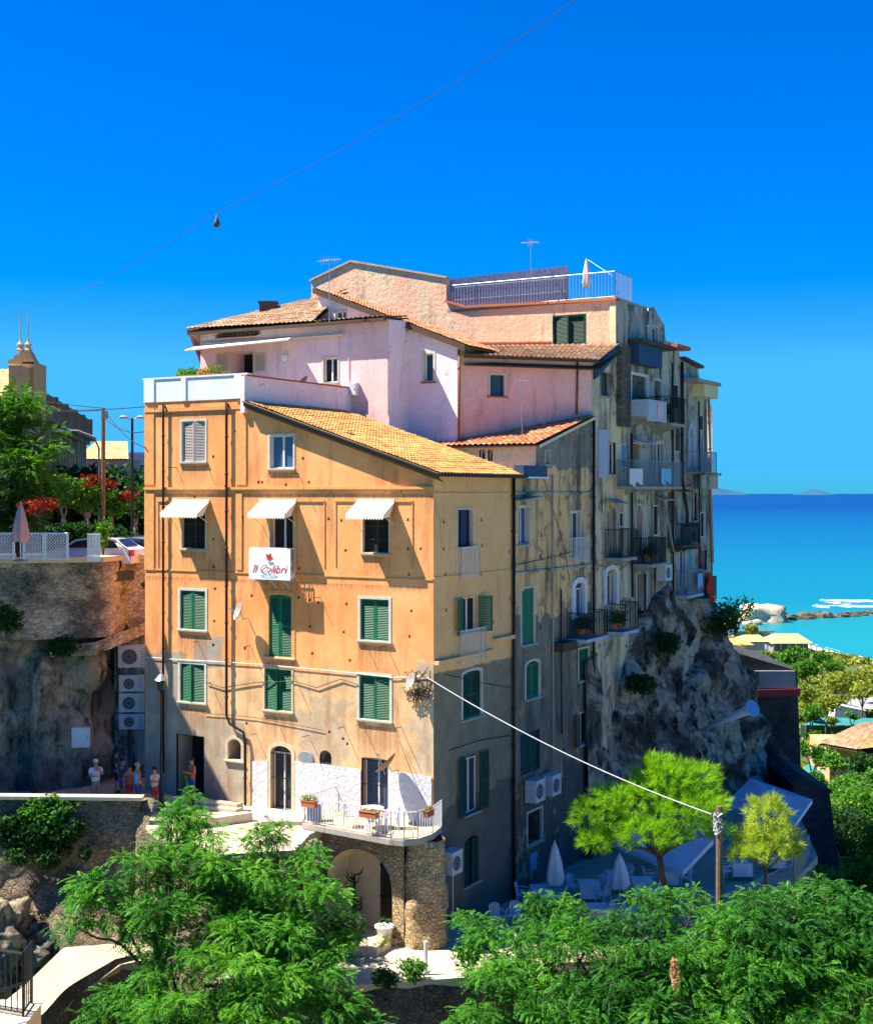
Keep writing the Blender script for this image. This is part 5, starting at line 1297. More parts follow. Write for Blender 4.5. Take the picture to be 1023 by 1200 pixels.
# banner on the little balcony
W = WA; s0, s1, z0, z1 = W.rect(294, 678, 345, 642); z0, z1 = min(z0, z1), max(z0, z1)
T = thing('banner', 'white banner with red flower and script lettering on the small balcony', 'banner', W.P(s0, z0, .6))
s0 = W.hit(294 + 10, 660)[0]; s1 = W.hit(342 + 10, 660)[0]; ob = .66
mb = MB(); nn = 12
for i in range(nn):
    for j in range(6):
        g_ = lambda a, b: W.P(s0 + (s1 - s0) * a, z0 + (z1 - z0) * b, ob + .012 * math.sin(a * 9 + b * 3))
        a0, a1, b0, b1 = i / nn, (i + 1) / nn, j / 6, (j + 1) / 6
        mb.poly([g_(a0, b0), g_(a1, b0), g_(a1, b1), g_(a0, b1)])
mb.build('sheet', 'banner', T)
def text(parent, W, body, s, z, size, m, o, shear=0, name='lettering', align='CENTER'):
    cu = bpy.data.curves.new(name, 'FONT'); cu.body = body; cu.size = size; cu.shear = shear; cu.align_x = align; cu.extrude = .002; cu.resolution_u = 2
    ob_ = bpy.data.objects.new(name, cu); COL.objects.link(ob_); ob_.parent = parent
    p = W.P(s, z, o) - OFF[parent]; ob_.matrix_local = Matrix(((W.d.x, 0, W.n.x, p.x), (W.d.y, 0, W.n.y, p.y), (0, 1, 0, p.z), (0, 0, 0, 1)))
    cu.materials.append(M[m]); bpy.context.view_layer.update(); me = bpy.data.meshes.new_from_object(ob_.evaluated_get(bpy.context.evaluated_depsgraph_get())); o2 = bpy.data.objects.new(name, me); COL.objects.link(o2); o2.parent = parent; o2.matrix_local = ob_.matrix_local.copy(); OFF[o2] = OFF[parent]; bpy.data.objects.remove(ob_); return o2
w_ = s1 - s0; h_ = z1 - z0
text(T, W, 'B&B', s0 + w_ * .54, z0 + h_ * .5, .15, 'ink_dark', ob + .017)
text(T, W, 'Il Colibrì', s0 + w_ * .49, z0 + h_ * .22, .46, 'ink_red', ob + .017, .35)
text(T, W, 'Bed and Breakfast', s0 + w_ * .5, z0 + h_ * .1, .11, 'ink_dark', ob + .017)
mb = MB(); cs, cz = s0 + w_ * .48, z0 + h_ * .72
for k in range(7):
    a = math.pi * (.12 + .76 * k / 6); L = .3 if k % 2 == 0 else .24
    mb.prism([W.P(cs, cz - .12, ob + .017), W.P(cs + math.cos(a) * L * .6 - .05 * math.sin(a), cz - .12 + math.sin(a) * L * .6 + .05 * math.cos(a) * 0 + .02, ob + .017), W.P(cs + math.cos(a) * L, cz - .12 + math.sin(a) * L * 1.15, ob + .017), W.P(cs + math.cos(a) * L * .6 + .05 * math.sin(a), cz - .12 + math.sin(a) * L * .5, ob + .017)], N3(W) * .003)
mb.build('flower_emblem', 'ink_red', T)
# plants
def np_leaves(C, size, rs, flat=.5, asp=.5):
    """C (n,3) centres -> quads"""
    n = len(C); a = rs.normal(size=(n, 3)); a[:, 2] *= flat; a /= np.linalg.norm(a, axis=1)[:, None] + 1e-9
    b = np.cross(a, rs.normal(size=(n, 3))); b /= np.linalg.norm(b, axis=1)[:, None] + 1e-9
    s = (size * (0.6 + .8 * rs.random(n)))[:, None]
    return np.stack([C - a * s, C - b * s * asp + a * s * .1, C + a * s, C + b * s * asp + a * s * .1], 1).reshape(-1, 3)
RS = np.random.RandomState(4)
def ball_pts(c, r, n, shell=.5):
    d = RS.normal(size=(n, 3)); d /= np.linalg.norm(d, axis=1)[:, None]
    q = (shell + (1 - shell) * RS.random(n))[:, None]
    return np.array(c) + d * q * np.array(r)
def pot_plant(loc, label, pot='terracotta', r=.15, h=.22, pr=.28, n=160, lm='leaf_mid', name='potted_plant', box=None, leaf_s=.05, ph=None, W=None):
    T = thing(name, label, 'potted plant', loc); loc = V(loc); mb = MB()
    if box: d = D3(W) if W else V((1, 0, 0)); nn = N3(W) if W else V((0, -1, 0)); mb.obox(loc - d * box / 2 - nn * .1, d * box, nn * .2, V((0, 0, .2))); mb.obox(loc - d * (box / 2 + .02) - nn * .12 + V((0, 0, .2)), d * (box + .04), nn * .24, V((0, 0, .03))); h = .2
    else: mb.lathe(loc, [(r * .7, 0), (r, h * .85), (r * 1.12, h * .86), (r * 1.12, h), (r * .9, h), (r * .9, h * .8)], 14)
    mb.build('pot', pot, T)
    ph = ph or pr
    cs = [loc + V((0, 0, h + ph * .7))] if not box else [loc + d * (box * (k / 4 - .5) * .8) + V((0, 0, h + ph * .6)) for k in range(5)]
    vv = [ball_pts(c, (pr, pr, ph), n // len(cs), .2) for c in cs]
    npmesh('foliage', np_leaves(np.concatenate(vv), np.full(sum(len(v) for v in vv), leaf_s), RS, 1, .4), 4, lm, T); return T
Wp = Wall(uv(13.9, .3), uv(8, .3))
for px, lab, lm in ((214, 'leftmost low green plant on the white terrace parapet', 'leaf_mid'), (226, 'second green plant from the left on the white terrace parapet', 'leaf_mid'), (239, 'bushy plant with red flowers on the white terrace parapet', 'flower'), (251, 'rightmost spiky plant on the white terrace parapet', 'leaf_olive')):
    s, _ = Wp.hit(px, 440); pot_plant(Wp.P(s, 54.79 - .16), lab, lm=lm, box=.5, W=Wp, pr=.22, ph=.22 + .1 * (px > 240), n=200, leaf_s=.07)
Wq = Wall(uv(4.4, -2.75), uv(-.8, -2.75))
pot_plant(Z(uv(3.95, -2.27), 38.5), 'red flower box with green plant at the left end of the balcony railing', box=.6, W=WA, pr=.2, n=220, lm='leaf_olive')
pot_plant(Z(uv(1.15, -2.58), 38.5), 'red flower box hung in the middle of the balcony railing', box=.7, W=WA, pr=.1, n=120, lm='leaf_olive')
pot_plant(Z(uv(-.66, -1.5), 38.55), 'red flower box at the right end of the balcony railing by the corner', box=.5, W=WB1, pr=.1, n=80, lm='leaf_olive')
mb = MB(); p = Z(uv(4.1, -1.7), 37.86); mb.box(p.x - .25, p.x + .25, p.y - .2, p.y + .2, p.z, p.z + .6); mb.box(p.x - .28, p.x + .28, p.y - .23, p.y + .23, p.z + .6, p.z + .66); tag(mb.build('storage_box', 'blue_box'), 'blue plastic box in the left corner of the balcony', 'box')
# plastic chairs and round table
def chair(loc, rz, label, m='plastic_white', group=None):
    T = thing('plastic_chair', label, 'chair', (0, 0, 0), group)
    mb = MB(); mb.prism([(-.22, -.22, .42), (.22, -.22, .42), (.2, .2, .40), (-.2, .2, .40)], V((0, 0, .03))); mb.build('seat', m, T)
    mb = MB()
    for i in range(5): x = -.17 + .085 * i; mb.obox((x - .025, .19, .44), (.05, 0, 0), (0, .02, 0), (0, .09, .4))
    mb.tube([(-.2, .2, .43), (-.21, .27, .8), (-.1, .3, .88), (.1, .3, .88), (.21, .27, .8), (.2, .2, .43)], .022, 6); mb.build('backrest', m, T)
    for x, y in ((-.2, -.2), (.2, -.2), (-.2, .2), (.2, .2)):
        mb = MB(); mb.bar((x * 1.15, y * 1.15, 0), (x, y, .42), .018, 6, .024); mb.build('leg', m, T)
    for x in (-.24, .24):
        mb = MB(); mb.tube([(x, -.2, .42), (x, -.22, .63), (x, 0, .66), (x, .24, .64)], .02, 6); mb.build('armrest', m, T)
    T.location = loc; T.rotation_euler = (0, 0, rz); return T
def round_table(loc, label, r=.45, m='plastic_white', cloth=None, group=None):
    T = thing('round_table', label, 'table', loc, group); loc = V(loc)
    mb = MB(); mb.lathe(loc, [(r, .70), (r, .73), (r * .2, .735)], 24); mb.build('tabletop', m, T)
    for k in range(4):
        a = math.pi / 4 + k * math.pi / 2; mb = MB(); mb.bar(loc + V((math.cos(a) * r * .7, math.sin(a) * r * .7, 0)), loc + V((math.cos(a) * .1, math.sin(a) * .1, .7)), .022, 6); mb.build('leg', m, T)
    return T
zb = 37.86; pc = uv(1.7, -1.55)
round_table((pc.x, pc.y, zb), 'white round plastic table on the railed balcony')
ch = chair((0, 0, 0), 0, 'white plastic chair left of the round table on the balcony'); ch.location = (pc.x - .75, pc.y + .15, zb); ch.rotation_euler = (0, 0, math.radians(80))
c2 = dup(ch, (pc.x + .15, pc.y - .65, zb), math.radians(175), 'white plastic chair in front of the balcony table, nearest the railing')
c3 = dup(ch, (pc.x + .75, pc.y - .1, zb), math.radians(-95), 'white plastic chair right of the round table on the balcony')
zt = 33.5
def at(px, py, z=33.5): return PZ(px, py, z)
rs = random.Random(9)
p = at(583, 1088); dup(ch, (p.x, p.y, zt), .5, 'left of two white chairs by the beige wall of the lower terrace')
p = at(602, 1086); dup(ch, (p.x, p.y, zt), -.3, 'right of two white chairs by the beige wall of the lower terrace')
tabs = [at(634, 1062), at(690, 1056), at(722, 1044), at(752, 1052), at(782, 1040), at(700, 1085), at(745, 1090), at(905, 1020), at(868, 1030)]
tl = ['cloth covered square table next to the closed white parasol', 'white cloth table right of the closed parasol', 'white cloth table behind the pine tree, second in the row', 'white cloth table under the lower canopy', 'rear cloth table in the canopy shade', 'front left cloth table half hidden by leaves', 'front right cloth table half hidden by leaves', 'cloth table under the upper blue white canopy, right one', 'cloth table under the upper canopy, left one']
for k, (p, l) in enumerate(zip(tabs, tl)):
    T = thing('square_table', l, 'table', (p.x, p.y, zt), 'restaurant tables'); w = .42
    mb = MB(); mb.box(p.x - w, p.x + w, p.y - w, p.y + w, zt + .72, zt + .75)
    for (dx, dy) in ((1, 0), (-1, 0), (0, 1), (0, -1)):
        for i in range(6):
            t0, t1 = -1 + i / 3, -1 + (i + 1) / 3; e = lambda t: .02 * math.sin(t * 14)
            a = (p.x + dx * (w + .01) + dy * t0 * w, p.y + dy * (w + .01) + dx * t0 * w); b = (p.x + dx * (w + .01) + dy * t1 * w, p.y + dy * (w + .01) + dx * t1 * w)
            mb.poly([(a[0], a[1], zt + .75), (b[0], b[1], zt + .75), (b[0] + dx * (.04 + e(t1)), b[1] + dy * (.04 + e(t1)), zt + .2), (a[0] + dx * (.04 + e(t0)), a[1] + dy * (.04 + e(t0)), zt + .2)])
    mb.build('tablecloth', 'cloth_white', T)
    for sx in (-1, 1):
        for sy in (-1, 1): mb = MB(); mb.bar((p.x + sx * .36, p.y + sy * .36, zt), (p.x + sx * .36, p.y + sy * .36, zt + .72), .02, 5); mb.build('leg', 'timber', T)
    for j in range(2 if k < 7 else 1):
        a = rs.uniform(0, 6.28) if j == 0 else a + math.pi
        c = dup(ch, (p.x + math.cos(a) * .75, p.y + math.sin(a) * .75, zt), a - math.pi / 2, ('near' if math.sin(a) < 0 else 'far') + ' white chair at the ' + l.split(',')[0]); c['group'] = 'restaurant chairs'
# parasols and canopies
def closed_parasol(loc, h, r, m, label, pole='white_iron'):
    T = thing('closed_parasol', label, 'parasol', loc); loc = V(loc)
    mb = MB(); mb.bar(loc, loc + V((0, 0, h)), .025, 8); mb.build('pole', pole, T)
    mb = MB(); n = 20; vs = []; prof = [(.03, h), (.4, h * .86), (.8, h * .62), (1, h * .42), (.75, h * .33)]
    for q, z in prof:
        for k in range(n):
            a = 2 * math.pi * k / n; rr = r * q * (1 + .22 * math.cos(a * 5)) ; vs.append((loc.x + rr * math.cos(a), loc.y + rr * math.sin(a), loc.z + z + .03 * math.sin(a * 3)))
    mb.add(vs, [(i * n + k, i * n + (k + 1) % n, (i + 1) * n + (k + 1) % n, (i + 1) * n + k) for i in range(4) for k in range(n)]); mb.build('canopy', m, T, True)
    mb = MB(); mb.lathe(loc, [(.25, 0), (.25, .06), (.05, .1)], 16); mb.build('base', 'concrete', T); return T
p = at(650, 1062); closed_parasol((p.x, p.y, zt), 2.6, .33, 'canvas_white', 'closed white parasol standing by the tan house on the terrace')
p = at(726, 1062); closed_parasol((p.x, p.y, zt), 2.1, .36, 'canvas_white', 'second closed white parasol between the terrace tables, broader one')
p = P(24, 650, 53.5); closed_parasol((p.x, p.y, 47.32), 2.35, .3, 'canvas_pink', 'closed dusty pink parasol behind the white lattice fence')
p = uvz(.9, 19.5, 59.0); p = P(687, 352, 66.5); closed_parasol((p.x, p.y, p.z), 2.05, .2, 'canvas_pale_pink', 'closed pale pink parasol on the roof terrace')
cable('guy_rope', [P(689, 304, 66.5), P(718, 323, 65.2)], .012, 'cable_white', 'thin white rope from the roof parasol to the terrace railing')
def canopy(pts, label, hub=.7, m='canvas_white', ground=33.5):
    c = sum(pts, V()) / len(pts); T = thing('square_parasol', label, 'parasol', (c.x, c.y, ground)); top = c + V((0, 0, hub)); mb = MB()
    for a, b in zip(pts, pts[1:] + pts[:1]):
        n = 6
        for i in range(n):
            for j in range(4):
                f = lambda t, q: (a.lerp(b, t)).lerp(top, q) - V((0, 0, .12 * math.sin(math.pi * t) * (1 - q)))
                t0, t1, q0, q1 = i / n, (i + 1) / n, j / 4, (j + 1) / 4; mb.poly([f(t0, q0), f(t1, q0), f(t1, q1), f(t0, q1)])
        mb.poly([a, b, b - V((0, 0, .2)), a - V((0, 0, .2))])
    mb.build('canopy', m, T)
    mb = MB(); mb.bar((c.x, c.y, ground), top, .04, 8); mb.build('pole', 'white_iron', T)
    for a in pts: mb = MB(); mb.bar(a - V((0, 0, .03)), top - V((0, 0, .05)), .015, 5); mb.build('rib', 'steel', T)
canopy([P(712, 986, 60), P(800, 1022, 56), P(836, 984, 57), P(760, 962, 62)], 'square white parasol in deep shade under the pine, lower one', .4)
canopy([P(770, 985, 66), P(842, 990, 63), P(858, 968, 66), P(780, 962, 69)], 'square white parasol in deep shade, middle one behind the pine trunk', .4)
canopy([P(852, 940, 68), P(918, 985, 62), P(952, 937, 64), P(880, 912, 70)], 'large square white parasol by the bastion, upper one', .5)
# iron rail round the terrace
T = thing('terrace_railing', 'pale iron railing round the restaurant terrace, behind the pine', 'railing', (14, 55, 33.5))
pr_ = [at(640, 1078, 33.5), at(700, 1105, 33.5), at(790, 1098, 33.5), at(858, 1075, 33.5), at(930, 1040, 33.5), at(948, 1005, 33.5)]
railing(pr_, 1.0, 'grey_iron', T, sp=.14, r=.012)
T = box_thing('menu_board', WB1, (620, 1000, 628, 1020), .05, 'blue_box', 'small lit blue notice board on the dark wall by the parasol', 'notice board')
# pots, planter, post on the lower terrace
p = Wl.P(s0 * 0 + Wl.hit(404, 1055)[0], 33.85, -.55)
T = thing('potted_cactus', 'tall dark cactus in a white pot inside the arch niche', 'potted plant', p); mb = MB(); mb.lathe(p, [(.24, 0), (.34, .55), (.38, .56), (.38, .64), (.3, .64)], 18); mb.build('pot', 'white_plaster', T)
mb = MB(); r3 = random.Random(2); mb.tube([p + V((0, 0, .5)), p + V((.03, 0, 1.2)), p + V((.06, 0, 2.1))], [.06, .07, .04], 7)
for i in range(16): z = .7 + i * .09; a = r3.uniform(0, 6.3); mb.tube([p + V((.03, 0, z)), p + V((.03 + math.cos(a) * .25, math.sin(a) * .25, z + .08)), p + V((.03 + math.cos(a) * .36, math.sin(a) * .36, z + .3))], [.035, .03, .012], 5)
mb.build('stem', 'leaf_dark', T)
p = Wl.P(Wl.hit(455, 1070)[0], 33.85, .25); T = thing('white_urn', 'white conical pot beside the dark gate under the balcony', 'pot', p); mb = MB(); mb.lathe(p, [(.16, 0), (.3, .62), (.36, .66), (.36, .72), (.28, .72), (.26, .6)], 20); mb.build('body', 'white_plaster', T, True); npmesh('foliage', np_leaves(ball_pts(p + V((0, 0, .85)), (.25, .25, .2), 80), np.full(80, .06), RS, 1, .4), 4, 'leaf_dark', T)
for i, (px, py) in enumerate(((470, 1096), (447, 1108))):
    p = at(px, py + 8, 33.86); pot_plant(p, ['long stone planter by the foot of the round pillar', 'front stone planter with yellowing plants by the balcony pillar'][i], pot='cream_trim', box=.95, W=WB1, pr=.2, n=200, lm='leaf_olive', name='stone_planter')
p = at(499, 1142, 33.86); T = thing('white_post', 'short white post at the edge of the lower terrace', 'post', p); mb = MB(); mb.bar(p, p + V((0, 0, 1.05)), .07, 10); mb.build('shaft', 'white_iron', T); mb = MB(); mb.ball(p + V((0, 0, 1.07)), (.075, .075, .05)); mb.build('cap', 'white_iron', T); mb = MB(); mb.lathe(p, [(.12, 0), (.12, .04), (.08, .06)], 12); mb.build('base', 'concrete', T)
p = at(430, 1112, 33.86); mb = MB(); mb.prism([p + V((-1.3, -.8, 0)), p + V((.4, -.9, 0)), p + V((.9, .8, 0)), p + V((-.5, .9, 0))], V((0, 0, .35))); tag(mb.build('stone_step', 'paving_pale'), kind='structure')

# old flared pipe sticking out of the cliff
T = thing('flared_pipe', 'pale pipe with flared mouth jutting from the dark cliff', 'pipe', P(862, 838, 70))
a, b = P(843, 847, 70), P(880, 831, 68); d = (b - a).normalized(); mb = MB(); mb.tube([a - d * 1.5, a, b], [.1, .12, .26], 14); mb.build('tube', 'white_iron', T, True); mb = MB(); mb.tube([b, b + d * .12, b + d * .14], [.34, .44, .42], 16); mb.build('mouth', 'steel', T)
# laundry
mb = MB(); W = WB(); s, z = W.hit(812, 690)
for i in range(6):
    for j in range(8):
        f = lambda a, b: W.P(s + a * .12, z + .9 - b * .2, .75 + .1 * math.sin(a * 2 + b) + b * .03)
        mb.poly([f(i, j), f(i + 1, j), f(i + 1, j + 1), f(i, j + 1)])
tag(mb.build('red_cloth', 'red_cloth'), 'red cloth hanging from the last balcony over the sea', 'cloth')
# balcony plants on the shaded side
for (px, py, lab) in ((672, 742, 'dense dark plants crowding the left of two adjoining old balconies'), (712, 735, 'dark plants on the right of two adjoining old balconies'), (750, 656, 'dark shrubs on the black balcony below the arched window'), (768, 492, 'dark bushy plants on the black balcony beside the white one'), (742, 486, 'small plants behind the solid white balcony front')):
    s, z = W.hit(px, py); 
    pot_plant(W.P(s, z, .55), lab, box=1.2 if px < 760 else 1.0, W=W, pr=.35, ph=.45, n=420, lm='leaf_dark', leaf_s=.08)
s, z = GW.hit(467, 447); pot_plant(GW.P(s, z, .14), 'small plant box on the lilac window sill', box=.5, W=GW, pr=.14, n=100, lm='leaf_dark')
# roof antennas
def antenna(base, h, label, els=7, ang=0):
    T = thing('tv_antenna', label, 'antenna', base); b = V(base); mb = MB(); mb.bar(b, b + V((0, 0, h)), .022, 6); mb.build('mast', 'steel', T)
    d = V((math.cos(ang), math.sin(ang), .15)).normalized(); n_ = V((-math.sin(ang), math.cos(ang), 0)); t = b + V((0, 0, h - .15)); mb = MB(); mb.bar(t - d * .5, t + d * .6, .014, 5)
    for i in range(els): c = t - d * .45 + d * (i * 1.0 / els); L = .38 - .02 * i; mb.bar(c - n_ * L, c + n_ * L, .008, 4); mb.bar(c - V((0, 0, L * .6)), c + V((0, 0, L * .6)), .006, 4)
    mb.build('boom', 'steel', T); return T
antenna(P(386, 378, 59.8), 2.9, 'tv antenna on a thin mast above the pink tiled roof', ang=.6)
antenna(P(622, 350, 66.6), 2.9, 'tv antenna behind the reed screen of the roof terrace', 5, ang=1.2)
T = thing('roof_pole', 'thin metal pole standing in front of the rose pink wall', 'pole', P(612, 520, 58)); mb = MB(); mb.bar(P(612, 520, 58), P(611, 444, 58), .018, 5); mb.build('mast', 'steel', T); mb = MB(); mb.bar(P(607, 446, 58), P(620, 446, 58), .012, 4); mb.build('crossbar', 'steel', T)

# ---------------------------------------------------------------- street lamp by the people
p = P(189, 950, 53.2); p.z = 37.6; T = thing('street_lamp', 'old black lantern street lamp standing among the waiting people', 'street lamp', p)
top = 50 - 213 * 53.2 / 1600; mb = MB(); mb.lathe(p, [(.16, 0), (.16, .12), (.1, .2), (.09, .9), (.06, 1.0), (.05, 2.2), (.07, 2.25), (.045, 2.3), (.035, top - p.z - .75), (.07, top - p.z - .7), (.03, top - p.z - .62)], 12); mb.build('post', 'iron', T, True)
c = p + V((0, 0, top - p.z - .62)); mb = MB()
for k in range(6):
    a = k * math.pi / 3; mb.bar(c + V((math.cos(a) * .11, math.sin(a) * .11, 0)), c + V((math.cos(a) * .2, math.sin(a) * .2, .42)), .014, 4)
mb.lathe(c, [(.12, 0), (.12, .02)], 6); mb.build('lantern_frame', 'iron', T)
mb = MB(); mb.lathe(c, [(.1, .02), (.185, .42)], 6); mb.build('lantern_glass', 'dark_glass', T)
mb = MB(); mb.lathe(c, [(.27, .42), (.2, .5), (.1, .62), (.04, .66), (.05, .72), (.01, .8)], 12); mb.build('lantern_cap', 'steel', T)

# ---------------------------------------------------------------- people
def skin(name, verts, edges, m, parent, sub=1, root=0):
    me = bpy.data.meshes.new(name); o = bpy.data.objects.new(name, me)
    me.from_pydata([v[0] for v in verts], edges, []); me.materials.append(M[m]); COL.objects.link(o)
    mo = o.modifiers.new('skin', 'SKIN'); mo.use_smooth_shade = True
    if not me.skin_vertices: me.skin_vertices.new() if hasattr(me.skin_vertices, 'new') else None
    for i, v in enumerate(verts):
        sv = me.skin_vertices[0].data[i]; r = v[1]; sv.radius = r if isinstance(r, tuple) else (r, r); sv.use_root = (i == root)
    if sub: s = o.modifiers.new('sub', 'SUBSURF'); s.levels = sub; s.render_levels = sub
    o.parent = parent; OFF[o] = OFF[parent]; return o
def person(loc, rz, label, top, bottom, hair=None, cap=None, pose='stand', scale=1., bag=False, sleeve=True):
    T = thing('person', label, 'person', loc)
    J = {'pel': ((0, 0, .95), (.16, .11)), 'bel': ((0, .01, 1.1), (.145, .1)), 'che': ((0, .0, 1.3), (.17, .115)), 'nec0': ((0, 0, 1.45), (.07, .06)), 'nec': ((0, -.01, 1.53), (.055, .055)), 'hea': ((0, -.02, 1.63), (.078, .092)), 'cro': ((0, -.02, 1.72), (.065, .075)), 'nose': ((0, -.125, 1.615), (.014, .02)),
         'earl': ((-.085, 0, 1.62), (.012, .03)), 'earr': ((.085, 0, 1.62), (.012, .03))}
    arms = {'stand': [((-.2, 0, 1.41), (-.25, .02, 1.15), (-.25, -.1, .92)), ((.2, 0, 1.41), (.25, .02, 1.15), (.25, -.1, .92))],
            'think': [((-.2, 0, 1.41), (-.27, -.08, 1.16), (-.06, -.27, 1.18)), ((.2, 0, 1.41), (.26, -.12, 1.18), (.05, -.17, 1.5))],
            'phone': [((-.2, 0, 1.41), (-.26, -.05, 1.15), (-.1, -.3, 1.2)), ((.2, 0, 1.41), (.26, -.05, 1.15), (.1, -.3, 1.2))]}[pose]
    order = list(J); V_ = [J[k] for k in order]; ix = {k: i for i, k in enumerate(order)}
    E = [(ix['pel'], ix['bel']), (ix['bel'], ix['che']), (ix['che'], ix['nec0']), (ix['nec0'], ix['nec']), (ix['nec'], ix['hea']), (ix['hea'], ix['cro']), (ix['hea'], ix['nose']), (ix['hea'], ix['earl']), (ix['hea'], ix['earr'])]
    sh = []
    for side, (s, e, h) in zip((-1, 1), arms):
        n = len(V_); V_ += [(s, .058), (e, .043), (h, .03)]; E += [(ix['che'], n), (n, n + 1), (n + 1, n + 2)]; sh.append(n)
        d = (V(h) - V(e)).normalized(); x = d.cross(V((0, 0, 1))); x = x.normalized() if x.length > .1 else V((1, 0, 0)); pm = len(V_); V_.append((tuple(V(h) + d * .05), (.035, .02))); E.append((n + 2, pm))
        for f in range(4):
            b = V(h) + d * .085 + x * (f - 1.5) * .018; t = b + d * (.06 if f in (0, 3) else .075) + V((0, 0, -.015)); m_ = len(V_); V_ += [(tuple(b), .009), (tuple(t), .008)]; E += [(pm, m_), (m_, m_ + 1)]
        m_ = len(V_); V_.append((tuple(V(h) + d * .05 - x * .05), .01)); E.append((n + 2, m_))
    for side in (-1, 1):
        n = len(V_); V_ += [((side * .095, 0, .86), .095), ((side * .1, -.02, .5), .062), ((side * .1, .02, .12), .042), ((side * .1, 0, .05), .042), ((side * .115, -.15, .03), .03)]
        E += [(ix['pel'], n), (n, n + 1), (n + 1, n + 2), (n + 2, n + 3), (n + 3, n + 4)]
    skin('body', V_, E, 'skin', T, 1)
    g = lambda k, a: (J[k][0], tuple(q + a for q in J[k][1]))
    ts = [g('bel', .03), g('che', .025), (J['nec0'][0], (.095, .075)), ((0, 0, .93), (.18, .13))]; te = [(3, 0), (0, 1), (1, 2)]
    if sleeve:
        for s, e, h in arms: n = len(ts); ts += [(s, .075), (tuple(V(s).lerp(V(e), .65)), .062)]; te += [(1, n), (n, n + 1)]
    skin('shirt', ts, te, top, T, 1)
    bs = [((0, 0, .98), (.165, .12)), ((0, 0, .9), (.165, .125))]; be = [(0, 1)]
    for side in (-1, 1): n = len(bs); bs += [((side * .095, 0, .8), .105), ((side * .1, -.02, .5), .085)]; be += [(1, n), (n, n + 1)]
    skin('shorts', bs, be, bottom, T, 1)
    for side in (-1, 1): mb = MB(); o = V(loc); mb.ball(o + V((side * .115, -.07, .035)), (.05, .14, .045), 10, 6); mb.build('shoe', 'cap_black', T, True)
    o = V(loc)
    if hair: mb = MB(); mb.ball(o + V((0, .01, 1.69)), (.098, .112, .085), 14, 8); mb.build('hair', hair, T, True)
    if cap:
        mb = MB(); mb.ball(o + V((0, -.0, 1.72)), (.104, .118, .075), 14, 8); mb.lathe(o + V((0, -.1, 1.7)), [(.09, 0), (.1, .012), (.02, .02)], 12); mb.build('cap', cap, T, True)
    if bag: mb = MB(); mb.ball(o + V((0, .2, 1.25)), (.15, .1, .22), 12, 8); mb.build('backpack', 'bag', T, True)
    for sx in (-1, 1): mb = MB(); mb.ball(o + V((sx * .03, -.112, 1.64)), .011, 6, 5); mb.build('eye', 'cap_black', T, True)
    mb = MB(); mb.ball(o + V((0, -.108, 1.575)), (.024, .008, .006), 6, 5); mb.build('mouth', 'ink_red', T, True)
    # turn: geometry was laid out around loc, so rotate by parenting frame
    T.rotation_euler = (0, 0, rz); T.scale = (scale,) * 3; return T
g_ = lambda px, Y: (lambda p: (p.x, p.y, 37.6))(P(px, 950, Y))
person(g_(112, 54.2), .5, 'person in white shirt and white cap with a hand at the mouth', 'shirt_white', 'shorts_khaki', cap='shirt_white', pose='think', scale=1.03)
person(g_(144, 54.9), 2.6, 'person in a dark striped shirt seen from behind, second from left', 'shirt_striped', 'shorts_blue', hair='hair_dark', bag=False)
person(g_(152, 54.4), .2, 'child with bare arms between the striped shirt and the blue shirt', 'shirt_orange', 'shorts_red', hair='hair_dark', scale=.88, sleeve=False)
person(g_(161, 53.9), 2.2, 'grey haired person in a light blue sleeveless shirt, seen from behind', 'shirt_blue', 'shorts_blue', hair='hair_grey', sleeve=False)
person(g_(181, 53.8), 1.0, 'person with black cap and beige shirt looking down beside the lamp post', 'shirt_beige', 'shorts_red', cap='cap_black', pose='phone', scale=.9)
person(g_(225, 54.9), -.9, 'person in an orange top standing in the dark doorway', 'shirt_orange', 'shorts_blue', hair='hair_dark', pose='phone')
person(g_(136, 56.5), 1.9, 'person in dark clothes in deep shade behind the striped shirt', 'bag', 'cap_black', hair='hair_dark')

# ---------------------------------------------------------------- wooden pole among the trees
p = P(843, 945, 46); T = thing('wooden_pole', 'tall wooden cable pole rising through the trees by the pine', 'pole', (p.x, p.y, 29.5))
mb = MB(); mb.tube([(p.x, p.y, 29.5), (p.x, p.y, p.z)], [.15, .11], 10); mb.build('shaft', 'timber_pole', T)
mb = MB(); mb.bar(p + V((-.3, -.1, -.35)), p + V((.12, -.1, -.3)), .03, 6)
for i in range(3): mb.lathe(p + V((-.25 + .14 * i, -.1, -.3)), [(.03, 0), (.045, .05), (.02, .12)], 8)
mb.build('insulator_arm', 'ac_dark', T)
mb = MB(); r4 = random.Random(8)
for i in range(7): mb.tube([p + V((r4.uniform(-.25, .1), -.14 + r4.uniform(-.1, .1), -.2 - k * .12)) for k in range(7)], .014, 4)
mb.build('cable_loops', 'cable_white', T)
cable('ground_wire', [p + V((-.5, -.2, -3)), p + V((-.65, -.3, -6)), p + V((-.85, -.8, -10))], .02, 'cable_white', 'pale wire hanging down beside the wooden pole into the leaves')

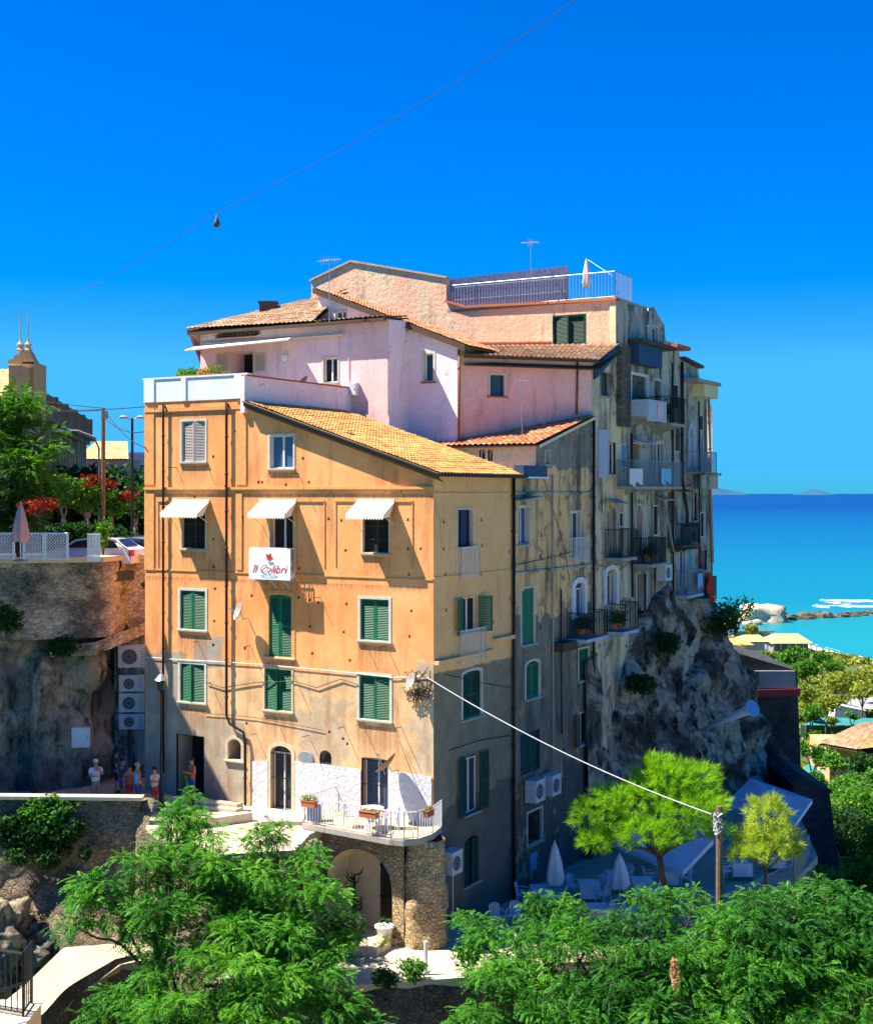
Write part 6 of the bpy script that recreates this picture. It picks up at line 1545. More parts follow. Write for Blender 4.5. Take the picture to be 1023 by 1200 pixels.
# near stair railing, bottom left
T = thing('stair_railing', 'dark iron railing on a yellow ledge in the bottom left corner', 'railing', (-6, 19, 40))
Yn = 19.6; a, b = P(-60, 1095, Yn + .5), P(27, 1118, Yn); fl = P(0, 1192, Yn).z
railing([Z(a, fl), Z(b, fl)], b.z - fl, 'iron', T, sp=.1, r=.009); railing([Z(b, fl), Z(b + V((-.02, .5, 0)), fl)], b.z - fl, 'iron', T, sp=.1, r=.009)
mb = MB(); mb.bar(P(-30, 1172, Yn - .5), P(27, 1153, Yn - .02), .02, 6); mb.build('handrail', 'iron', T)
mb = MB(); mb.box(-9, b.x + .08, Yn - 2.5, Yn + .62, fl - 1.8, fl - .02); mb.build('ledge', 'ochre_wall', T); mb = MB(); mb.box(-9, b.x + .12, Yn - 2.6, Yn + .66, fl - .018, fl + .0); mb.build('ledge_top', 'paving_pale', T)

# ================================================================ upper road: lattice fence, cars, poles, lamps
def lattice(x0, x1, yb, yt, Y, label):
    a, b = P(x0, yb, Y), P(x1, yb, Y); a.z = b.z = 47.32; h = P(x0, yt, Y).z - 47.32; T = thing('lattice_panel', label, 'fence', a, 'white lattice fence on the wall top'); w = (b - a).length; mb = MB(); n = 8; st = .13
    t = -h
    while t < w:
        for sg in (1, -1):
            x_0, x_1 = t, t + h; c0, c1 = max(0, x_0), min(w, x_1)
            if c1 - c0 > .05:
                z_0 = (c0 - x_0) if sg > 0 else h - (c0 - x_0); z_1 = (c1 - x_0) if sg > 0 else h - (c1 - x_0)
                mb.bar(a.lerp(b, c0 / w) + V((0, .012 * sg, z_0)), a.lerp(b, c1 / w) + V((0, .012 * sg, z_1)), .016, 4)
        t += st
    mb.build('lattice', 'white_frame', T); mb = MB()
    for p in (a, b): mb.box(p.x - .04, p.x + .04, p.y - .04, p.y + .04, 47.3, 47.34 + h)
    mb.bar(a + V((0, 0, h)), b + V((0, 0, h)), .035, 4); mb.bar(a + V((0, 0, .03)), b + V((0, 0, .03)), .03, 4); mb.build('frame', 'white_frame', T)
for i, (x0, x1, l) in enumerate(((-60, -22, 'first lattice panel at the far left edge of the wall'), (-20, 16, 'lattice panel left of the pink parasol'), (28, 51, 'lattice panel right of the pink parasol'), (53, 79, 'lattice panel next to the white car, bluish shade'))): lattice(x0, x1, 652, 625, 55.6, l)
mb = MB(); a = P(103, 650, 56.2); b = P(117, 650, 56.4)
for i in range(9): q = a.lerp(b, i / 8); mb.box(q.x - .02, q.x + .02, q.y - .02, q.y + .02, 47.2, 48.35)
mb.bar(Z(a, 48.3), Z(b, 48.3), .03, 4); mb.bar(Z(a, 47.5), Z(b, 47.5), .03, 4); tag(mb.build('picket_panel', 'white_frame'), 'short white picket panel between the two parked cars', 'fence')
def car(loc, rz, label, m):
    T = thing('parked_car', label, 'car', loc); o = V(loc)
    prof = [(-2.1, .35), (-2.15, .7), (-2.05, .95), (-1.75, 1.08), (-1.3, 1.4), (-.2, 1.47), (.55, 1.38), (1.15, 1.0), (1.95, .85), (2.15, .6), (2.1, .3)]
    mb = MB(); n = len(prof); vs = []
    for y, k in ((-.8, .93), (-.86, 1), (.86, 1), (.8, .93)):
        for (x, z) in prof:
            t = max(0, (z - .95)) * .38; vs.append(o + V((x * (.985 if k < 1 else 1), (abs(y) - t) * (1 if y > 0 else -1), .3 + (z - .3) * (k if z > .9 else 1))))
    mb.add(vs, [(j * n + i, j * n + i + 1, (j + 1) * n + i + 1, (j + 1) * n + i) for j in range(3) for i in range(n - 1)] + [tuple(range(n))[::-1], tuple(range(3 * n, 4 * n)), tuple(j * n for j in range(4)), tuple(j * n + n - 1 for j in (3, 2, 1, 0))]); mb.build('body', m, T)
    for s in (-1, 1):
        mb = MB(); mb.prism([o + V((x, s * (.875 - max(0, z - .95) * .42), z)) for x, z in ((-1.55, 1.02), (-1.25, 1.32), (-.2, 1.39), (.5, 1.3), (.95, 1.02))], V((0, s * .01, 0))); mb.build('side_window', 'car_glass', T)
    mb = MB(); mb.poly([o + V((-1.80, -.62, 1.1)), o + V((-1.36, -.55, 1.40)), o + V((-1.36, .55, 1.40)), o + V((-1.80, .62, 1.1))]); mb.build('rear_window', 'car_glass', T)
    mb = MB(); mb.poly([o + V((1.17, -.62, 1.03)), o + V((.62, -.55, 1.38)), o + V((.62, .55, 1.38)), o + V((1.17, .62, 1.03))]); mb.build('windscreen', 'car_glass', T)
    for s in (-1, 1): mb = MB(); mb.box(o.x - 2.17, o.x - 2.0, o.y + s * .72 - .12, o.y + s * .72 + .12, o.z + .68, o.z + .95); mb.build('tail_lamp', 'lamp_red', T)
    for x in (-1.35, 1.35):
        for s in (-1, 1):
            mb = MB(); mb.lathe(o + V((x, s * .78, .32)), [(.2, 0), (.32, .0), (.32, .1), (.2, .1)], 18, (0, s, 0)); w_ = mb.build('wheel', 'rubber', T); mb = MB(); mb.lathe(o + V((x, s * .8, .32)), [(.2, .0), (.19, .085), (.02, .095)], 12, (0, s, 0)); mb.build('rim', 'steel', w_)
    T.rotation_euler = (0, 0, rz); return T
car((-15.1, 60.3, 46.6), math.radians(168), 'white parked car partly behind the lattice fence', 'car_white')
car((-14.3, 63.5, 46.5), math.radians(120), 'silver parked car right of the white car, rear towards us', 'car_silver')
car((-15.2, 72.0, 46.35), math.radians(160), 'farther white parked car under the trees near the orange house', 'car_white')
def pole_lamp(px, pyt, Y, zb, label, kind):
    p = P(px, pyt, Y); T = thing('lamp_post', label, 'street lamp', (p.x, p.y, zb)); mb = MB()
    if kind == 'double':
        mb.bar((p.x, p.y, zb), p, .08, 8, .06); mb.build('post', 'iron', T)
        for s in (-1, 1): mb = MB(); mb.tube([p + V((0, 0, -.1)), p + V((s * .3, 0, .05))], .03, 5); mb.lathe(p + V((s * .42, 0, .0)), [(.2, .0), (.22, .06), (.1, .14)], 10); mb.build('lamp_head', 'dish_grey', T)
    else:
        mb.tube([(p.x, p.y, zb), (p.x, p.y, p.z - 1), p + V((-.3, 0, -.35)), p + V((-1.2, 0, 0)), p + V((-2.1, 0, .05))], .06, 7); mb.build('post', 'dish_grey', T)
        mb = MB(); mb.ball(p + V((-2.5, 0, .03)), (.5, .16, .1)); mb.build('lamp_head', 'white_iron', T)
    return T
pole_lamp(155, 490, 66, 46.6, 'black double headed lamp post beside the orange house', 'double')
pole_lamp(116, 505, 80, 46, 'tall curved street lamp behind the utility pole', 'c'); pole_lamp(96, 500, 100, 46, 'farther curved street lamp before the dark palazzo', 'c')
p = P(121, 478, 62); T = thing('utility_pole', 'brown wooden utility pole carrying wires left of the orange house', 'pole', (p.x, p.y, 46.6)); mb = MB(); mb.bar((p.x, p.y, 46.6), p, .11, 8, .09); mb.build('shaft', 'timber_pole', T); mb = MB(); mb.box(p.x - .05, p.x + .25, p.y - .12, p.y - .08, p.z - .5, p.z - .15); mb.build('bracket', 'dish_grey', T)
for i, (a, b, l) in enumerate(((P(-40, 445, 90), p, 'upper overhead wire from the left edge to the utility pole'), (P(-40, 470, 95), p + V((0, 0, -.1)), 'lower overhead wire from the left edge to the utility pole'), (p, WA.P(.1, 51.9, .1), 'overhead wire from the utility pole to the orange house'), (p + V((0, 0, -.4)), P(172, 505, 57.5), 'lower wire from the utility pole down to the orange house'), (P(-10, 472, 90), P(175, 476, 58), 'faint long wire level with the terrace parapet'))):
    cable('overhead_wire', [a, b], .02, 'cable_black', l, .3)
p = P(103, 622, 67); T = thing('road_sign', 'small road sign on a post under the trees', 'sign', (p.x, p.y, 46.5)); mb = MB(); mb.bar((p.x, p.y, 46.5), (p.x, p.y, 49.0), .03, 6); mb.build('post', 'steel', T); mb = MB(); mb.lathe((p.x, p.y - .04, 48.9), [(.16, 0), (.16, .02)], 20, (0, -1, 0)); mb.build('plate', 'dish_grey', T)
# ---------------------------------------------------------------- palazzo, church, far houses
Wz = Wall(P(38, 0, 84).to_2d(), P(97, 0, 118).to_2d())
T = thing('palazzo', 'dark ornate palazzo with tall windows and a roof balustrade, behind the trees', 'building', Wz.P(0, 45))
top = lambda px, py: Wz.hit(px, py)
zc = H + (578 - 468) / F * 84; zb_ = 45; L = Wz.L; zr = zc * 1 + .0
for i in range(5):
    s = L * (i + .5) / 5; w = .85
    for j, (zl, zh, ar) in enumerate(((46.5, 49.0, .2), (50.2, 53.2, .5))):
        Wz.holes.append((arch_poly(s - w, s + w, zl, zh, ar), .5, False)); mb = MB(); ring(mb, Wz, arch_poly(s - w, s + w, zl, zh, ar), .35, .2); r_ = mb.build('window', 'palazzo_pale', T)
        mb = MB(); mb.poly([Wz.P(a, b, -.5) for a, b in arch_poly(s - w, s + w, zl, zh, ar)]); mb.build('pane', 'dark_glass', r_)
mb = MB(); Wz.fill(mb, [(0, zb_), (L, zb_), (L, 54.6), (0, 54.6)], False); mb.build('wall', 'palazzo_stone', T)
mb = MB(); Wz.box(mb, -.6, L + .5, 54.5, 54.8, -.3, 1.1); Wz.box(mb, -.4, L + .3, 54.2, 54.5, -.3, .6); Wz.box(mb, -.2, L + .2, 49.5, 49.8, -.3, .9); mb.build('cornice', 'palazzo_stone', T)
mb = MB(); Wz.box(mb, -.3, L + .2, 56.0, 56.25, .3, .75); Wz.box(mb, -.3, L + .2, 54.8, 55.0, .3, .75)
for i in range(60): s = L * (i + .5) / 60; mb.lathe(Wz.P(s, 55.0, .52), [(.1, 0), (.16, .35), (.08, .7), (.14, 1.0)], 6)
for i in range(6): s = L * i / 5; Wz.box(mb, s - .35, s + .35, 54.8, 56.4, .25, .8)
mb.build('balustrade', 'palazzo_stone', T)
for i in range(6): mb = MB(); s = L * i / 5; Wz.box(mb, s - .3, s + .3, 45, 54.2, -.02, .3); mb.build('pilaster', 'palazzo_pale', T)
mb = MB(); mb.poly([Wz.P(0, 45), Wz.P(0, 54.6), Wz.P(0, 54.6, -9), Wz.P(0, 45, -9)]); Wz.box(mb, 0, L, 54.3, 54.45, -10, 0); mb.build('side_wall', 'palazzo_stone', T)
T = thing('church', 'ochre church front with a yellow tiled roof and a small stepped bell gable', 'church', P(10, 560, 74)); Yc = 78; q = lambda x, y, d=0: P(x, y, Yc + d)
mb = MB(); mb.prism([q(-60, 620), q(-60, 478), q(10, 462), q(33, 470), q(43, 505), q(43, 620)], V((0, .8, 0))); mb.build('wall', 'palazzo_pale', T)
tiles(T, q(-60, 474, -.4), q(14, 466, -.4), q(24, 432, 5), q(-60, 436, 5), 'tile_yellow', pitch=.35, row=.6)
mb = MB(); mb.prism([q(10, 470, .5), q(10, 428, .5), q(26, 428, .5), q(26, 470, .5)], V((0, 2.2, 0))); mb.build('tower', 'ochre_wall', T)
mb = MB(); mb.prism([q(26, 500, 2), q(26, 424, 2), q(40, 424, 2), q(40, 500, 2)], V((0, 2.5, 0))); mb.prism([q(8, 426, 2), q(10, 421, 2), q(15, 421, 2), q(17, 416, 2), q(22, 415, 2), q(24, 411, 2), q(34, 411, 2), q(37, 417, 2), q(42, 426, 2)], V((0, .9, 0))); mb.build('bell_gable', 'ochre_wall', T)
for x in (24, 33): mb = MB(); mb.lathe(q(x, 412, 2.5), [(.22, 0), (.28, .12), (.12, .2), (.22, .42), (.08, .6), (.03, .8), (.02, 2.3)], 10); mb.build('finial', 'palazzo_pale', T)
for i, (x0, x1, yt, Y, m, rm, lab) in enumerate(((92, 148, 538, 170, 'far_pink', 'tile_yellow', 'distant low house with pale tiled roof behind the utility pole'), (142, 178, 534, 210, 'far_house', 'far_house', 'distant pale blue flat roofed house beside the orange house'), (60, 110, 552, 240, 'far_house', 'tile_old', 'distant house half hidden behind the palazzo'))):
    T = thing('distant_house', lab, 'house', P(x0, 580, Y)); a, b = P(x0, yt, Y), P(x1, yt, Y); Wd = Wall(a.to_2d(), b.to_2d()); zt_ = a.z
    for k in range(4):
        s = Wd.L * (k + .5) / 4; Wd.holes.append(([(s - .5, zt_ - 3.2), (s + .5, zt_ - 3.2), (s + .5, zt_ - 1.4), (s - .5, zt_ - 1.4)], .3, False)); mb = MB(); ring(mb, Wd, Wd.holes[-1][0], .15, .05); r_ = mb.build('window', 'white_trim', T); mb = MB(); mb.poly([Wd.P(p_[0], p_[1], -.3) for p_ in Wd.holes[-1][0]]); mb.build('pane', 'dark_glass', r_)
    mb = MB(); Wd.fill(mb, [(0, 44), (Wd.L, 44), (Wd.L, zt_), (0, zt_)], False); mb.poly([Wd.P(Wd.L, 44), Wd.P(Wd.L, zt_), Wd.P(Wd.L, zt_, -8), Wd.P(Wd.L, 44, -8)]); mb.build('wall', m, T)
    if rm.startswith('tile'): tiles(T, Wd.P(-.4, zt_, .5), Wd.P(Wd.L + .4, zt_, .5), Wd.P(Wd.L - 1, zt_ + 2.4, -5), Wd.P(1, zt_ + 2.4, -5), rm, pitch=.5, row=.9)
    else: mb = MB(); Wd.box(mb, -.2, Wd.L + .2, zt_ + .003, zt_ + .5, -8, .3); mb.build('roof', rm, T)

# ================================================================ valley, beach huts
def hut(x0, x1, ye, yr, Y, h, rm, label, name='beach_hut', dep=9, wm='white_plaster', posts=True):
    a, b = P(x0, ye, Y), P(x1, ye, Y); T = thing(name, label, 'hut', a - V((0, 0, h))); rz_ = P(x0, yr, Y + dep / 2).z; mb = MB(); c = (a + b) / 2
    w = (b.x - a.x) * .28
    e = [a, b, b + V((0, dep, 0)), a + V((0, dep, 0))]; t = [V((c.x - w, a.y + dep / 2, rz_)), V((c.x + w, a.y + dep / 2, rz_))]
    mb.poly([e[0], e[1], t[1], t[0]]); mb.poly([e[1], e[2], t[1]]); mb.poly([e[2], e[3], t[0], t[1]]); mb.poly([e[3], e[0], t[0]]); mb.prism(e, V((0, 0, -.25))); mb.build('roof', rm, T)
    mb = MB(); n = 6
    for i in range(n): x = a.x + .5 + (b.x - a.x - 1) * i / (n - 1); mb.box(x - .12, x + .12, a.y + .4, a.y + .64, a.z - h, a.z - .26)
    mb.build('post', 'white_frame', T); mb = MB(); mb.box(a.x + .8, b.x - .8, a.y + 2.5, a.y + dep - .6, a.z - h, a.z - .26); mb.build('wall', wm, T)
hut(905, 953, 754, 742.5, 395, 3, 'yellow_roof', 'beach hut with a pale orange hipped roof nearest the water', dep=14, wm='concrete')
hut(871, 902, 752, 744, 380, 2.8, 'yellow_roof', 'beach hut with a bright yellow roof between the orange and pale roofs', dep=11)
hut(846, 884, 756, 748, 370, 2.6, 'orange_roof', 'beach hut with an orange roof beside the cliff', dep=10)
hut(858, 908, 740, 733, 455, 3.4, 'teal_roof', 'beach pavilion with a teal roof on white posts', dep=16)
# beach fence posts
pp = [(965 + i * 7.2, 764 + i * 1.9) for i in range(13)]
for i, (x, y) in enumerate(pp):
    b = PZ(x, y + 6, 1.0 if i < 6 else .9); mb = MB(); mb.bar((b.x - 2, b.y, .3), (b.x - 2, b.y, 4.2), .16, 6); o = tag(mb.build('beach_post', 'timber'), 'one of the tall dark posts in the row along the sand', 'post', 'posts along the beach')
def court(pts, z, m, name): mb = MB(); mb.poly([PZ(x, y, z) for x, y in pts]); return tag(mb.build(name, m), kind='structure')
court([(940, 850), (1040, 850), (1040, 842), (960, 841)], 14.0, 'teal_court', 'court'); court([(988, 830), (1040, 832), (1040, 818), (1000, 817)], 11.5, 'concrete', 'yard'); court([(940, 906), (996, 908), (992, 897), (945, 896)], 18.5, 'teal_court', 'pool_deck')
T = thing('court_fence', 'dark green net fence round the sports court in the valley', 'fence', PZ(980, 858, 11)); mb = MB(); a, b = PZ(938, 864, 11.5), PZ(1010, 868, 11.5)
mb.prism([a, b, b + V((0, 0, 2.0)), a + V((0, 0, 2.0))], V((0, .06, 0))); mb.build('net', 'net_green', T)
for i, x in enumerate((985, 997, 1010)): a = PZ(x, 838, 11.5); mb = MB(); mb.bar(a, a + V((0, 0, 5)), .07, 5); mb.build('post', 'steel', T)
T = thing('garden_shed', 'small white sloped shed beside the sports court', 'shed', PZ(988, 842, 12)); a = PZ(977, 842, 12); mb = MB(); mb.prism([a, a + V((5.5, 0, 0)), a + V((5.2, 0, 1.2)), a + V((.5, 0, 2.2))], V((0, 4, 0))); mb.build('wall', 'white_plaster', T); mb = MB(); mb.prism([a + V((.3, -.3, 2.25)), a + V((5.5, -.3, 1.2)), a + V((5.5, 4.3, 1.2)), a + V((.3, 4.3, 2.25))], V((0, 0, .1))); mb.build('roof', 'white_iron', T)
T = thing('valley_house', 'house with a large weathered tile roof among trees at the right edge', 'house', P(1000, 880, 150)); Yv = 150
e0, e1, t1, t0 = P(958, 871, Yv), P(1052, 898, Yv - 4), P(1052, 852, Yv + 8), P(998, 850, Yv + 8)
tiles(T, e0, P(1004, 879, Yv - 6), P(1034, 846, Yv + 6), P(1010, 848, Yv + 8), 'tile_old', pitch=.4, row=.8, amp=.08); tiles(T, P(1003, 879, Yv - 6), P(1060, 872, Yv - 2), P(1060, 850, Yv + 9), P(1034, 846, Yv + 6), 'tile_yellow', pitch=.4, row=.8, amp=.08)
mb = MB(); a, b = P(972, 876, Yv + 1), P(1050, 876, Yv + 1); mb.box(a.x, b.x, a.y, a.y + 8, a.z - 5, a.z); mb.build('wall', 'ochre_wall', T)
# ================================================================ vegetation
def unit(a): return a / (np.linalg.norm(a, axis=-1, keepdims=True) + 1e-9)
def fronds(C, D, L, nl=7, ll=.13, lw=.035, droop=.35):
    """pinnate compound leaves: rachis from C along D (n,3), nl pairs of leaflets"""
    n = len(C); up = np.array([0, 0, 1.0]); D = unit(D); S = unit(np.cross(D, up) + RS.normal(size=(n, 3)) * .25); out = []
    Ls = L * (.7 + .6 * RS.random(n))
    for k in range(nl):
        t = (k + 1) / nl; c = C + D * (Ls * t)[:, None] - up * (droop * Ls * t * t)[:, None]
        for sg in (-1, 1):
            d = unit(S * sg + D * .55 - up * (.35 + .3 * RS.random(n))[:, None]); l = (ll * (1 - .35 * abs(t - .45)) * (.8 + .4 * RS.random(n)))[:, None]
            w = unit(np.cross(d, unit(np.cross(S, D)) )) * lw
            out.append(np.stack([c, c + d * l * .45 + w, c + d * l, c + d * l * .45 - w], 1))
    return np.concatenate(out).reshape(-1, 3)
def clump_fronds(c, r, n, **k):
    d = unit(RS.normal(size=(n, 3)) + np.array([0, 0, .25])); q = (.35 + .65 * RS.random(n) ** .6)[:, None]
    bump = 1 + .35 * np.sin(d[:, :1] * 5 + c[0]) * np.sin(d[:, 1:2] * 6 + c[1])
    P_ = np.array(c) + d * q * np.array(r) * bump
    D = d * np.array([1, 1, .35]) + RS.normal(size=(n, 3)) * .35
    return fronds(P_, D, **k)
def limb(mb, a, b, r0, r1, wob=.25, n=7, seed=0):
    a, b = V(a), V(b); pts = []; L = (b - a).length
    for i in range(n + 1):
        t = i / n; w = noise.noise_vector(V((t * 2.5 + seed, seed * 1.7, 3))) * wob * L * .25 * math.sin(math.pi * t); pts.append(a.lerp(b, t) + w + V((0, 0, .06 * L * math.sin(math.pi * t))))
    mb.tube(pts, [r0 + (r1 - r0) * i / n for i in range(n + 1)], 7)
def tree(label, base, clumps, lm, name='locust_tree', cat='tree', group=None, bark='bark', tr=.16, style='frond', dens=1., size=1., fork=.45, thing_=None):
    """clumps: list of (centre Vector, radius (rx,ry,rz))"""
    base = V(base); T = thing(name, label, cat, base, group); arr = []
    cen = sum((c for c, r in clumps), V()) / len(clumps)
    forkp = base.lerp(V((cen.x * .6 + base.x * .4, cen.y * .6 + base.y * .4, min(c.z for c, r in clumps))), fork + .25)
    mb = MB(); limb(mb, base, forkp, tr, tr * .75, .15, 7, base.x); mb.build('trunk', bark, T, True)
    mb = MB()
    for i, (c, r) in enumerate(clumps):
        limb(mb, forkp, c, tr * .45, tr * .12, .5, 7, i * 2.3 + base.x)
        for k in range(3): e = c + V((R.uniform(-1, 1) * r[0], R.uniform(-1, 1) * r[1], R.uniform(-.4, .9) * r[2])) * .8; limb(mb, c.lerp(forkp, .2), e, tr * .14, tr * .05, .4, 4, i + k * 1.1)
        vol = (r[0] * r[1] * r[2]) ** (2 / 3)
        if style == 'frond':
            k = 10; tot = 430 * vol * dens; arr.append(clump_fronds(tuple(c), tuple(q * .6 for q in r), int(tot * .22), L=.40 * size, nl=8, ll=.105 * size, lw=.022 * size))
            for q in range(k):
                d = V((R.gauss(0, 1), R.gauss(0, 1), R.gauss(0, 1) + .25)).normalized(); f = R.uniform(.55, 1.05); rr = R.uniform(.26, .46)
                c2 = c + V((d.x * r[0], d.y * r[1], d.z * r[2])) * f; arr.append(clump_fronds(tuple(c2), (r[0] * rr * 1.25, r[1] * rr * 1.25, r[2] * rr * .6), int(tot * .085), L=.42 * size * R.uniform(.75, 1.2), nl=8, ll=.105 * size * R.uniform(.8, 1.2), lw=.022 * size))
        elif style == 'leaf':
            n = int(1500 * vol * dens / size ** 1.6); d = unit(RS.normal(size=(n, 3))); q = (.4 + .6 * RS.random(n) ** .7)[:, None]; s5 = 1 + .3 * np.sin(d[:, :1] * 6 + c[0] * 3) * np.cos(d[:, 2:3] * 5 + c[2] * 2)
            arr.append(np_leaves(np.array(c) + d * q * np.array(r) * s5, np.full(n, .09 * size), RS, .8, .55))
    mb.build('limbs', bark, T, True)
    npmesh('crown', np.concatenate(arr), 4, lm, T); return T
def pc(px, py, Y, rpx, fl=.75, fy=1.): r = rpx * Y / F; return (P(px, py, Y), (r, r * fy, r * fl))
# --- foreground left
tree('feathery green tree in the left foreground with drooping left bough', (-8.8, 43, 29.5),
     [pc(208, 975, 45.5, 40), pc(170, 1015, 44, 34), pc(240, 1010, 44.5, 44), pc(120, 1052, 43, 42, .5), pc(88, 1085, 42.5, 24, .5), pc(175, 1068, 42.5, 46), pc(225, 935, 46.5, 9, 1.4), pc(205, 950, 46, 16, .9)], 'leaf_locust', size=1.05)
tree('dense feathery tree in the middle left foreground below the balcony', (-5.4, 43, 29.5),
     [pc(300, 1020, 45, 48), pc(345, 1052, 44.5, 50), pc(280, 1075, 43.5, 52), pc(380, 1110, 44, 34), pc(340, 1110, 43, 52), pc(322, 978, 46, 20, .8), pc(250, 1060, 44, 42), pc(362, 1010, 45.2, 22), pc(412, 1100, 44.5, 14, .6), pc(305, 985, 45.5, 22)], 'leaf_locust', size=.85, dens=1.2)
tree('low broad feathery tree filling the bottom left foreground', (-7.6, 40.5, 28.5),
     [pc(160, 1180, 41, 40), pc(108, 1195, 40.5, 24, .6), pc(128, 1168, 41.5, 18, .6), pc(200, 1130, 42, 48), pc(260, 1150, 41, 58), pc(320, 1175, 41, 56), pc(375, 1160, 42, 50), pc(180, 1195, 40, 50), pc(240, 1210, 40, 50), pc(405, 1195, 42, 40), pc(300, 1215, 40, 50)], 'leaf_locust', size=.78, dens=1.3)
# --- foreground right
tree('feathery tree right of the corner with light green tips by the white chairs', (4.0, 44, 28),
     [pc(565, 1092, 46, 24, .7), pc(640, 1085, 46, 40), pc(600, 1120, 45, 42), pc(665, 1112, 44, 46), pc(620, 1165, 43, 54), pc(575, 1145, 44, 26), pc(668, 1072, 46, 20, 1.1), pc(545, 1075, 46.5, 13, .7), pc(625, 1062, 46.5, 11, 1.), pc(700, 1090, 45, 24), pc(560, 1190, 43, 34)], 'leaf_locust', size=.9, dens=1.1)
tree('dense green foreground tree left of the wooden pole', (7.4, 43, 28),
     [pc(735, 1105, 44, 48), pc(775, 1070, 45, 36), pc(715, 1150, 43, 56), pc(790, 1130, 43, 54), pc(760, 1185, 42, 56), pc(690, 1195, 42, 50), pc(830, 1070, 45.5, 24), pc(650, 1215, 41.5, 44), pc(812, 1050, 46, 14)], 'leaf_right', size=.8, dens=1.3)
tree('dense green foreground tree right of the wooden pole', (10.6, 43, 28),
     [pc(870, 1100, 43, 50), pc(905, 1070, 44, 38), pc(850, 1150, 42.5, 54), pc(930, 1120, 43, 54), pc(890, 1180, 42, 56), pc(880, 1055, 45, 22), pc(830, 1195, 41.5, 40), pc(935, 1050, 45, 18)], 'leaf_right')
tree('feathery green tree filling the bottom right corner', (13.4, 43, 28),
     [pc(965, 1085, 44, 44), pc(1010, 1075, 44, 42), pc(985, 1135, 43, 54), pc(1030, 1125, 43, 48), pc(955, 1180, 42, 56), pc(1020, 1185, 42, 54), pc(965, 1045, 46, 20), pc(1045, 1060, 45, 30)], 'leaf_right', size=.85, dens=1.2)

# --- small bushes on the lower terrace edge
def bush(label, c, r, lm, n=900, size=.06, name='shrub', cat='shrub', flat=1., group=None, stem=True):
    c = V(c); T = thing(name, label, cat, c - V((0, 0, r[2])), group)
    k = 5; arr = []
    for i in range(k):
        o = V((R.uniform(-.5, .5) * r[0], R.uniform(-.5, .5) * r[1], R.uniform(-.2, .4) * r[2])) if i else V()
        arr.append(ball_pts(c + o, tuple(q * .68 for q in r), n // k, .45))
    npmesh('foliage', np_leaves(np.concatenate(arr), np.full(n // k * k, size), RS, flat, .5), 4, lm, T)
    if stem:
        mb = MB()
        for i in range(5): limb(mb, c - V((0, 0, r[2])), c + V((R.uniform(-.5, .5) * r[0], R.uniform(-.5, .5) * r[1], r[2] * .3)), .03 + .02 * r[0], .01, .3, 4, i)
        mb.build('stem', 'bark', T)
    return T
bush('round bush on the edge of the lower terrace beside the white post', PZ(486, 1152, 34.0) + V((0, 0, .35)), (.6, .5, .42), 'leaf_mid')
bush('dark bush left of the round one on the lower terrace edge', PZ(452, 1160, 34.0) + V((0, 0, .35)), (.5, .45, .42), 'leaf_dark')
bush('bush between the lower terrace and the right foreground tree', PZ(550, 1140, 34.0) + V((0, 0, .5)), (.6, .5, .6), 'leaf_mid')
bush('dark shrub in front of the arch niche at its left foot', P(395, 1088, 47), (1.0, .6, .75), 'leaf_dark', 1600)
def ivy(label, spots, lm, n, size):
    T = thing('ivy', label, 'ivy', P(spots[0][0], spots[0][1] + 30, spots[0][3])); arr = [ball_pts(P(px, py, Y), (r * Y / F, .28, r * Y / F * k), int(n * r * r * k), .2) for px, py, r, Y, k in spots]
    a = np.concatenate(arr); npmesh('foliage', np_leaves(a, np.full(len(a), size), RS, 1, .55), 4, lm, T)
    for i in range(5): s_ = spots[i % len(spots)]; mb = MB(); mb.tube([P(s_[0] + i * 3 - 8, s_[1] - 8, s_[3] + .1), P(s_[0] + i * 4 - 10, s_[1] + s_[2] * .6, s_[3] - .1)], .02, 5); mb.build('stem', 'bark', T)
ivy('trailing ivy spilling over the street wall parapet', [(62, 936, 12, 51.2, .5), (45, 944, 14, 51.1, .8), (75, 948, 13, 51.1, .9), (58, 962, 20, 51.0, .8), (92, 940, 7, 51.2, .5), (30, 955, 12, 51.1, .9)], 'leaf_mid', 2.6, .075)
ivy('dark ivy curtain hanging down the street wall at left', [(40, 985, 26, 50.8, .8), (12, 975, 24, 50.9, .9), (72, 985, 18, 50.8, 1.1), (88, 972, 12, 50.9, 1.3), (55, 1008, 18, 50.6, .7), (20, 1005, 18, 50.6, .6), (100, 1000, 8, 50.7, 1.2)], 'leaf_dark', 2.4, .085)
bush('small grassy tuft growing on the left cliff wall', P(70, 760, 55.4), (.75, .35, .55), 'leaf_dark', 1200, .08, 'wall_plant', 'plant')
bush('dark plant patch under the upper wall at the left edge', P(8, 725, 55), (.9, .3, .8), 'leaf_dark', 1500, .08, 'wall_plant', 'plant')
for px, py, r, l in ((752, 752, .9, 'dark plant clump hanging from the rock below the double balconies'), (820, 730, 1.1, 'dark plant clump on the cliff under the red cloth'), (725, 800, .8, 'dark weeds on the stained wall above the shuttered window'), (838, 720, 1.2, 'sunlit shrub on the cliff edge against the sea')):
    k, z = WC.hit(px, py); bush(l, WC.P(k, z, 1.2), (r, r * .7, r * .9), 'leaf_dark' if px != 838 else 'leaf_mid', 900, .1, 'cliff_plant', 'plant')
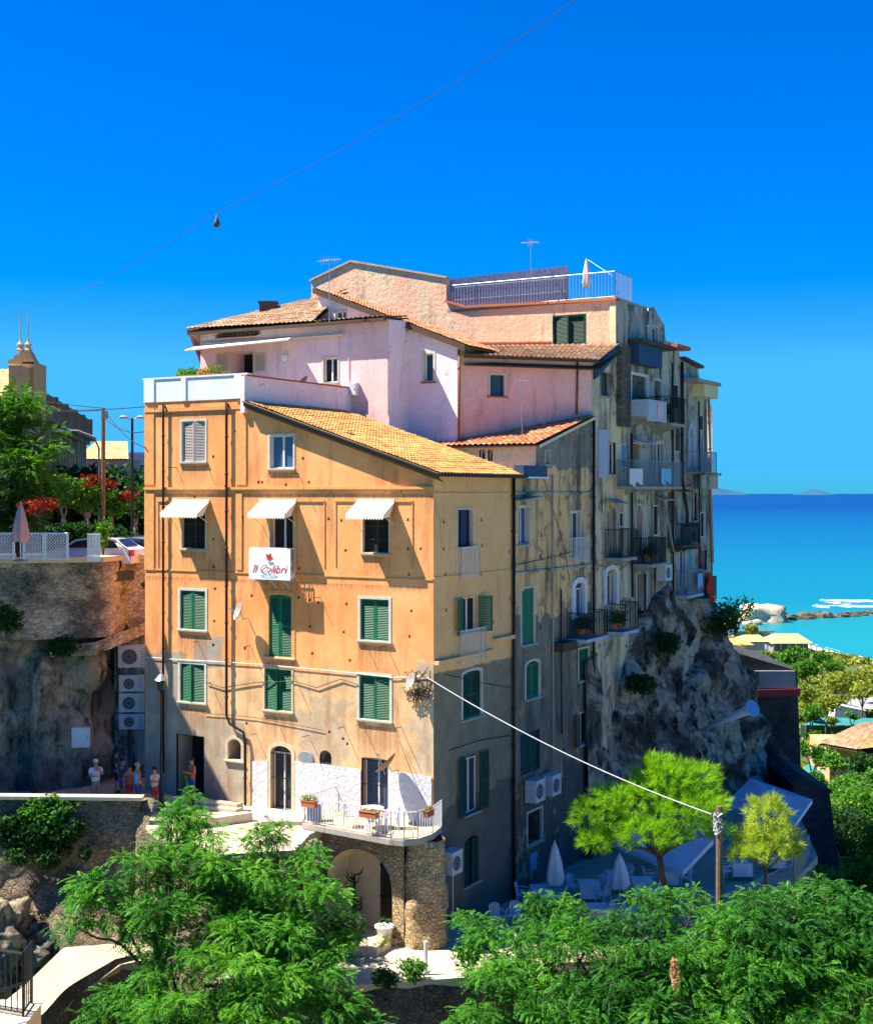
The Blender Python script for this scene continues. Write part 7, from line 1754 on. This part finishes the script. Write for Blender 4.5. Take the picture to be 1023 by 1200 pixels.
# --- stone pine behind the wooden pole
bush('drying brown twig of leaves hanging in the right foreground tree', P(791, 1145, 40.3), (.13, .13, .62), 'leaf_dry', 500, .06, 'dry_branch', 'branch', stem=False)
def pine(label, base, clumps, lm, tr=.16, name='pine_tree'):
    base = V(base); T = thing(name, label, 'tree', base); cen = sum((c for c, r in clumps), V()) / len(clumps); fk = V((cen.x, cen.y, min(c.z - r[2] for c, r in clumps) - .3))
    mb = MB(); limb(mb, base, fk, tr, tr * .7, .6, 9, 4.2); mb.build('trunk', 'bark', T, True); mb = MB(); arr = []
    for i, (c, r) in enumerate(clumps):
        limb(mb, fk, c, tr * .5, tr * .1, .5, 7, i * 1.3); n = int(240 * (r[0] * r[1] * r[2]) ** (2 / 3))
        d = unit(RS.normal(size=(n, 3)) + np.array([0, 0, .3])); q = (.45 + .55 * RS.random(n) ** .6)[:, None]; C = np.array(c) + d * q * np.array(r) * (1 + .2 * np.sin(d[:, :1] * 7 + i))
        k = 26; Cn = np.repeat(C, k, 0); dn = unit(np.repeat(d, k, 0) * .9 + np.array([0, 0, .35]) + RS.normal(size=(n * k, 3)) * .6); l = (.17 + .15 * RS.random(n * k))[:, None]; w = unit(np.cross(dn, RS.normal(size=(n * k, 3)))) * .011
        b0 = Cn + RS.normal(size=(n * k, 3)) * .05; arr.append(np.stack([b0 - w, b0 + w, b0 + dn * l], 1).reshape(-1, 3))
        for k2 in range(3): e = c + V((R.uniform(-1, 1) * r[0], R.uniform(-1, 1) * r[1], R.uniform(0, .8) * r[2])) * .8; limb(mb, c, e, .03, .012, .3, 4, i + k2)
    mb.build('limbs', 'bark', T, True); npmesh('crown', np.concatenate(arr), 3, lm, T); return T
pine('bright stone pine with a broad flat crown in front of the shaded terrace', (8.6, 49.5, 33.2),
     [pc(700, 952, 50, 34, 0.47), pc(738, 938, 50, 40, 0.51), pc(775, 915, 50.5, 36, 0.62), pc(810, 915, 50.5, 34, 0.62), pc(800, 950, 49.5, 40, 0.55), pc(752, 975, 49, 36, 0.43), pc(700, 985, 49.5, 24, 0.47), pc(830, 945, 49.5, 24, 0.62), pc(840, 975, 49, 18, 0.47), pc(785, 980, 49, 24, 0.39), pc(770, 895, 51, 20, 0.47)], 'leaf_pine')
pine('small yellow green pine right of the wooden pole', (11.9, 49, 33),
     [pc(900, 958, 49, 26, .9), pc(915, 985, 48.5, 24, .8), pc(885, 985, 49, 22, .7), pc(895, 1000, 48.5, 22, .5), pc(865, 1002, 48.5, 14, .6), pc(925, 1000, 48.5, 14, .5)], 'leaf_yellow', .09)
# --- upper road trees
tree('tall willowy green tree behind the pink parasol at the left edge', (-19.2, 63, 46.4),
     [pc(20, 500, 62, 38, 1.), pc(-15, 520, 62, 45, 1.), pc(45, 530, 61, 24, 1.), pc(15, 560, 61, 44, 1.), pc(-20, 600, 61, 40, 1.), pc(40, 575, 61, 26, 1.), pc(25, 610, 61, 30, .8), pc(5, 475, 62, 26, .8)], 'leaf_mid', name='willow_tree', style='frond', dens=.8, size=1.3)
hz = [(70, 575, 70, 24, 'rounded hedge tree left, right of the willow like tree'), (98, 580, 71, 24, 'rounded hedge tree in front of the palazzo'), (128, 588, 72, 22, 'rounded hedge tree behind the utility pole'), (155, 590, 74, 20, 'rounded hedge tree nearest the orange house')]
for px, py, Y, r, l in hz:
    c = P(px, py, Y); tree(l, (c.x + .3, c.y, 46.2), [pc(px - r * .4, py, Y, r * .8, .7), pc(px + r * .5, py - 2, Y, r * .8, .7), pc(px, py - 8, Y, r * .8, .7), pc(px, py + 8, Y - .5, r * .8, .6)], 'leaf_dark' if px % 2 else 'leaf_mid', name='hedge_tree', style='leaf', bark='bark_pale', dens=.5, size=1.5, group='round trees along the upper road')
for px, py, r, Y, l in ((107, 565, 10, 70.5, 'red bougainvillea over the tree in front of the palazzo'), (148, 582, 9, 71.5, 'red bougainvillea between the lamp post and the orange house'), (45, 595, 12, 59, 'dark red flowering climber right of the willow like tree'), (125, 570, 6, 71, 'small red flower cluster behind the utility pole')):
    bush(l, P(px, py, Y), (r * Y / F * 1.9, .7, r * Y / F * 1.2), 'leaf_red', 330, .085, 'bougainvillea', 'plant', stem=False)
bush('low green hedge behind the parked cars', P(75, 628, 66), (3.5, .8, .8), 'leaf_dark', 2500, .12, 'hedge', 'hedge')
bush('green shrub beside the silver car', P(121, 628, 59), (.4, .4, .9), 'leaf_mid', 500, .08)
# dark wood behind the road trees
tag(npmesh('shaded_wood', np_leaves(np.concatenate([ball_pts(P(px, 605, 92), (6, 3, 3.6), 5000, .1) for px in (10, 50, 90, 130)]), np.full(20000, .28), RS, 1, .6), 4, 'leaf_dark', None, (-25, 92, 45)), kind='stuff')
# --- valley trees (each one its own)
rg = random.Random(21)
vt = [(955, 1000, 84, 40), (1000, 1005, 86, 40), (1035, 990, 88, 36), (985, 965, 96, 34), (1020, 950, 100, 34), (955, 950, 104, 26), (1000, 925, 112, 30), (1030, 915, 116, 28), (965, 925, 118, 22), (950, 885, 140, 20), (975, 890, 138, 18), (1005, 897, 132, 18), (1030, 895, 132, 16),
      (952, 862, 160, 10), (950, 835, 190, 15), (968, 822, 205, 17), (1000, 838, 180, 8), (945, 812, 215, 18), (985, 800, 235, 18), (1010, 812, 225, 15), (920, 795, 250, 20), (950, 785, 262, 18), (980, 785, 262, 14), (895, 780, 275, 18), (925, 772, 290, 15), (868, 775, 270, 14), (1010, 790, 250, 13), (870, 762, 320, 9), (940, 765, 310, 12), (962, 772, 300, 10), (1030, 800, 240, 14), (882, 738, 440, 9), (1000, 858, 156, 9), (975, 845, 172, 8), (1030, 985, 70, 30), (960, 1035, 66, 30), (1012, 1030, 68, 34)]
nm = {'leaf_mid': 'mid green', 'leaf_dark': 'dark green', 'leaf_olive': 'yellowish dry', 'leaf_right': 'deep green'}
for i, (px, py, Y, r) in enumerate(vt):
    lm = rg.choice(['leaf_mid', 'leaf_dark', 'leaf_right', 'leaf_mid']) if py > 850 else rg.choice(['leaf_olive', 'leaf_mid', 'leaf_olive', 'leaf_mid']); c = P(px, py, Y); rr = r * Y / F
    where = 'low on the slope at the right edge' if py > 930 else 'near the tiled valley house' if py > 840 else 'on the slope above the beach'
    sz = max(1.0, Y / 75); cl_ = [(c + V((rg.uniform(-.6, .6) * rr, rg.uniform(-.5, .5) * rr, rg.uniform(-.35, .35) * rr)), (rr * rg.uniform(.5, .8),) * 2 + (rr * rg.uniform(.4, .62),)) for _ in range(4)]
    g0_ = ht(c.x, c.y)
    tree('%s bushy tree %s, one of several' % (nm[lm], where), (c.x, c.y, min(g0_, c.z - rr) if g0_ < c.z else c.z - rr * 1.5), cl_, lm, name='slope_tree', style='leaf', dens=.55, size=sz, tr=.12 + rr * .04, group='%s trees %s' % (nm[lm], where))
# scrub covering the slope
n = 26000; X_ = RS.uniform(20, 128, n * 2); Y_ = RS.uniform(62, 400, n * 2); pts = []
for x, y in zip(X_, Y_):
    if x / y > .36 or x / y < .2: continue
    if x > coastx(y) - 12: continue
    if noise.noise(V((x * .05, y * .05, 4))) < -.12: continue
    z = ht(x, y); h = .6 + 1.3 * max(0, noise.noise(V((x * .15, y * .1, 9))) + .3)
    for k in range(5): pts.append((x + RS.uniform(-.9, .9), y + RS.uniform(-.9, .9), z + RS.uniform(0, h)))
pts = np.array(pts); tag(npmesh('scrub', np_leaves(pts, .16 + pts[:, 1] * .0011, RS, 1, .6), 4, 'leaf_olive', None, (60, 200, 5)), kind='stuff')
# ================================================================ camera, light, sky
cd = bpy.data.cameras.new('camera'); cam = bpy.data.objects.new('camera', cd); COL.objects.link(cam); scene.camera = cam
cam.location = (0, 0, H); cam.rotation_euler = (math.radians(90), 0, 0)
cd.sensor_fit = 'HORIZONTAL'; cd.sensor_width = 36; cd.lens = 36 * F / 1023; cd.shift_y = -22 / 1023; cd.shift_x = 0
cd.clip_start = .5; cd.clip_end = 200000
sd = V((-2.487, -.0075, 3.9)).normalized()
ld = bpy.data.lights.new('sun', 'SUN'); lo = bpy.data.objects.new('sun', ld); COL.objects.link(lo)
ld.energy = 5.0; ld.angle = math.radians(.5); ld.color = (1, .93, .80)
lo.rotation_euler = sd.to_track_quat('Z', 'Y').to_euler()
w = bpy.data.worlds.new('World'); scene.world = w; w.use_nodes = True; nt = w.node_tree; nt.nodes.clear()
sky = nt.nodes.new('ShaderNodeTexSky'); sky.sky_type = 'NISHITA'; sky.sun_disc = False
sky.sun_elevation = math.asin(sd.z); sky.sun_rotation = math.atan2(sd.x, sd.y); sky.altitude = 100; sky.air_density = 1.0; sky.dust_density = 0; sky.ozone_density = 6
hs = nt.nodes.new('ShaderNodeHueSaturation'); hs.inputs['Saturation'].default_value = SKY_SAT; hs.inputs['Hue'].default_value = .5
bg = nt.nodes.new('ShaderNodeBackground'); bg.inputs[1].default_value = SKY_STR; out = nt.nodes.new('ShaderNodeOutputWorld')
nt.links.new(sky.outputs[0], hs.inputs['Color']); tn = nt.nodes.new('ShaderNodeMix'); tn.data_type = 'RGBA'; tn.blend_type = 'MULTIPLY'; tn.inputs[0].default_value = 1; tn.inputs[7].default_value = (*SKY_TINT, 1)
nt.links.new(hs.outputs[0], tn.inputs[6]); dk = nt.nodes.new('ShaderNodeMix'); dk.data_type = 'RGBA'; dk.blend_type = 'DARKEN'; dk.inputs[0].default_value = 1; dk.inputs[7].default_value = (*SKY_MAX, 1)
nt.links.new(tn.outputs[2], dk.inputs[6]); nt.links.new(dk.outputs[2], bg.inputs[0]); nt.links.new(bg.outputs[0], out.inputs[0])
vs = scene.view_settings; scene.display_settings.display_device = 'sRGB'
vs.view_transform = 'Standard'; vs.look = 'None'; vs.gamma = 1; vs.exposure = EXPO
scene.cycles.max_bounces = 6; scene.cycles.transparent_max_bounces = 4; scene.cycles.diffuse_bounces = 4
